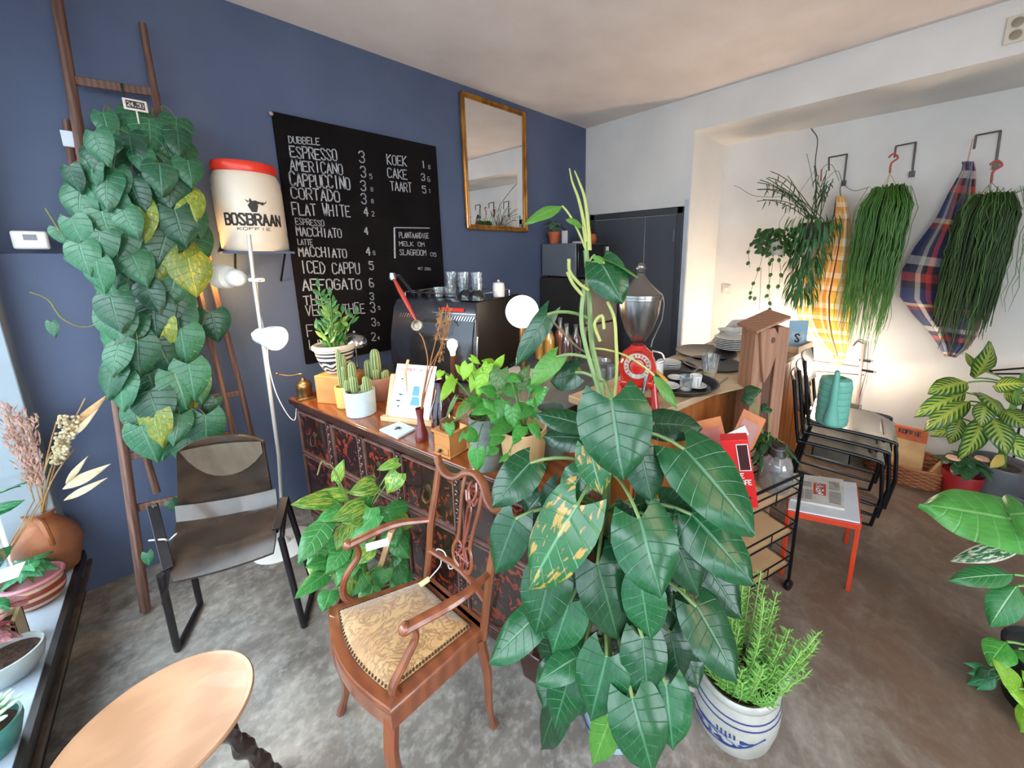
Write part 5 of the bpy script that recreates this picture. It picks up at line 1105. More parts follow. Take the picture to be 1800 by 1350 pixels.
for k, (x, y, h_, lab) in enumerate(((835, 668, .11, 'brown paper coffee cups stacked upside down with a pale mark'), (856, 668, .075, 'shorter stack of brown paper cups right of the taller one'))):
    P = oz(x, y, ZC1)+V((0, 0, 0)); t = thing('paper_cup_stack', lab, 'paper cups', P)
    for j in range(3): B().lathe(P, [(.042-.001*j, h_*j*.12), (.033, h_*(.76+.12*j)), (.031, h_*(.76+.12*j)), (.03, h_*(.74+.12*j)), (0, h_*(.74+.12*j))], 24).build('paper_cup', m_kr, t)
    if k == 0:
        a0 = atan2(-P.y, -P.x); b = B(); b.face([b.add((P.x+cos(a0+da)*.0415, P.y+sin(a0+da)*.0415, ZC1+z_)) for da, z_ in ((-.3, .03), (.3, .03), (.22, .05), (.0, .075), (-.22, .05))]); b.build('emblem', m_lw, t, smooth=False)
# napkin stack / white trays
P = oz(915, 660, ZC1); tag(B(frame(P, (.3, -1))).box(-.10, -.08, .001, .10, .08, .03).build('napkin_stack', m_cer, bev=.004), 'low stack of white napkins on the bar below the globe lamp', 'napkins')

# ------------------------------------------------------------------ serving bar
m_bt = wood('worn_bar_top', 'c2a88a', '9a7b5c', .5, (.6, 3, 1), 2.5, bump=.05); m_bf = wood('orange_bar_front', 'a8642e', '86481e', .5, (2, 2, .5), 2.2, bump=.05)
sb = thing('serving_bar', 'long wooden serving bar with an orange plank front behind the big plant', 'bar counter', (2.2, .9, 0))
def barp(x, f=0): return V((x, .795-(x-1.24)*.117+f, 0))
poly(B(), [(1.24, barp(1.24).y), (3.2, barp(3.2).y), (3.2, 1.20), (1.24, 1.20)], .845, .88).build('top_board', m_bt, sb, bev=.004, smooth=True)
poly(B(), [(1.28, barp(1.28, .05).y), (3.16, barp(3.16, .05).y), (3.16, 1.17), (1.28, 1.17)], .0, .845).build('carcass', mat('inner_bar_dark', '3a241a', .6), sb, smooth=False)
for i in range(13):
    xa = 1.285+i*.144; a, c_ = barp(xa, .03), barp(xa+.138, .03); poly(B(), [(a.x, a.y), (c_.x, c_.y), (c_.x, c_.y+.018), (a.x, a.y+.018)], .04, .84).build('plank', m_bf, sb, bev=.002)
poly(B(), [(1.26, .84), (1.28, .84), (1.28, 1.16), (1.26, 1.16)], .04, .84).build('end_panel', m_bf, sb, bev=.002)
ZB = .88
q = [oz(x, y, ZB+.001) for x, y in ((1240, 698), (1318, 680), (1306, 618), (1205, 655))]
mt_ = thing('paper_placemat', 'pale patterned paper sheet spread over the serving bar', 'table mat', (q[0]+q[2])/2)
B().prism([(p_.x, p_.y, ZB+.0005) for p_ in q], (0, 0, .0015)).build('sheet', mat('mottled_paper', 'd5bd9c', .6, c2='b59a76', ns=26, contrast=1.), mt_, smooth=False)
m_tray = mat('black_tray', '17151a', .35, c2='211e22', ns=6); m_wc = mat('worn_white_china', 'c9c9c6', .3)
def disc(nm, lab, cat, px, py, r, z, hh, m, gr=None, part='plate', rim=.012):
    P = oz(px, py, z); t = thing(nm, lab, cat, (P.x, P.y, z), gr); B().lathe((P.x, P.y, z), [(0, .001), (r*.8, .001), (r, hh), (r, hh+.004), (r*.97, hh+.004), (r*.78, .006), (0, .006)], 36).build(part, m, t); return t
disc('round_tray', 'black round tray on the bar, far one under the white plates', 'tray', 1240, 621, .20, ZB, .014, m_tray, 'black round trays')
disc('round_tray', 'black round tray on the bar behind the water glass', 'tray', 1252, 642, .175, ZB+.001, .012, m_tray, 'black round trays')
disc('round_tray', 'black round tray at the left, beside the red grinder', 'tray', 1178, 648, .16, ZB+.0, .014, m_tray, 'black round trays')
P = oz(1216, 688, ZB); pn = thing('serving_pan', 'black round serving pan full of used dishes at the front of the bar', 'pan', (P.x, P.y+.06, ZB)); PC = V((P.x+.02, P.y+.075, ZB))
B().lathe(PC, [(0, .001), (.15, .001), (.185, .03), (.19, .034), (.18, .034), (.15, .008), (0, .008)], 40).build('pan', m_tray, pn)
for (dx, dy, r_, h_, lab) in ((.03, -.07, .055, .012, 'small white saucer with crumbs in the front of the pan'), (-.07, .03, .06, .012, 'white saucer at the left of the serving pan'), (.07, .06, .045, .014, 'small dish at the back of the serving pan')):
    t = thing('saucer', lab, 'saucer', PC+V((dx, dy, .008)), 'saucers in the serving pan'); B().lathe(PC+V((dx, dy, .008)), [(0, .001), (r_*.6, .001), (r_, h_), (r_*.97, h_+.002), (r_*.6, .004), (0, .004)], 24).build('dish', m_wc, t)
t = thing('white_cup', 'small white and blue cup standing in the serving pan', 'cup', PC+V((.02, -.05, .02))); c_ = PC+V((.03, -.07, .013)); B().lathe(c_, [(0, 0), (.024, 0), (.03, .06), (.028, .06), (.022, .006), (0, .005)], 20).build('cup', m_lw, t)
a0 = atan2(-c_.y, -c_.x)+.9; b = B(); b.face([b.add(c_+V((cos(a0+da)*(.0245+z_*.1+.0008), sin(a0+da)*(.0245+z_*.1+.0008), z_))) for da, z_ in ((-.5, .008), (.4, .008), (.6, .052), (-.6, .052))]); b.build('blue_mark', mat('cobalt_print', '1e2f6e', .5), t, smooth=False)
t = thing('drinking_glass', 'clear glass standing among the dishes at the left of the serving pan', 'glass', PC+V((-.05, -.05, .01))); B().lathe(PC+V((-.045, -.055, .012)), [(0, 0), (.028, 0), (.034, .07), (.032, .07), (.026, .006), (0, .005)], 20).build('tumbler', m_glass2, t)
P = oz(1246, 668, ZB+.002); t = thing('water_glass', 'tall clear plastic cup with pale drink and a straw on the bar', 'glass', P); B().lathe(P, [(0, 0), (.032, 0), (.047, .135), (.05, .14), (.046, .136), (.03, .006), (0, .005)], 24).build('cup', m_glass2, t)
B().lathe(P, [(0, .007), (.030, .007), (.035, .05), (0, .05)], 20).build('drink', mat('pale_tea', 'b89a68', .2, coat=.5), t); B().tube([P+V((.01, .01, .02)), P+V((-.015, .02, .20))], .003, 6).build('straw', mat('grey_straw', '55504c', .5), t)
P = oz(1170, 652, ZB+.002); P.z = ZB+.015
for j in range(4):
    t = thing('saucer', ('lowest', 'second lowest', 'second highest', 'top')[j]+' white saucer in the small stack beside the red grinder', 'saucer', P+V((0, 0, j*.009)), 'saucer stack by the grinder'); B().lathe(P+V((.03+.004*(j % 2), 0, j*.009)), [(0, 0), (.04, 0), (.07, .009), (.068, .011), (.04, .003), (0, .003)], 24).build('dish', m_wc, t)
t = thing('white_mug', 'small white straight cup beside the saucers and the red grinder', 'cup', P); c_ = oz(1167, 655, ZB+.01); B().lathe((c_.x-.06, c_.y, ZB+.008), [(0, 0), (.026, 0), (.026, .075), (.023, .075), (.022, .006), (0, .005)], 20).build('cup', m_lw, t)
P = oz(1281, 617, ZB); 
for j in range(7):
    t = thing('white_plate', '%s white plate in the tall stack at the back of the serving bar' % ('lowest', 'second', 'third', 'fourth', 'fifth', 'sixth', 'topmost')[j], 'plate', P+V((0, 0, .018+j*.012)), 'plate stack on the bar'); B().lathe(P+V((rnd(-.004, .004), rnd(-.004, .004), .018+j*.012)), [(0, 0), (.06, 0), (.105, .013), (.104, .016), (.06, .004), (0, .004)], 32).build('dish', m_wc, t)
c_ = P+V((0, .0, .018+7*.012+.008)); t = thing('white_bowl', 'white bowl turned on top of the plate stack', 'bowl', c_); B().lathe(c_, [(.03, 0), (.032, .004), (.07, .03), (.085, .045), (.08, .045), (.06, .028), (0, .01)], 28).build('bowl', m_wc, t)
P = oz(1262, 602, ZB)+V((.25, .0, .0)); P = V((3.02, .98, ZB+.002)); t = thing('open_magazine', 'open grey magazine page propped up behind the plates', 'magazine', P)
B().hexa([P+V(q_) for q_ in ((-.15, .22, 0), (.0, .10, 0), (.004, .104, 0), (-.146, .224, 0), (-.02, .12, .16), (.10, .0, .17), (.104, .004, .17), (-.016, .124, .16))]).build('page', mat('grey_page', 'a9a29c', .5, c2='8f8882', ns=14), t)
B().hexa([P+V(q_) for q_ in ((-.25, .12, 0), (-.10, .0, 0), (-.096, .004, 0), (-.246, .124, 0), (-.17, .14, .10), (-.02, .02, .12), (-.016, .024, .12), (-.166, .144, .10))]).build('page', mat('white_red_page', 'd8cdc6', .5, c2='b5563c', ns=9, contrast=.5), t)
c_ = oz(1388, 606, ZB)-V((.1, .02, 0)); t = thing('small_framed_print', 'small pale blue framed print standing at the far end of the bar', 'picture', c_); fx = V((sin(YAW), -cos(YAW), 0))
B(frame(c_, (fx.x, fx.y))).box(-.01, 0, .0, .125, .012, .20).build('frame', mat('pale_blue_card', '8fb0c4', .5, c2='7ba0b8', ns=7), t, bev=.002)
B(frame(c_, (fx.x, fx.y))).box(.01, -.002, .03, .105, .0, .12).build('mount', mat('grey_blue_print', '6a8aa0', .5, c2='c0cdd4', ns=25, contrast=1.), t)
b = B(frame(c_, (fx.x, fx.y))); write(b, 'S', (.035, -.003, .045), (1, 0, 0), (0, 0, 1), .04, .055, .012); b.build('lettering', m_dark, t, smooth=False)
c_ = oz(1408, 628, ZB)-V((.06, .0, 0)); t = thing('cardboard_tray', 'low open cardboard tray at the end of the serving bar', 'box', c_); T_ = frame(V((2.86, .60, ZB+.001)), (1, -.11))
B(T_).box(0, 0, 0, .28, .24, .004).build('base', m_bt, t)
for q_ in ((0, 0, .28, .005), (0, .235, .28, .24), (0, 0, .005, .24), (.275, 0, .28, .24)): B(T_).box(q_[0], q_[1], .0, q_[2], q_[3], .05).build('side', mat('cardboard', 'b89470', .7, c2='a9855f', ns=12) if q_ == (0, 0, .28, .005) else bpy.data.materials['cardboard'], t)
c_ = oz(1275, 672, ZB+.002); tag(B().beam(c_-V((.06, -.01, -.004)), c_+V((.08, .02, .004)), .010, .004).build('table_knife', m_steel, bev=.001), 'table knife lying on the patterned paper sheet', 'knife')

# ------------------------------------------------------------------ red grinder with silver hopper
GC = V((1.335, .905, ZB)); P = od(1120, 650, 1.60); GC = V((P.x, P.y, ZB-.0)); gr_ = thing('red_coffee_grinder', 'tall vintage red coffee grinder with a silver urn hopper', 'coffee grinder', GC)
m_red = mat('glossy_red_enamel', 'b5241a', .22, c2='a01e16', ns=6, coat=.6); m_pew = mat('pewter_hopper', '8f8a86', .25, .9, c2='7a7470', ns=8)
hz = lambda y: H + (ray(1120, y).z/sqrt(ray(1120, y).x**2+ray(1120, y).y**2))*1.60
fdir = (CAM-GC); fdir.z = 0; fdir.normalize(); GT = frame(GC, (-fdir.y, fdir.x)); # x to the viewer's right?
zt1, zr, zb1, zk = hz(462), hz(521), hz(597), hz(655)
def gz(z): return z-ZB
B(GT).lathe((0, 0, 0), [(0, gz(zb1)-.01), (.03, gz(zb1)-.005), (.058, gz(hz(580))), (.082, gz(hz(550))), (.088, gz(hz(530))), (.089, gz(hz(522)))], 40).build('hopper', m_pew, gr_, ang=60)
B(GT).lathe((0, 0, gz(zr)), [(.089, -.012), (.093, -.010), (.092, -.002), (.095, 0), (.094, .010), (.088, .013), (.086, .016)], 40).build('hopper_rim', m_pew, gr_)
B(GT).lathe((0, 0, gz(zr)+.012), [(.092, 0), (.07, .018), (.04, .045), (.022, .07), (.014, .085), (.018, .09), (.012, .095), (.02, .105), (.018, .118), (.008, .126), (.0, .128)], 36).build('lid', m_pew, gr_, ang=60)
B(GT).tube([(.094, 0, gz(zr)), (.100, .0, gz(zr)-.03), (.094, 0, gz(zr)-.10), (.06, 0, gz(zb1)+.0), (.055, 0, gz(zb1)-.03)], .0028, 6).build('chain_rod', m_steel, gr_)
zm = gz(zk); hh = .062
b = B(GT); b.lathe((0, .06, zm+.03), [(0, -.0), (.062, 0), (.078, .012), (.08, .05), (.08, .10), (.07, .12), (.0, .125)], 36, axis=(0, -1, 0)); b.build('grinding_head', m_red, gr_, bev=0)
B(GT).lathe((0, 0, zm+.06), [(.07, 0), (.065, .03), (.035, .055), (.03, .065), (0, .066)], 32).build('collar', m_red, gr_)
sgn = -1
dial = B(GT).lathe((0, -.066, zm+.05), [(.034, 0), (.054, .0), (.056, .006), (.052, .010), (.036, .010), (.034, .006)], 40, axis=(0, -1, 0)).build('dial_ring', mat('dial_white', 'b8aca0', .4, c2='8a8078', ns=60), gr_)
B(GT).lathe((0, -.066, zm+.05), [(0, 0), (.034, 0), (.031, .016), (.018, .020), (0, .02)], 28, axis=(0, -1, 0)).build('dial_knob', m_red, gr_)
b = B(GT); 
for i in range(20):
    a = i*2*pi/20; 
    if 3.9 < a < 5.4: continue
    b.beam((cos(a)*.040, -.0768, zm+.05+sin(a)*.040), (cos(a)*.051, -.0768, zm+.05+sin(a)*.051), .004, .002, (0, 1, 0))
stuff(b.build('dial_marks', m_red, dial, org=ORG[gr_.name]))
B(GT).hexa([(-.075, -.05, gz(ZB)+.02+zm*.0+zm*.55), (.075, -.05, zm*.55+.02), (.075, .06, zm*.55+.02), (-.075, .06, zm*.55+.02), (-.068, -.06, zm-.02), (.068, -.06, zm-.02), (.068, .06, zm-.02), (-.068, .06, zm-.02)]).build('body_block', m_red, gr_, bev=.01)
for sx_ in (-1, 1): B(GT).tube([(sx_*.055, .0, zm*.6), (sx_*.072, .0, .12), (sx_*.085, -.02, .0)], [.016, .014, .016], 10).build('leg', m_red, gr_)
B(GT).box(-.10, -.08, .0, .10, .10, .018).build('base_plate', m_red, gr_, bev=.006); B(GT).tube(spl([(.04, -.03, zm*.6), (.045, -.06, .2), (.02, -.07, .06)], 5), .008, 8).build('spout_tube', m_chr, gr_)
B(GT).tube(spl([(.06, .0, zm+.10), (.10, .0, zm+.09), (.11, .0, zm+.06), (.09, .0, zm+.05)], 5), .005, 8).build('lock_lever', m_chr, gr_); B(GT).tube([(.08, -.02, zm+.02), (.125, -.04, zm-.02)], [.007, .010], 8).build('wooden_grip', mat('amber_grip', 'b5802c', .4), gr_)
# silver stand and glasses left of the grinder
for k, (x, y, r_, h_, lab) in enumerate(((1062, 640, .05, .03, 'small stack of clear glass dishes left of the red grinder'), (1075, 668, .03, .09, 'clear tumbler standing beside the red grinder'), (1056, 672, .028, .08, 'clear tumbler nearest the big plant stems'), (1050, 650, .028, .085, 'clear tumbler behind the two front tumblers'))):
    P = oz(x, y, ZC1); t = thing('clear_glass', lab, 'glass', P, 'clear glasses by the grinder'); B().lathe((P.x, P.y, ZC1+.001), [(0, 0), (r_*.8, 0), (r_, h_), (r_*.94, h_), (r_*.76, .006), (0, .005)], 20).build('tumbler', m_glass2, t)

# ------------------------------------------------------------------ tall wooden box
P = od(1338, 700, 2.05); WX = V((sin(YAW), -cos(YAW), 0)); T_ = frame((P.x, P.y, 0), (WX.x*.96+.1, WX.y*.96+.05)) @ Matrix.Diagonal((.72, 1, 1, 1)); tb_ = thing('tall_plank_box', 'tall narrow weathered wooden plank box with a sloping lid', 'wooden box', P*1); tb_.location.z = 0; ORG[tb_.name] = V((P.x, P.y, 0))
m_wp = wood('weathered_brown_plank', 'a3765a', '7c5440', .6, (5, 5, .8), 2.2, bump=.12)
zt_b = 1.205
B(T_).box(-.105, -.02, .0, -.02, .0, zt_b).build('plank', m_wp, tb_, bev=.002); B(T_).box(.055, -.02, .0, .085, .0, zt_b).build('plank', m_wp, tb_, bev=.002); B(T_).box(-.016, -.006, .0, .052, .0, zt_b-.2).build('plank', mat('dark_brown_wood', '5c3c2c', .7), tb_, bev=.002)  # set-back middle plank in a darker brown
B(T_).prism([(-.03, -.024, zt_b-.28), (.012, -.024, zt_b-.22), (.045, -.024, zt_b-.12), (.045, -.024, zt_b-.04), (.01, -.024, zt_b+.0), (-.09, -.024, zt_b-.01), (-.05, -.024, zt_b-.2)], (0, -.016, 0)).build('curved_cheek', m_wp, tb_, bev=.002)
B(T_).lathe((.005, -.041, zt_b-.06), [(0, .003), (.012, .003), (.015, 0), (.012, -.001)], 14, axis=(0, -1, 0)).build('dowel', bpy.data.materials['dark_brown_wood'], tb_)
for i, x_ in enumerate((.09, .115, .14)): B(T_).box(x_, -.012+i*.006, .0, x_+.021, .10, zt_b-.005*i).build('plank', m_wp, tb_, bev=.002)
B(T_).box(-.105, .0, .0, -.085, .10, zt_b).build('plank', m_wp, tb_, bev=.002)
B(T_).hexa([(-.13, -.055, zt_b-.025), (.10, -.055, zt_b+.045), (.10, .12, zt_b+.055), (-.13, .12, zt_b-.015), (-.13, -.055, zt_b-.012), (.10, -.055, zt_b+.058), (.10, .12, zt_b+.068), (-.13, .12, zt_b-.002)]).build('sloping_lid', m_wp, tb_, bev=.002)
b = B(T_)
for q_ in ((-.09, zt_b-.12), (-.03, zt_b-.35), (-.09, zt_b-.37), (.07, zt_b-.3), (-.06, zt_b-.18)): b.lathe((q_[0], -.02, q_[1]), [(0, .003), (.003, .002), (.004, 0)], 6, axis=(0, -1, 0))
stuff(b.build('nail_heads', m_steel, tb_))

# ------------------------------------------------------------------ trolley with its load
K0 = V((1.80, .305, 0)); kx = V((-.95, .31, 0)).normalized(); KT = frame(K0, kx)   # x along the long side to the left, y towards the camera
KL, KW = .50, -.19
tl = thing('trolley', 'small trolley of beige wooden trays in a black wire frame on castors', 'trolley', KT @ V((KL/2, KW/2, 0)))
m_tray2 = mat('beige_ply_tray', 'c9a882', .45, c2='b8946c', ns=3, sc=(1, 1, 1)); m_wire = mat('black_wire_frame', '121113', .35, .5)
for z_ in (.13, .30, .50):
    B(KT).box(.01, KW+.01, z_, KL-.01, -.01, z_+.014).build('tray', m_tray2, tl, bev=.004)
    for za in (z_+.015, z_+.06): B(KT).tube([(0, 0, za), (KL, 0, za), (KL, KW, za), (0, KW, za)], .004, 6, closed=True).build('wire_rail', m_wire, tl)
    for x_ in (.17, .34): B(KT).tube([(x_, 0, z_+.0), (x_, 0, z_+.06)], .003, 6).build('wire_upright', m_wire, tl)
for x_ in (0, KL):
    for y_ in (0, KW):
        B(KT).tube([(x_, y_, .05), (x_, y_, .60)], .0075, 8).build('post', m_wire, tl); w_ = B(KT).lathe((x_, y_-.01, .026), [(0, 0), (.024, .001), (.026, .005), (.026, .015), (.024, .019), (0, .02)], 20, axis=(0, 1, 0)).build('castor', m_wire, tl)
for y_ in (0, KW): B(KT).tube([(0, y_, .60), (KL, y_, .60)], .006, 8).build('top_rail', m_wire, tl)
ZT = .514
# red boxed book leaning, greeting cards, smoke jug, plant
def kp(px, py, z): return oz(px, py, z)
WX = V((sin(YAW), -cos(YAW), 0)); rb = thing('red_carton', 'tall bright red carton with a dark window and white lettering', 'carton', oz(1310, 893, ZT))
P0_ = oz(1286, 892, ZT+.026); RT_ = frame(P0_, (WX.x, WX.y)) @ Matrix.Rotation(R(-13), 4, 'Y') @ Matrix.Rotation(R(-18), 4, 'Z')
m_rc = mat('red_carton', 'c91a1c', .4, c2='b81618', ns=4)
B(RT_).box(0, 0, 0, .10, .055, .30).build('carton', m_rc, rb, bev=.002)
B(RT_).box(.055, -.0015, .17, .092, .0, .28).build('window', mat('dark_red_window', '3c0d10', .3), rb)
b = B(RT_)
for q_ in ((.052, .167, .055, .283), (.092, .167, .095, .283), (.052, .28, .095, .283), (.052, .167, .095, .17)): b.box(q_[0], -.0025, q_[1], q_[2], .0, q_[3])
b.build('window_border', m_lw, rb)
for z_, s_ in ((.135, 'LE'), (.105, 'CAFE'), (.06, '1'), (.03, 'KG')): b = B(); write(b, s_, None, (1, 0, 0), (0, 1, 0), .012*len(s_), .02, .004, fn=lambda px, py, z_=z_: RT_ @ V((.04+px, -.0012, z_+py))); b.build('lettering', m_lw, rb, smooth=False)
m_cardo = mat('orange_greeting_card', 'c9763a', .5, c2='8a4a2c', ns=9, contrast=1.); m_cardg = mat('mottled_photo_card', '8a7a70', .4, c2='b5342c', ns=14, contrast=1.)
for k, (px, py, h1, an, lab) in enumerate(((1275, 745, 1.84, -14, 'greeting card in clear wrap with an orange border, left of the red carton'), (1302, 742, 1.9, 26, 'greeting card with a flower photo tilted right of the red carton'))):
    P = KT @ V((.34-.10*k, -.13-.06*k, ZT)); t = thing('greeting_card', lab, 'card', P, 'wrapped greeting cards'); CT = frame(P+V((0, 0, .05)), (WX.x, WX.y)) @ Matrix.Rotation(R(an), 4, 'Y') @ Matrix.Rotation(R(-12), 4, 'X')
    B(CT).box(-.06, 0, 0, .06, .006, .30).build('card_board', m_cardo, t, bev=.001); B(CT).box(-.045, -.002, .05, .045, .0, .26).build('photo', m_cardg, t)
tag(B(frame(KT @ V((.18, -.20, ZT+.20)), (WX.x, WX.y)) @ Matrix.Rotation(R(-28), 4, 'Y')).box(-.055, 0, 0, .055, .003, .05).build('price_card', m_paper), 'small white price card leaning on the tilted greeting card', 'price card')
JP = oz(1360, 858, ZT); t = thing('smoked_glass_jug', 'bulbous smoked glass jug with a black clamp on the trolley', 'jug', JP)
m_smoke = glassm('smoked_glass', (.46, .43, .42), refl=.7, body=.25)
B().lathe(JP, [(0, .001), (.055, .001), (.064, .02), (.068, .06), (.066, .12), (.055, .15), (.03, .165), (.026, .19), (.030, .2), (.024, .2), (.022, .17), (.05, .145), (.062, .1), (.06, .02), (0, .01)], 32).build('glass_body', m_smoke, t, ang=60)
B().lathe(JP+V((0, 0, .155)), [(.034, 0), (.034, .02), (.028, .03), (.028, .06), (0, .06)], 20).build('collar', m_blackw, t); u_ = (CAM-JP); u_.z = 0; u_.normalize(); B().beam(JP+u_*.070+V((0, 0, .10)), JP+u_*.035+V((0, 0, .17)), .018, .008, tuple(u_)).build('clamp', m_blackw, t)
PP = KT @ V((.045, -.21, ZT)); PP = V((1.93, .43, 0)); 
pl_ = thing('trolley_fern', 'dark arching leafed plant in a speckled pot behind the smoked jug', 'potted plant', KT @ V((.035, -.14, ZT)))
PC2 = KT @ V((.035, -.14, ZT-.54)); B().lathe(PC2+V((0, 0, .54)), [(0, 0), (.035, 0), (.05, .08), (.046, .08), (.042, .07), (0, .07)], 24).build('pot', mat('speckled_pot', 'b9ab94', .6, c2='4a4038', ns=70, contrast=.4), pl_)
lm_dk = leafmat('deep_green_leaf', '2a5a2c', '1c4424', '4f8048', 5, 1.2, rough=.35, veins=.3); random.seed(14)
tuft(pl_, PC2+V((0, 0, .61)), 44, .15, .14, .036, lm_dk, 'lance', stemm=m_gst, seed=15, droop=.5); tuft(pl_, PC2+V((-.06, -.02, .62)), 10, .06, .10, .03, lm_pur, 'oval', seed=16)
leaves(pl_, [((1312, 690), (1338, 683), 26, 1.9, 1.9, lm_dk), ((1320, 698), (1300, 702), 26, 1.9, 1.9, lm_dk), ((1350, 715), (1338, 722), 22, 1.9, 1.88, lm_dk), ((1322, 700), (1316, 715), 10, 1.9, 1.88, lm_fresh)], PC2+V((0, 0, .63)), m_gst)

# ------------------------------------------------------------------ red side table with newspaper
m_rt = mat('red_lacquered_metal', 'c23a1c', .35, c2='b03418', ns=5); ta = [V((1.87, .357, .36)), V((1.99, .095, .36)), V((2.35, .154, .36)), V((2.20, .42, .36))]
t = thing('red_side_table', 'low red metal side table with a white top beside the trolley', 'table', (2.1, .25, 0)); cen = sum(ta, V((0, 0, 0)))/4
B().hexa([p_+V((0, 0, -.004)) for p_ in ta]+[p_+V((0, 0, .004)) for p_ in ta]).build('white_top', mat('white_table_top', 'c4c6cc', .35), t, bev=.002)
for i in range(4): a, c_ = ta[i], ta[(i+1) % 4]; B().beam(a+V((0, 0, -.018)), c_+V((0, 0, -.018)), .014, .028).build('apron_rail', m_rt, t, bev=.002); q_ = a+(cen-a)*.03; B().beam((q_.x, q_.y, 0), (q_.x, q_.y, .35), .018, .018).build('leg', m_rt, t, bev=.002)
na = [cen+(p_-cen)*.78+V((.02, .03, 0)) for p_ in ta]; t = thing('newspaper', 'folded newspaper with a red masthead block on the red side table', 'newspaper', cen+V((0, 0, .005)))
B().hexa([V((p_.x, p_.y, .3645)) for p_ in na]+[V((p_.x, p_.y, .376)) for p_ in na]).build('folded_pages', mat('newsprint', 'bdb9b2', .7, c2='a9a5a0', ns=12), t, bev=.001)
def npf(u, v): P = na[0].lerp(na[1], v).lerp(na[3].lerp(na[2], v), u); return V((P.x, P.y, .3768))
def nblock(nm, m, u0, v0, u1, v1): b = B(); b.face([b.add(npf(*q_)) for q_ in ((u0, v0), (u1, v0), (u1, v1), (u0, v1))]); b.build(nm, m, t, smooth=False)
nblock('masthead_block', mat('red_news_ink', 'b5321f', .7), .30, .42, .72, .66); b = B()
for (u0, v0, n_, w_) in ((.1, .08, 7, .16), (.1, .26, 7, .14), (.55, .08, 4, .3), (.1, .72, 8, .22)):
    for k in range(n_): b.face([b.add(npf(*q_)) for q_ in ((u0+k*.05, v0), (u0+k*.05+.025, v0), (u0+k*.05+.025, v0+w_), (u0+k*.05, v0+w_))])
stuff(b.build('print_columns', mat('grey_news_ink', '6a6764', .8), t, smooth=False, rec=False)); nblock('news_photo', mat('news_photo_grey', '55524e', .7, c2='a09c98', ns=30, contrast=1.), .55, .72, .85, .92)
b = B(); write(b, 'NEWS', None, (1, 0, 0), (0, 1, 0), .36, .12, .03, fn=lambda px, py: npf(.33+px, .60-py)+V((0, 0, .0004))); b.build('lettering', m_paper, t, smooth=False)

# ------------------------------------------------------------------ stack of black chairs with silvery seats
m_seat2 = mat('grey_worn_seat', '77716a', .25, c2='5c5650', ns=3, coat=.4); CHT = frame((2.76, .30, 0), (.12, -1))
for k in range(3):
    dz_, dx_ = .065*k, .022*k; t = thing('stacking_chair', ('lowest', 'middle', 'top')[k]+' black tube chair with grey seat in the stack by the bar end', 'chair', CHT @ V((dx_, 0, 0)), 'stacked tube chairs')
    T_ = CHT @ Matrix.Translation((dx_, 0, dz_)); zs2 = .43
    rows = [[V((-.20+.42*i/8, (-.20+.40*j/8)*(1-.12*(i/8 > .8)), zs2-.012*(1-((j-4)/4)**2)-(.035*((i-6)/2)**2 if i > 6 else 0)+(.02 if i == 0 else 0))) for j in range(9)] for i in range(9)]
    b_ = [[T_ @ p_ for p_ in r_] for r_ in rows]; shell(b_, .010, 'seat', m_seat2, t)
    rows = [[T_ @ V((-.22-.05*i/5+.03*(1-((j-4)/4)**2)*-1, -.19+.38*j/8, zs2+.17+.20*i/5)) for j in range(9)] for i in range(6)]; shell(rows, .010, 'backrest', m_seat2, t)
    for sy in (-.205, .205):
        B(T_).tube(spl([(-.26, sy, zs2+.37), (-.22, sy, zs2+.1), (-.20, sy, zs2-.01)], 4)+spl([(-.20, sy, zs2-.01), (.16, sy, zs2-.012), (.205, sy, zs2-.05), (.225, sy, .20)], 4)+([V((.20, sy, .02)), V((.12, sy, .012 if k == 0 else .02)), V((-.22, sy, .012 if k == 0 else .02)), V((-.245, sy, .05)), V((-.19, sy, zs2-.03))]), .010, 8).build('side_frame', m_wire, t)
    B(T_).tube([(-.20, -.205, zs2-.02), (-.20, .205, zs2-.02)], .009, 8).build('cross_bar', m_wire, t); B(T_).tube([(.15, -.205, zs2-.02), (.15, .205, zs2-.02)], .009, 8).build('cross_bar', m_wire, t)
# watering can
WC = oz(1456, 752, .60); WC = V((2.575, .33, .571)); t = thing('watering_can', 'ribbed sea green plastic watering can standing on the stacked chairs', 'watering can', WC)
m_wcn = mat('sea_green_plastic', '6fb0a0', .4, c2='63a494', ns=4); dep = (WC-CAM).dot(FW); r_ = 24*dep/FL; h_ = 84*dep/FL
prf = [(0, 0), (r_*.9, 0), (r_, .01)]
for i in range(6): z0 = .02+i*(h_-.05)/6; dz_ = (h_-.05)/6; prf += [(r_, z0), (r_*1.02, z0+dz_*.4), (r_*1.0, z0+dz_*.8), (r_*.95, z0+dz_*.9)]
prf += [(r_*.98, h_-.03), (r_*.92, h_-.008), (r_*.6, h_), (r_*.55, h_), (r_*.55, h_-.02), (0, h_-.06)]
B().lathe(WC, prf, 36).build('body', m_wcn, t)
u_ = CAM-WC; u_.z = 0; u_.normalize(); B().tube([WC+u_*(r_*1.0)+V((0, 0, .035)), WC+u_*(r_*1.3)+V((0, 0, h_*.5)), WC+u_*(r_*1.45)+V((0, 0, h_*1.22))], [r_*.5, r_*.27, r_*.16], 14).build('spout', m_wcn, t); B().tube(spl([WC-u_*r_*.9+V((0, 0, h_*.3)), WC-u_*r_*1.5+V((0, 0, h_*.7)), WC-u_*r_*.8+V((0, 0, h_*1.05)), WC+V((0, 0, h_))], 5), r_*.13, 8).build('handle', m_wcn, t)

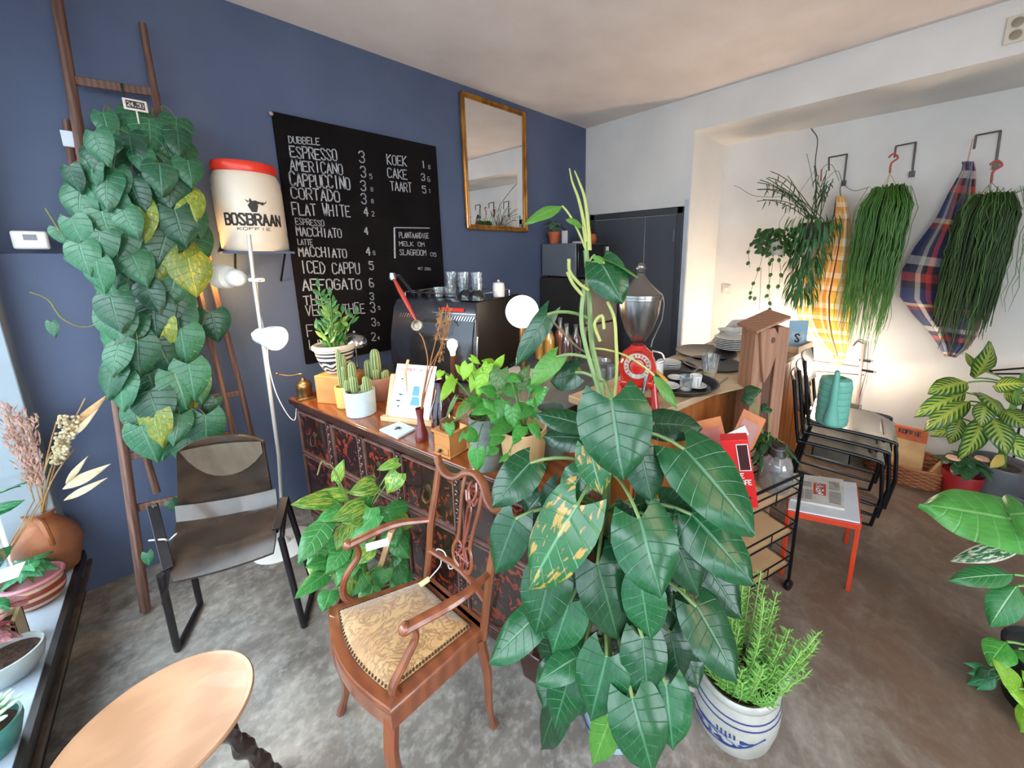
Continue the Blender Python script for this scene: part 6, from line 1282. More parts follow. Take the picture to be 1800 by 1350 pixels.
# ------------------------------------------------------------------ behind the chairs: rack, basket, bags
XW = XB-.03
def ow(px, py, X=XW): return ox(px, py, X)
rk = thing('wall_rack', 'thin metal wall rack with two rails and a pole behind the chairs', 'rack', ow(1505, 700)); m_rk = mat('dull_rack_metal', '6a5c5c', .5, .5)
B().tube([ow(1518, 604), ow(1514, 640), ow(1508, 700), V((ow(1505, 720).x, ow(1505, 720).y, .0))], .010, 8).build('pole', mat('pinkish_pole', 'b59a94', .5), rk); B().tube(spl([ow(1518, 604), ow(1508, 600), ow(1500, 608)], 4), .006, 6).build('hook', m_rk, rk)
for a, c_ in (((1410, 632), (1514, 645)), ((1410, 650), (1519, 659))): B().tube([ow(*a), ow(*c_)], .0045, 6).build('rail', m_rk, rk)
for a in ((1520, 634), (1525, 652)): P = ow(*a); B().beam(P+V((0, .035, 0)), P-V((0, .035, 0)), .012, .016).build('end_clip', m_wire, rk)
B().tube([ow(1527, 600), ow(1524, 650), ow(1510, 700)], .003, 6).build('cable', m_rk, rk)
m_wick = mat('wicker_orange', '9a5a2c', .6, c2='6e3a1a', ns=60, contrast=1.); BKC = V((3.42, -.03, 0)); bk_ = thing('wicker_basket', 'long low orange wicker basket holding paper bags by the wall', 'basket', BKC)
def bl(u, z, k=1.): a = 2*pi*u; return BKC+V((cos(a)*(.15+.25*z)*k, sin(a)*(.22+.25*z)*k, z))
for i in range(9):
    z_ = .008+i*.014; b = B(); n_ = 72; b.tube([bl(j/n_, z_)+V((cos(2*pi*j/n_), sin(2*pi*j/n_), 0))*.005*(1 if (j//2+i) % 2 else -1) for j in range(n_)], .0075, 6, closed=True); b.build('woven_band', m_wick, bk_)
b = B()
for j in range(36): b.tube([bl(j/36, .0), bl(j/36, .135)], .004, 5)
stuff(b.build('stakes', m_wick, bk_)); b = B(); b.prism([bl(j/30, .004, .97) for j in range(30)], (0, 0, .006)); b.build('base', m_wick, bk_)
B().tube([bl(j/60, .137) for j in range(60)], .011, 8, closed=True).build('rim', m_wick, bk_)
m_bag = mat('kraft_paper', 'c9a070', .7, c2='b08858', ns=9, bump=.4, bs=14); m_bagl = mat('orange_bag_label', 'c96a3c', .6, c2='a84a2c', ns=20, contrast=1.)
for k, (y_, x_, w_, h_, an, lab) in enumerate(((-.02, 3.44, .19, .34, 0, 'largest kraft paper bag with an orange header in the basket'), (.14, 3.46, .11, .31, 3, 'narrow kraft bag at the left end of the basket'), (-.21, 3.42, .17, .22, -24, 'kraft paper bag slumped at the right end of the basket'))):
    t = thing('paper_bag', lab, 'paper bag', (x_, y_, .012), 'kraft bags in the basket'); T_ = Matrix.Translation((x_, y_, .014)) @ Matrix.Rotation(R(-an), 4, 'X')
    B(T_).hexa([(-.045, -w_/2, 0), (.045, -w_/2, 0), (.045, w_/2, 0), (-.045, w_/2, 0), (-.012, -w_/2*.95, h_*.8), (.012, -w_/2*.95, h_*.8), (.012, w_/2*.95, h_*.8), (-.012, w_/2*.95, h_*.8)]).build('bag', m_bag, t, bev=.006)
    B(T_).box(-.016, -w_/2*.97, h_*.74, .014, w_/2*.97, h_).build('header_card', m_bagl, t, bev=.002)
    b = B(); write(b, ('KOFFIE', 'OK', 'KOFFIE')[k], None, (1, 0, 0), (0, 1, 0), w_*.6, h_*.08, .006, fn=lambda px, py, T_=T_, w_=w_, h_=h_: T_ @ V((-.0175, w_*.3-px, h_*.87+py))); b.build('lettering', m_dark, t, smooth=False)
cr_ = thing('grey_storage_crate', 'open grey storage crate between the watering can and the wall', 'crate', (3.28, .42, 0))
for q_ in ((0, 0, .24, .008), (0, .232, .24, .24), (0, 0, .008, .24), (.232, 0, .24, .24)): B().box(3.26+q_[0], .27+q_[1], .0, 3.26+q_[2], .27+q_[3], .42).build('side', mat('grey_crate', '6e6a64', .6, c2='5a5650', ns=14) if q_ == (0, 0, .24, .008) else bpy.data.materials['grey_crate'], cr_)
t = thing('kraft_box', 'kraft box with an orange label beyond the chair backs', 'box', (3.3, .72, 0)); B().box(3.27, .60, 0, 3.45, .80, .62).build('carton', m_bag, t, bev=.004); B().box(3.266, .63, .46, 3.27, .77, .58).build('label_panel', m_bagl, t)

# ------------------------------------------------------------------ wall brackets, hanging plants and blankets on the white wall
m_brk = mat('grey_bracket_wire', '5a5250', .4, .5)
brs = [((1457, 300), (1457, 277), (1489, 271), (1483, 322)), ((1572, 277), (1575, 257), (1610, 250), (1603, 306)), ((1712, 262), (1716, 238), (1759, 230), (1750, 292))]
for k, q in enumerate(brs):
    P = ow(*q[3], XB-.006); t = thing('wall_bracket', ('left', 'middle', 'right')[k]+'most square wire bracket on the white wall' if k != 1 else 'middle of the three square wire brackets on the white wall', 'bracket', P, 'square wire brackets')
    A1, A2, A3 = ow(*q[2], XB-.01), ow(*q[1], XB-.16), ow(*q[0], XB-.16); B().tube([P, A1], .006, 6).build('wall_bar', m_brk, t); B().tube([A1, A2], .006, 6).build('arm', m_brk, t); B().tube([A2, A3], .006, 6).build('drop', m_brk, t); B().box(P.x-.006, P.y-.016, P.z-.02, P.x+.006, P.y+.016, P.z+.02).build('wall_plate', m_brk, t)
def strands(b, C_, n, r0, r1, L0, L1, rad, top=.05, kink=.02, seed=1, seg=6, lean=(0, 0), nsd=4):
    random.seed(seed)
    for i in range(n):
        a = rnd(0, 2*pi); q = sqrt(rnd(.02, 1)); ro = r0+(r1-r0)*q; L_ = rnd(L0, L1)*(1.05-.25*q); up = top*rnd(.5, 1.2); P0 = V(C_)+V((cos(a)*r0*.4, sin(a)*r0*.4, 0)); pts = [P0, P0+V((cos(a)*ro*.5, sin(a)*ro*.5, up))]
        for k in range(1, seg+1):
            t_ = k/seg; pts.append(V(C_)+V((cos(a)*ro+lean[0]*t_+rnd(-kink, kink), sin(a)*ro+lean[1]*t_+rnd(-kink, kink), up*.4-L_*t_)))
        b.tube(pts, [rad]*(len(pts)-2)+[rad*.8, rad*.4], nsd, cap=False)
m_rh1 = mat('rhipsalis_green', '5a8a3a', .5, c2='3a6626', ns=5, contrast=1.); m_rh2 = mat('dark_rhipsalis', '33521f', .55, c2='223c18', ns=5, contrast=1.); m_rh3 = mat('strap_leaf_green', '2f6a2c', .45, c2='1e4a20', ns=6, contrast=1.); m_bp = mat('brown_hanging_pot', '3a2c22', .7); m_hookr = mat('red_plastic_hook', 'a8442c', .5)
def hook(par, px, py, X, s=1.):
    P = ow(px, py, X); B().tube(spl([P+V((0, .0, -.09))*s, P+V((0, -.0, -.03))*s, P+V((0, -.03, .0))*s, P+V((0, -.005, .03))*s, P+V((0, .02, .01))*s], 5), .006, 8).build('hook', m_hookr, par); return P+V((0, 0, -.09))*s
# right plant
C_ = ow(1742, 352, 3.46); t = thing('hanging_rhipsalis', 'dense dark green hanging rhipsalis, rightmost on the white wall', 'hanging plant', C_); Ph = hook(t, 1748, 292, 3.46)
B().lathe(C_+V((0, 0, -.16)), [(0, 0), (.075, 0), (.10, .14), (.09, .14), (0, .12)], 20).build('pot', m_bp, t)
for a in (0, 2.1, 4.2): B().tube([Ph, C_+V((cos(a)*.09, sin(a)*.09, -.02))], .0015, 5).build('hanger_wire', m_brk, t)
b = B(); strands(b, C_+V((0, 0, -.02)), 440, .05, .135, .45, .98, .0034, .05, .007, 31, 7, (0, .03)); b.nosharp = 1; stuff(b.build('trailing_stems', m_rh2, t, rec=False)); b = B(); strands(b, C_, 26, .10, .19, .3, .95, .0016, .06, .012, 32, 9); b.nosharp = 1; stuff(b.build('stray_stems', m_rh1, t, rec=False))
# middle plant
C_ = ow(1561, 345, 3.42); t = thing('hanging_rhipsalis', 'long light green hanging rhipsalis between the two blankets', 'hanging plant', C_); Ph = hook(t, 1568, 279, 3.44)
B().lathe(C_+V((0, 0, -.14)), [(0, 0), (.07, 0), (.09, .12), (.08, .12), (0, .11)], 20).build('pot', m_bp, t)
for a in (0.4, 2.5, 4.6): B().tube([Ph, C_+V((cos(a)*.08, sin(a)*.08, -.02))], .0018, 5).build('hanger_wire', mat('yellow_cord', 'b59a3c', .6) if a < 1 else bpy.data.materials['yellow_cord'], t)
b = B(); strands(b, C_+V((0, 0, -.02)), 250, .05, .145, .45, 1.1, .0036, .07, .010, 33, 7, (0, .03)); b.nosharp = 1; stuff(b.build('trailing_stems', m_rh1, t, rec=False)); b = B(); strands(b, C_, 130, .05, .12, .35, .7, .004, .06, .01, 34, 6); b.nosharp = 1; stuff(b.build('inner_stems', m_rh2, t, rec=False))
b = B(); strands(b, C_+V((0, .0, 0)), 26, .09, .17, .9, 1.25, .0018, .06, .012, 36, 9, (0, .06)); b.nosharp = 1; stuff(b.build('stray_stems', m_rh1, t, rec=False))
# left plant: strap leaves plus bare arching stems and small leaved trailer
C_ = ow(1432, 385, 3.36); t = thing('hanging_strap_leaf_plant', 'bushy dark strap leafed hanging plant at the left of the blankets', 'hanging plant', C_)
B().tube(spl([ow(1426, 226, 3.62), ow(1437, 245, 3.55), ow(1433, 285, 3.40), ow(1436, 310, 3.36)], 5), .004, 6).build('hanger_wire', m_brk, t); B().lathe(C_+V((0, 0, -.15)), [(0, 0), (.08, 0), (.10, .12), (.09, .12), (0, .11)], 20).build('pot', m_bp, t)
B().beam(ow(1443, 318, 3.33), ow(1444, 298, 3.33), .03, .004).build('orange_tag', m_hookr, t)
random.seed(37); b = B()
for i in range(430):
    a = rnd(0, 6.28); q = sqrt(rnd(0, 1)); P = C_+V((cos(a)*.17*q, sin(a)*.17*q, .04-.62*rnd(0, 1)**1.1+.0)); P.y += .0; k_ = 1-.45*max(0, (C_.z-P.z)/.6); P.x = C_.x+(P.x-C_.x)*k_; P.y = C_.y+(P.y-C_.y)*k_+.04*(C_.z-P.z)/.6
    T_ = P+V((cos(a)*.05, sin(a)*.05, -rnd(.06, .14))); b.leaf(P, T_, rnd(.012, .018), (cos(a)-.5, sin(a)-.3, .3), 'lance', .2, .25, 0, 4, 2)
b.nosharp = 1; stuff(b.build('strap_leaves', m_rh3, t, rec=False))
b = B(); random.seed(38)
for i in range(26):
    a0 = C_+V((rnd(-.05, .05), rnd(-.05, .05), 0)); tx, ty = rnd(1330, 1470), rnd(285, 380); T_ = ow(tx, ty, 3.36+rnd(-.12, .12)); m1 = a0.lerp(T_, .5)+V((0, 0, rnd(.04, .14))); pts = bez(a0, m1, T_, 6); b.tube(pts, .0028, 4, cap=False)
    for j in range(3): q_ = pts[3+j]; b.leaf(q_, q_+V((rnd(-.02, .02), rnd(-.03, .03), -rnd(.03, .08))), .010, (-1, -1, 0), 'lance', 0, .1, 0, 3, 2)
b.nosharp = 1; stuff(b.build('arching_stems', m_rh2, t, rec=False))
for pts in ([(1440, 330), (1470, 300), (1482, 322), (1500, 335), (1525, 330)], [(1400, 345), (1330, 345), (1300, 330), (1290, 326)], [(1430, 330), (1425, 300), (1418, 270)], [(1440, 330), (1446, 296), (1462, 290), (1475, 318)]): B().tube(spl([ow(*q_, 3.36) for q_ in pts], 5), .0018, 5).build('thin_shoot', m_rh2, t)
C_ = ow(1368, 412, 3.34); t2 = thing('hanging_ivy', 'small hanging pot of trailing ivy left of the strap leafed plant', 'hanging plant', C_)
B().lathe(C_+V((0, 0, -.16)), [(0, 0), (.06, 0), (.075, .10), (.07, .10), (0, .09)], 18).build('pot', mat('white_grey_pot', 'a9a39a', .6), t2); B().tube([C_+V((0, 0, -.05)), C_+V((.0, 0, .1)), ow(1432, 300, 3.38)], .0015, 5).build('hanger_wire', m_brk, t2)
random.seed(39); b = B(); lm_ivs = leafmat('small_ivy_leaf', '3a6a26', '284e1e', '6a9048', 4, 1, rough=.5)
for i in range(190):
    a = rnd(0, 6.28); q = sqrt(rnd(0, 1)); P = C_+V((cos(a)*.13*q, sin(a)*.16*q, .05-.2*rnd(0, 1))); b.leaf(P, P+V((cos(a)*.03, sin(a)*.03, -.03)), .03, (-.7, -.7, .4), 'round', .1, .2, 0, 3, 2)
b.nosharp = 1; stuff(b.build('ivy_crown', lm_ivs, t2, rec=False))
for pts in ([(1345, 430), (1335, 470), (1322, 505), (1320, 520), (1332, 522)], [(1352, 440), (1352, 500), (1354, 560), (1350, 610)], [(1368, 440), (1372, 480), (1368, 510)], [(1360, 440), (1356, 480), (1350, 510), (1352, 530)], [(1325, 420), (1316, 440), (1318, 470)]):
    W_ = spl([ow(*q_, 3.33) for q_ in pts], 6); B().tube(W_, .0016, 5).build('ivy_vine', m_rh2, t2)
    for j in range(2, len(W_), 4): P = W_[j]; B().leaf(P, P+V((rnd(-.01, .01), rnd(-.02, .02), -.035)), .03, (-.8, -.6, .2), 'round', .1, .1, 0, 4, 4).build('ivy_leaf', lm_ivs, t2, rec=False, ang=180)
tag(B().tube([ow(1338, 470, 3.3), ow(1336, 520, 3.3), ow(1334, 548, 3.3)], .002, 5).build('blue_cord', mat('blue_grey_cord', '6a6a7a', .7)), 'thin cord hanging below the trailing ivy', 'cord')
# plaid blankets
def plaid(name, base, bands, nu=1., nv=1.):
    M_, nt, p = newmat(name); uv = N(nt, 'UVMap'); s = N(nt, 'SeparateXYZ'); nt.links.new(uv.outputs[0], s.inputs[0]); cols = []
    for ax, k in ((0, nu), (1, nv)):
        t_ = mth(nt, 'FRACT', mth(nt, 'MULTIPLY', s.outputs[ax], k)); r = nt.nodes.new('ShaderNodeValToRGB'); r.color_ramp.interpolation = 'CONSTANT'; e = r.color_ramp.elements
        e[0].position = 0; e[0].color = (*hexc(bands[0][1]), 1); e[1].position = bands[1][0]; e[1].color = (*hexc(bands[1][1]), 1)
        for ps, c_ in bands[2:]: q = e.new(ps); q.color = (*hexc(c_), 1)
        nt.links.new(t_, r.inputs[0]); cols.append(r.outputs[0])
    nz_ = N(nt, 'TexNoise'); nz_.inputs['Scale'].default_value = 300; f = smap(nt, nz_.outputs[0], .4, .6, .38, .62); nt.links.new(mixc(nt, f, cols[0], cols[1]), p.inputs[0]); p.inputs['Roughness'].default_value = .9; p.inputs['Sheen Weight'].default_value = .4; return M_
m_pl1 = plaid('yellow_tartan_wool', '', [(0, 'e0a030'), (.22, 'efdcc0'), (.40, 'd98a1c'), (.55, 'e8b040'), (.66, 'f0dfc4'), (.80, 'c8701c'), (.86, 'e0a030')], 6, 3)
m_pl2 = plaid('navy_tartan_wool', '', [(0, '1a2450'), (.30, 'b9b4ac'), (.40, '1a1a2c'), (.50, 'b0342c'), (.60, '1c1820'), (.68, '22326a'), (.88, 'd0b890'), (.93, '8a2a24')], 3, 1.6)
def blanket(name, lab, rows_px, X0, m, folds, amp, skew=0.):
    P = ow((rows_px[0][1]+rows_px[0][2])/2, rows_px[0][0], X0); t = thing(name, lab, 'blanket', P); n_ = 28; R_ = []; dense = []
    for a, c_ in zip(rows_px, rows_px[1:]):
        for k in range(4): q = k/4; dense.append(tuple(a[i]*(1-q)+c_[i]*q for i in range(3)))
    dense.append(rows_px[-1])
    for i, (y, l, r) in enumerate(dense):
        f_ = min(1, i/8); R_.append([ow(l+(r-l)*j/n_, y+skew*(j/n_-.5)*(r-l)*f_, X0+amp*f_*sin(j/n_*folds*pi*2+i*.06)-.02*sin(pi*j/n_)) for j in range(n_+1)])
    o = B().grid(R_).build('woollen_cloth', m, t, rec=False, ang=180); s_ = o.modifiers.new('thickness', 'SOLIDIFY'); s_.thickness = .006; return t, R_
t, R_ = blanket('plaid_blanket', 'yellow and cream plaid blanket hanging beside the strap leafed plant', [(345, 1471, 1484), (380, 1466, 1493), (440, 1440, 1496), (480, 1420, 1496), (520, 1401, 1495), (560, 1403, 1494), (590, 1420, 1491), (620, 1448, 1488), (641, 1462, 1480)], 3.52, m_pl1, 2.2, .035, .1)
B().tube([R_[i][0] for i in range(len(R_))], .006, 6).build('dark_hem', mat('brown_hem', '5c3420', .9), t); B().tube([R_[i][17]+V((-.012, 0, 0)) for i in range(6, len(R_)-3)], .006, 6).build('dark_hem', bpy.data.materials['brown_hem'], t)
B().tube(spl([R_[0][14], ow(1477, 330, 3.56), ow(1484, 318, 3.6)], 4), .003, 6).build('loop', m_brk, t)
t, R_ = blanket('plaid_blanket', 'navy, red and cream plaid blanket hanging beside the rightmost plant', [(284, 1692, 1710), (300, 1690, 1714), (340, 1668, 1713), (390, 1644, 1714), (440, 1608, 1718), (485, 1585, 1722), (530, 1582, 1724), (560, 1606, 1722), (585, 1632, 1716), (608, 1650, 1700), (627, 1662, 1678)], 3.54, m_pl2, 1.8, .035, .12)
B().tube(spl([R_[0][14], ow(1706, 262, 3.56), ow(1710, 245, 3.6)], 4), .004, 6).build('loop', mat('pale_cord', 'c9a890', .8), t)

# ------------------------------------------------------------------ dieffenbachia and its neighbours
lm_df = leafmat('dieffenbachia_leaf', '2f6a2a', '24581f', '4a8a3a', 9, 2.2, var=1, vcol='c2d45a', stripes=.85, rough=.35, veins=.2)
C_ = oz(1732, 866, 0); C_ = V((3.44, -.46, 0)); df = thing('dieffenbachia', 'large dieffenbachia with cream striped leaves in a dark grey pot', 'potted plant', C_)
B().lathe(C_, [(0, 0), (.11, 0), (.15, .26), (.145, .27), (.13, .25), (0, .24)], 32).build('pot', mat('dark_grey_pot', '4c4e52', .55, c2='3f4145', ns=8), df); B().lathe(C_+V((0, 0, .24)), [(.04, .01), (.13, .002)], 16).build('soil', m_soil, df)
h = C_.xy.length; Df = lm_df
stemtop = C_+V((0, 0, .55)); B().tube([C_+V((0, 0, .22)), C_+V((-.02, .02, .5)), C_+V((0, 0, .85))], [.022, .018, .012], 8).build('stem', m_gst, df)
hubs = [C_+V((0, 0, .35)), C_+V((0, 0, .55)), C_+V((0, 0, .75))]
leaves(df, [((1712, 665), (1760, 614), 42, h-.05, h-.12, Df, (-1, -1, .2)), ((1702, 672), (1638, 680), 40, h-.05, h-.20, Df), ((1698, 690), (1612, 722), 34, h-.05, h-.25, Df), ((1705, 705), (1625, 745), 36, h-.1, h-.3, Df), ((1720, 690), (1765, 712), 46, h-.1, h-.25, Df, (-1, -.8, .5)), ((1700, 712), (1640, 700), 30, h-.0, h-.1, Df), ((1745, 680), (1790, 668), 34, h-.05, h-.15, Df), ((1725, 735), (1712, 808), 44, h-.15, h-.32, Df, (-1, -1, .4)), ((1742, 730), (1775, 790), 40, h-.1, h-.25, Df), ((1690, 735), (1672, 778), 26, h-.05, h-.15, Df), ((1735, 705), (1722, 745), 30, h-.2, h-.3, Df), ((1760, 720), (1808, 745), 44, h-.05, h-.1, Df), ((1715, 650), (1700, 620), 12, h, h, Df), ((1765, 690), (1810, 700), 40, h, h, Df), ((1700, 750), (1638, 760), 26, h, h-.1, Df), ((1752, 755), (1810, 800), 40, h-.1, h-.2, Df)], None, m_gst, .005, 41, hubs=hubs, shape='oval', droop=.25, fold=.3, nu=10)
P = od(1765, 800, h-.15); B().leaf(P, od(1750, 822, h-.25), .06, (-1, -.6, .4), 'oval', .2, .2).build('yellowed_leaf', mat('yellowed_leaf', 'b59a4a', .6), df, rec=False, ang=180)
C_ = oz(1684, 868, 0)*.98; C_.z = 0; rp2 = thing('red_pot_plant', 'small flowering plant in a red pot on the floor below the dieffenbachia', 'potted plant', C_)
B().lathe(C_, [(0, 0), (.075, 0), (.10, .18), (.097, .19), (.09, .18), (0, .17)], 28).build('pot', mat('red_pot', '8f1c20', .4, c2='7a181c', ns=6), rp2); tuft(rp2, C_+V((0, 0, .18)), 26, .15, .12, .06, lm_dk, 'round', stemm=m_gst, seed=45)
for dx, dy in ((-.08, .06), (.03, -.07)): B().lathe(C_+V((dx, dy, .29)), [(0, .01), (.03, .012), (.035, 0), (.0, -.01)], 8).build('flower', mat('peach_flower', 'd0a088', .6) if dx < 0 else bpy.data.materials['peach_flower'], rp2)
C_ = oz(1815, 880, 0)*.95; C_.z = 0; t = thing('grey_planter', 'grey bowl planter at the right edge beside the dieffenbachia', 'planter', C_); B().lathe(C_, [(0, 0), (.12, 0), (.17, .12), (.16, .13), (.14, .10), (0, .09)], 28).build('bowl', mat('slate_planter', '5c6066', .5, c2='4c5056', ns=8), t); C2 = C_+V((.03, -.03, .10)); t = thing('white_pot', 'round white pot standing in the grey bowl planter', 'pot', C2); B().lathe(C2, [(0, 0), (.07, 0), (.09, .06), (.085, .15), (.075, .15), (.07, .05), (0, .03)], 24).build('pot', m_cer, t)
wd = thing('wire_drying_frame', 'folded black wire frame against the wall at the right edge', 'wire frame', ow(1800, 700, 3.6))
for a, c_ in (((1738, 652), (1810, 646)), ((1745, 657), (1810, 657)), ((1775, 672), (1812, 660)), ((1738, 648), (1745, 657))): B().tube([ow(*a, 3.6), ow(*c_, 3.6)], .006, 6).build('wire', m_wire, wd)
B().tube([ow(1812, 640, 3.6), V((3.6, ow(1812, 700, 3.6).y, 0))], .006, 6).build('wire_leg', m_wire, wd)

# ------------------------------------------------------------------ plants at the right edge, in front
lm_al = leafmat('alocasia_leaf', '5aa84a', '4a9440', 'a5d890', 6, 1.1, rough=.4, translu=.3, veins=.5); lm_vg = leafmat('white_variegated_leaf', '2f6a3a', '24552e', '9fc89a', 6, 1.5, var=.45, vcol='d8d4b8', vns=(4, 4, 1), rough=.4, edge='d8d0b8'); lm_ca = leafmat('calathea_leaf', '2f7a3c', '256a34', 'b0d8a0', 8, 2.2, veinw=.06, rough=.4, veins=.7)
RC = oz(1785, 1240, 0)+V((.05, -.07, 0)); al = thing('alocasia_pot', 'broad leafed alocasia with variegated lower leaves in a black pot at the right edge', 'potted plant', RC)
B().lathe(RC, [(0, 0), (.10, 0), (.13, .20), (.125, .205), (.115, .19), (0, .18)], 28).build('pot', mat('black_plastic_pot', '101214', .4), al); B().lathe(RC+V((0, 0, .18)), [(.03, .01), (.115, .002)], 16).build('soil', m_soil, al)
h = RC.xy.length; st = [RC+V((0, 0, .2)), RC+V((-.01, .01, .45)), RC+V((.01, .02, .7))]; B().tube(spl(st, 4), .014, 8).build('stem', m_gst, al)
b = B(); P, T_ = od(1772, 912, h-.12), od(1618, 882, h-.22); b.leaf(P, T_, .23, (-.4, -.2, 1), 'heart', .08, .05, .035, 14, 10, .3); b.build('leaf', lm_al, al, rec=False, ang=180); B().tube(bez(st[2], st[2].lerp(P, .5)+V((0, 0, .1)), P, 6), .006, 6).build('petiole', m_gst, al)
b = B(); P2 = od(1775, 905, h-.12); b.leaf(P2, od(1830, 900, h-.1), .2, (-.2, -.2, 1), 'heart', .08, .05, .035, 10, 8, .2); b.build('leaf', lm_al, al, rec=False, ang=180)
leaves(al, [((1795, 962), (1672, 980), 30, h-.1, h-.2, lm_vg), ((1782, 1010), (1675, 1012), 38, h-.12, h-.24, lm_ca), ((1788, 1030), (1738, 1098), 46, h-.14, h-.24, lm_ca), ((1770, 1128), (1742, 1160), 44, h-.1, h-.2, lm_fresh), ((1790, 1140), (1805, 1165), 36, h-.05, h-.1, lm_fresh)], None, m_gst, .004, 51, hubs=st, shape='oval', droop=.2)
leaves(al, [((1755, 1185), (1700, 1180), 22, h-.06, h-.1, lm_ivy), ((1750, 1190), (1692, 1200), 18, h-.08, h-.12, lm_ivy), ((1745, 1180), (1695, 1162), 14, h-.05, h-.08, lm_ivy), ((1752, 1195), (1715, 1212), 16, h-.08, h-.12, lm_ivy), ((1740, 1178), (1710, 1190), 16, h-.1, h-.12, lm_dk)], RC+V((0, 0, .2)), m_gst, .002, 52, shape='lance')
gv = thing('glass_cylinder', 'tall clear glass cylinder at the right edge among the leaves', 'vase', V((1.98, -.47, 0))); GVC = V((1.98, -.47, 0)); B().lathe(GVC, [(0, .004), (.045, .004), (.05, .02), (.05, .60), (.047, .60), (.046, .02), (0, .012)], 28).build('glass_body', glassm('grey_glass', (.86, .88, .85), refl=.5, body=.04), gv)
LP2 = oz(1850, 1290, 0); lp = thing('lime_pothos', 'bright lime leaved plant cut off by the right edge, in front of the black pot', 'potted plant', LP2)
B().lathe(LP2, [(0, 0), (.06, 0), (.08, .13), (.075, .13), (.07, .12), (0, .11)], 20).build('pot', m_or, lp); h = LP2.xy.length
leaves(lp, [((1790, 1210), (1758, 1166), 34, h-.08, h-.12, lm_lime), ((1812, 1240), (1786, 1215), 40, h-.06, h-.1, lm_lime), ((1818, 1255), (1790, 1285), 40, h-.1, h-.14, lm_lime), ((1830, 1215), (1800, 1180), 30, h-.05, h-.05, lm_lime), ((1840, 1300), (1815, 1330), 40, h-.05, h-.1, lm_lime)], LP2+V((0, 0, .12)), m_gst, .003, 53)

# ------------------------------------------------------------------ variegated pothos beside the dresser
lm_pt = leafmat('marbled_pothos_leaf', '4c963c', '377a34', '9fcc68', 6, 1.3, var=.5, vcol='b8c04a', vns=(1.4, 8, 1), rough=.33, veins=.35); lm_pg = leafmat('pothos_green_leaf', '4a9a48', '388240', '9fd890', 6, 1.3, rough=.33, veins=.35)
PC3 = V((.37, 1.60, 0)); PC3 = oz(655, 1120, 0); PC3 = V((PC3.x-.0, PC3.y+.0, 0)); pp = thing('marbled_pothos', 'bushy pothos with yellow marbled leaves on the floor before the dresser', 'potted plant', PC3)
B().lathe(PC3, [(0, 0), (.085, 0), (.11, .19), (.115, .20), (.105, .20), (.10, .18), (0, .175)], 28).build('pot', mat('brown_floor_pot', '5c3a28', .6), pp); B().lathe(PC3+V((0, 0, .178)), [(.04, .008), (.10, .002)], 16).build('soil', m_soil, pp)
B().beam(PC3+V((.0, .0, .15)), oz(690, 930, .50)+V((0, 0, 0)), .045, .02).build('support_plank', m_eas, pp, bev=.003)
h = PC3.xy.length; Pt, Pg = lm_pt, lm_pg; hb = [PC3+V((0, 0, z_)) for z_ in (.2, .3, .4, .5)]; B().tube([hb[0], hb[3]], .012, 8).build('stem', m_gst, pp)
leaves(pp, [((590, 845), (600, 812), 22, h+.02, h, Pt), ((585, 878), (522, 880), 34, h, h-.06, Pt), ((610, 870), (560, 862), 26, h+.03, h, Pt), ((660, 850), (618, 862), 38, h, h-.04, Pt), ((700, 812), (664, 822), 22, h+.02, h, Pt), ((700, 832), (678, 868), 36, h, h-.03, Pt), ((715, 888), (672, 895), 26, h, h-.04, Pg), ((640, 885), (582, 912), 34, h-.02, h-.07, Pt), ((652, 893), (640, 925), 36, h-.04, h-.08, Pg), ((570, 920), (522, 985), 46, h-.05, h-.14, Pg), ((600, 895), (560, 912), 30, h-.02, h-.06, Pg), ((690, 910), (728, 925), 34, h+.02, h, Pt), ((660, 905), (610, 950), 40, h-.06, h-.1, Pg), ((640, 910), (606, 915), 30, h-.05, h-.08, Pt), ((680, 890), (690, 925), 34, h, h-.02, Pg), ((635, 875), (660, 895), 26, h, h, Pg), ((605, 965), (575, 1005), 34, h-.08, h-.14, Pg), ((570, 1010), (522, 1042), 36, h-.1, h-.16, Pg), ((620, 985), (590, 1030), 36, h-.1, h-.15, Pg), ((650, 960), (618, 990), 40, h-.08, h-.12, Pt), ((690, 975), (712, 968), 40, h-.02, h-.04, Pg), ((675, 1000), (665, 1035), 34, h-.08, h-.12, Pg), ((700, 1000), (705, 1040), 30, h-.05, h-.08, Pg), ((640, 1010), (605, 1050), 36, h-.12, h-.16, Pg), ((610, 1010), (615, 1055), 30, h-.12, h-.17, Pt), ((580, 985), (545, 990), 30, h-.08, h-.12, Pg), ((655, 1030), (645, 1065), 32, h-.12, h-.16, Pg), ((610, 925), (590, 965), 32, h-.05, h-.1, Pt), ((705, 940), (720, 960), 30, h, h-.02, Pg), ((600, 900), (575, 930), 26, h, h-.03, Pt), ((560, 965), (550, 1000), 30, h-.05, h-.1, Pg), ((625, 930), (640, 975), 34, h-.04, h-.1, Pg)], None, m_gst, .0028, 61, hubs=hb, shape='heart', lobe=.14)
random.seed(62); extra = []
for _ in range(22):
    x_, y_ = rnd(555, 705), rnd(930, 1040); s_ = (x_-640)/90; extra.append(((x_, y_), (x_+s_*25+rnd(-12, 12), y_+rnd(28, 44)), rnd(28, 38), h-.04, h-.09, random.choice((Pt, Pg, Pg))))
leaves(pp, extra, None, m_gst, .0025, 63, hubs=hb, shape='heart', lobe=.14)
B().tube(spl([hb[3], od(590, 830, h), od(572, 815, h), od(565, 812, h), od(558, 835, h)], 5), .0025, 5).build('dry_vine', m_vine, pp)

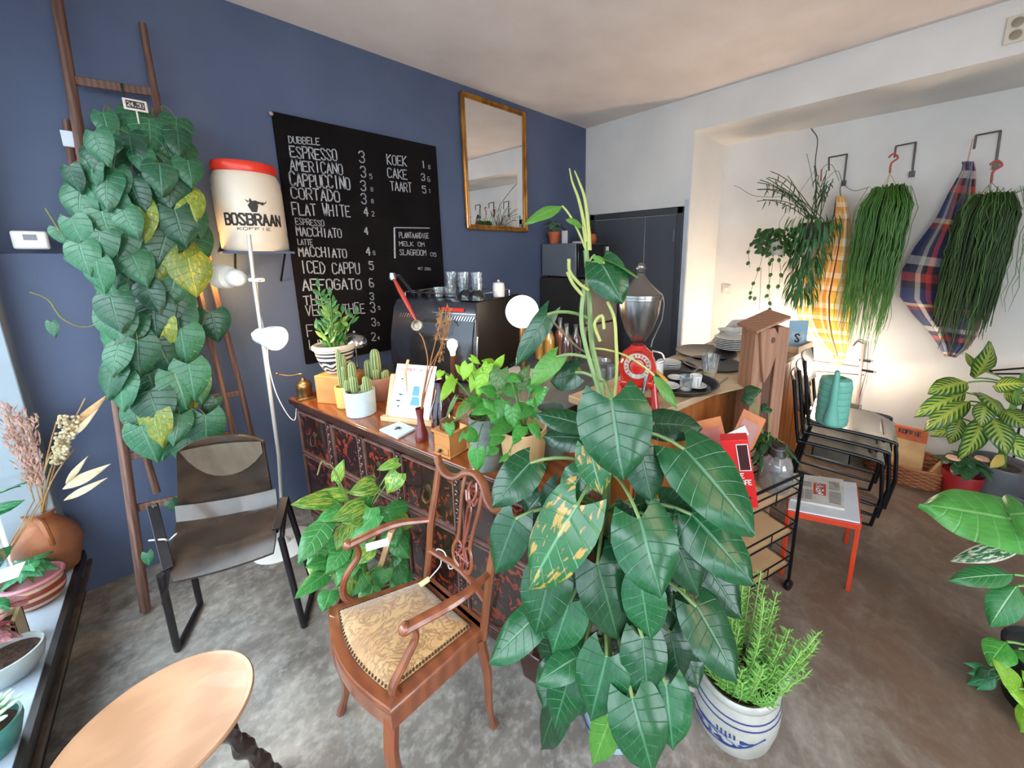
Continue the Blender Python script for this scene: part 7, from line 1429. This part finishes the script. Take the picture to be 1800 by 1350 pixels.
# ------------------------------------------------------------------ big philodendron
lm_p1 = leafmat('philodendron_leaf', '1f5c30', '194a28', '7ab088', 7, 1.5, rough=.24, veinw=.05, veins=.28); lm_p2 = leafmat('philodendron_dark_leaf', '1d4c2a', '153c20', '6fa070', 7, 1.5, rough=.26, veinw=.05, veins=.25); lm_p3 = leafmat('browned_philodendron_leaf', '22602f', '1c5028', '8fc090', 7, 1.5, var=.32, vcol='a8843c', vns=(2.5, 4, 1), rough=.28, veins=.4); lm_p4 = leafmat('young_philodendron_leaf', '5f9a3a', '4f8a34', 'a8cc68', 7, 1.5, rough=.35, translu=.3, veins=.4)
PB = oz(1065, 1290, 0); PB = V((.83, .585, 0)); ph = thing('giant_philodendron', 'huge climbing philodendron with glossy dark heart leaves filling the foreground', 'potted plant', PB)
m_blw = mat('blue_white_glaze', '8fa0b8', .3, c2='c0c8d0', ns=4); B().lathe(PB, [(0, 0), (.09, 0), (.10, .01), (.118, .12), (.118, .19), (.114, .2), (.106, .19), (.10, .05), (0, .16)], 36).build('pot', m_blw, ph)
for z_ in (.05, .15, .175): B().lathe(PB+V((0, 0, z_)), [(.102+.16*min(z_, .12)*.94, 0), (.104+.16*min(z_, .12)*.94, .004), (.102+.16*min(z_, .12)*.94, .009)], 36).build('blue_band', mat('cobalt_glaze', '24346e', .3) if z_ == .05 else bpy.data.materials['cobalt_glaze'], ph)
B().lathe(PB+V((0, 0, .165)), [(.05, .008), (.106, .002)], 16).build('soil', m_soil, ph)
h = .955; poleT = od(1052, 855, h+.03); m_coir = mat('coir_pole', '8a5a34', .95, c2='4a2c1a', ns=40, bump=1, bs=60, contrast=1.)
B().tube([PB+V((0, 0, .16)), PB.lerp(poleT, .5)+V((0, 0, .02)), poleT, poleT+V((0, 0, .06))], .024, 12).build('coir_pole', m_coir, ph)
m_ps = mat('philodendron_stem', '56743c', .45, c2='768a54', ns=9); m_pss = mat('pale_sheath', 'a0a055', .5, c2='86924c', ns=9)
sA = spl([PB+V((0, .02, .16)), od(1060, 1050, h), od(1065, 900, h+.01), od(1068, 760, h+.02), od(1055, 670, h+.03), od(1040, 600, h+.03), od(1036, 520, h+.04), od(1030, 440, h+.05)], 6); B().tube(sA, [.012]*20+[.0072]*(len(sA)-20), 8).build('main_stem', m_ps, ph)
sB = spl([od(1068, 760, h+.02), od(1050, 680, h), od(1030, 610, h), od(1022, 560, h+.01), od(1027, 500, h+.02)], 6); B().tube(sB, .006, 8).build('main_stem', m_ps, ph)
for pts, r0 in (([(1036, 440), (1034, 400), (1028, 350), (1018, 320), (1010, 300)], .0065), ([(1030, 425), (1026, 390), (1017, 350), (1006, 320), (1001, 296)], .006)): P_ = spl([od(*q_, h+.05) for q_ in pts], 5); B().tube(P_, [r0*(1-.8*i/len(P_)) for i in range(len(P_))], 8).build('new_sheath', m_pss, ph)
for pts in ([(1085, 640), (1083, 600), (1080, 560), (1068, 530)], [(1083, 600), (1084, 650), (1080, 700)], [(1035, 510), (1020, 500), (1002, 478), (1000, 455)], [(1025, 520), (1008, 500), (997, 478)], [(1055, 600), (1045, 570), (1058, 555), (1062, 578)]): P_ = spl([od(*q_, h+.01) for q_ in pts], 5); B().tube(P_, .0045, 8).build('aerial_root', m_pss, ph)
a_, b2, c2_, d2 = lm_p1, lm_p2, lm_p3, lm_p4
hubs = [p_ for p_ in sA[::3]]
big = [((1074, 702), (1096, 846), 116, .80, .72, a_), ((1203, 790), (1336, 935), 104, .86, .78, a_), ((1216, 905), (1330, 1027), 84, .86, .80, a_), ((1124, 912), (1166, 1057), 102, .78, .70, a_), ((1015, 888), (918, 1040), 104, .80, .74, c2_), ((932, 814), (864, 888), 62, .90, .84, a_), ((906, 912), (864, 1014), 66, .88, .84, a_), ((1037, 790), (1058, 874), 54, .84, .80, c2_), ((1128, 800), (1147, 886), 60, .84, .80, b2), ((1150, 745), (1235, 748), 52, .95, .95, b2), ((1018, 745), (940, 722), 40, .98, 1.0, b2), ((1020, 770), (952, 765), 44, 1.0, 1.02, b2),
       ((1178, 930), (1233, 1054), 66, .83, .78, b2), ((1236, 985), (1312, 1094), 62, .88, .85, b2), ((1224, 1066), (1304, 1200), 76, .80, .74, b2), ((1180, 1072), (1238, 1168), 62, .84, .80, b2), ((968, 1000), (938, 1126), 80, .80, .74, a_), ((1002, 1058), (966, 1154), 72, .78, .74, a_), ((945, 1082), (853, 1163), 60, .84, .80, a_), ((1024, 1150), (942, 1198), 46, .76, .72, a_), ((1050, 992), (1092, 1138), 80, .78, .72, b2), ((1128, 1030), (1143, 1134), 70, .76, .72, a_), ((1066, 1155), (1034, 1278), 84, .72, .66, a_), ((1130, 1122), (1141, 1240), 74, .74, .68, a_), ((1002, 1188), (969, 1292), 62, .74, .70, a_), ((1172, 1205), (1184, 1328), 72, .72, .66, a_), ((1112, 1228), (1152, 1376), 90, .68, .62, a_), ((1080, 1240), (1036, 1362), 52, .68, .64, d2),
       ((1178, 1112), (1202, 1212), 56, .80, .76, b2), ((1075, 1175), (1098, 1240), 50, .78, .75, b2), ((1022, 832), (990, 880), 52, .88, .85, a_), ((1202, 1140), (1230, 1215), 48, .84, .80, b2), ((1160, 900), (1130, 960), 60, .90, .88, b2), ((1100, 1080), (1060, 1150), 60, .84, .82, b2), ((980, 880), (1000, 960), 60, .92, .90, b2), ((1040, 1010), (1010, 1090), 60, .86, .84, b2), ((1160, 880), (1230, 905), 50, .92, .90, b2), ((950, 870), (920, 905), 56, .94, .92, b2), ((1010, 930), (985, 1010), 56, .88, .86, b2), ((1150, 1160), (1175, 1220), 50, .84, .8, b2), ((1020, 1210), (1000, 1260), 44, .8, .78, b2),
       ((1056, 462), (1094, 528), 62, h+.02, h-.03, a_, (-.8, -.7, .35)), ((962, 553), (904, 643), 34, h+.02, h-.02, a_), ((978, 628), (930, 676), 34, h+.06, h+.04, d2), ((1012, 655), (962, 668), 50, h+.06, h+.10, b2)]
big = [(a, c, w*1.16, *r) for a, c, w, *r in big]
random.seed(77)
for _ in range(26):
    y_ = rnd(860, 1230); x_ = 1070+rnd(-110, 110); s_ = 1 if x_ > 1070 else -1; big.append(((x_, y_), (x_+s_*rnd(10, 50), y_+rnd(70, 110)), rnd(52, 70), rnd(.86, .95), rnd(.84, .92), b2))
leaves(ph, big, None, m_ps, .0045, 71, shape='broad', fold=.17, droop=.13, wave=.028, hubs=hubs, nu=14, nv=8, lobe=.24)
leaves(ph, [((1046, 448), (1126, 474), 22, h+.04, h, d2, (0, 0, 1)), ((988, 362), (923, 384), 26, h+.05, h, d2, (-.6, -.6, .6)), ((1024, 398), (1000, 382), 18, h+.04, h, d2), ((1150, 660), (1196, 716), 24, h+.02, h, d2), ((1062, 462), (1042, 448), 14, h, h, d2)], None, m_pss, .003, 72, shape='oval', hubs=[sA[-1], sA[-3], sA[-6], sA[-9], sA[-14]], nu=10)
B().tube(spl([od(962, 553, h+.02), od(985, 580, h+.02), od(1015, 610, h+.02), od(1036, 622, h+.02)], 5), .003, 6).build('petiole', mat('brown_petiole', '5c4a30', .6), ph)

# ------------------------------------------------------------------ salt glazed crock with rosemary
RCk = oz(1312, 1292, 0); RCk = V((RCk.x+.03, RCk.y+.04, 0)); RCk = V((1.115, .30, 0)); ck = thing('rosemary_crock', 'grey stoneware crock with cobalt decoration planted with rosemary', 'potted plant', RCk)
m_ckg = mat('grey_salt_glaze', 'a39f97', .35, c2='918d85', ns=9, bump=.08, bs=80, coat=.3); m_cob = mat('cobalt_brushwork', '1f2f66', .35, coat=.3)
cr0 = .128
cprof = [(0, 0), (cr0*.88, 0), (cr0*.96, .02), (cr0*1.06, .08), (cr0*1.08, .13), (cr0*1.02, .175), (cr0*.97, .19), (cr0*1.03, .20), (cr0*1.04, .215), (cr0*.98, .222), (cr0*.9, .215), (cr0*.88, .19), (0, .188)]
B().lathe(RCk, cprof, 44).build('pot', m_ckg, ck, ang=60); B().lathe(RCk+V((0, 0, .188)), [(.03, .01), (cr0*.88, .004)], 20).build('soil', m_soil, ck)
def crd(z):
    for (r0, z0), (r1, z1) in zip(cprof[1:], cprof[2:]):
        if z0 <= z <= z1 and z1 > z0: return r0+(r1-r0)*(z-z0)/(z1-z0)
    return cr0
for z_ in (.165, .145): B().lathe(RCk, [(crd(z_-.0025)+.0008, z_-.0025), (crd(z_)+.0016, z_), (crd(z_+.0025)+.0008, z_+.0025)], 44).build('cobalt_band', m_cob, ck)
va_ = atan2(-RCk.y, -RCk.x)
def cf(u, v): a = va_+.55-u*.01; z_ = v*.001; r_ = crd(z_)+.0014; return RCk+V((cos(a)*r_, sin(a)*r_, z_))
m_b = B()
for ol in ([(10, 98), (30, 108), (55, 104), (80, 92), (60, 88), (30, 92)], [(50, 88), (80, 82), (92, 66), (70, 60), (50, 66), (40, 78)], [(98, 84), (128, 82), (142, 74), (130, 60), (106, 58), (94, 66)], [(0, 100), (10, 104), (40, 84), (30, 80)]):
    m_b.face([m_b.add(cf(*q_)) for q_ in ol])
for k in range(5):
    x_ = 44+k*9; m_b.face([m_b.add(cf(*q_)) for q_ in ((x_, 100), (x_+4, 100), (x_+5, 118), (x_+1, 118))])
m_b.build('painted_bird', m_cob, ck, smooth=False, rec=False)
for pts in ([(-20, 118), (20, 88), (60, 62), (110, 52), (150, 54)], [(60, 96), (100, 98), (125, 96)], [(80, 88), (120, 92), (155, 98)]): B().tube(spl([cf(*q_) for q_ in pts], 5), .0022, 6).build('painted_line', m_cob, ck)
for sg in (-1, 1):
    sd = RT*sg; P = RCk+sd*cr0*1.06+V((0, 0, .15)); B().tube(spl([P+V((0, 0, .03))-sd*.01, P+sd*.028+V((0, 0, .02)), P+sd*.03+V((0, 0, -.015)), P-sd*.004+V((0, 0, -.035))], 5), .011, 8).build('handle', m_ckg, ck)
    B().ball(P+sd*.036+V((0, 0, .01)), .007, 8, 6).build('blue_spot', m_cob, ck)
m_ros = mat('rosemary_green', '6aa03a', .55, c2='4a8430', ns=12, contrast=1.); m_rst = mat('rosemary_stem', '8fae5a', .6)
random.seed(81)
for i in range(78):
    a = rnd(0, 6.28); q = sqrt(rnd(0, 1)); b0 = RCk+V((cos(a)*.09*q, sin(a)*.09*q, .19)); L_ = rnd(.16, .33)*(1.15-.35*q); tp = b0+V((cos(a)*.11*q+rnd(-.02, .02), sin(a)*.11*q+rnd(-.02, .02), L_)); pts = bez(b0, b0.lerp(tp, .5)+V((cos(a)*.02, sin(a)*.02, 0)), tp, 10)
    s_ = B().tube(pts, .0022, 5).build('sprig_stem', m_rst, ck); b = B()
    for k in range(42):
        t_ = .08+.92*k/42; P = pts[0].lerp(pts[-1], t_) if 0 else pts[min(9, int(t_*10))].lerp(pts[min(10, int(t_*10)+1)], t_*10-int(t_*10)); an = k*2.4; d_ = V((cos(an), sin(an), .75)); T_ = P+d_*rnd(.020, .030)*(1.1-.4*t_)
        b.leaf(P, T_, .0042, (-.6, -.6, .6), 'lance', 0, .05, 0, 2, 2)
    b.nosharp = 1; stuff(b.build('needles', m_ros, s_, rec=False, org=ORG[ck.name]))
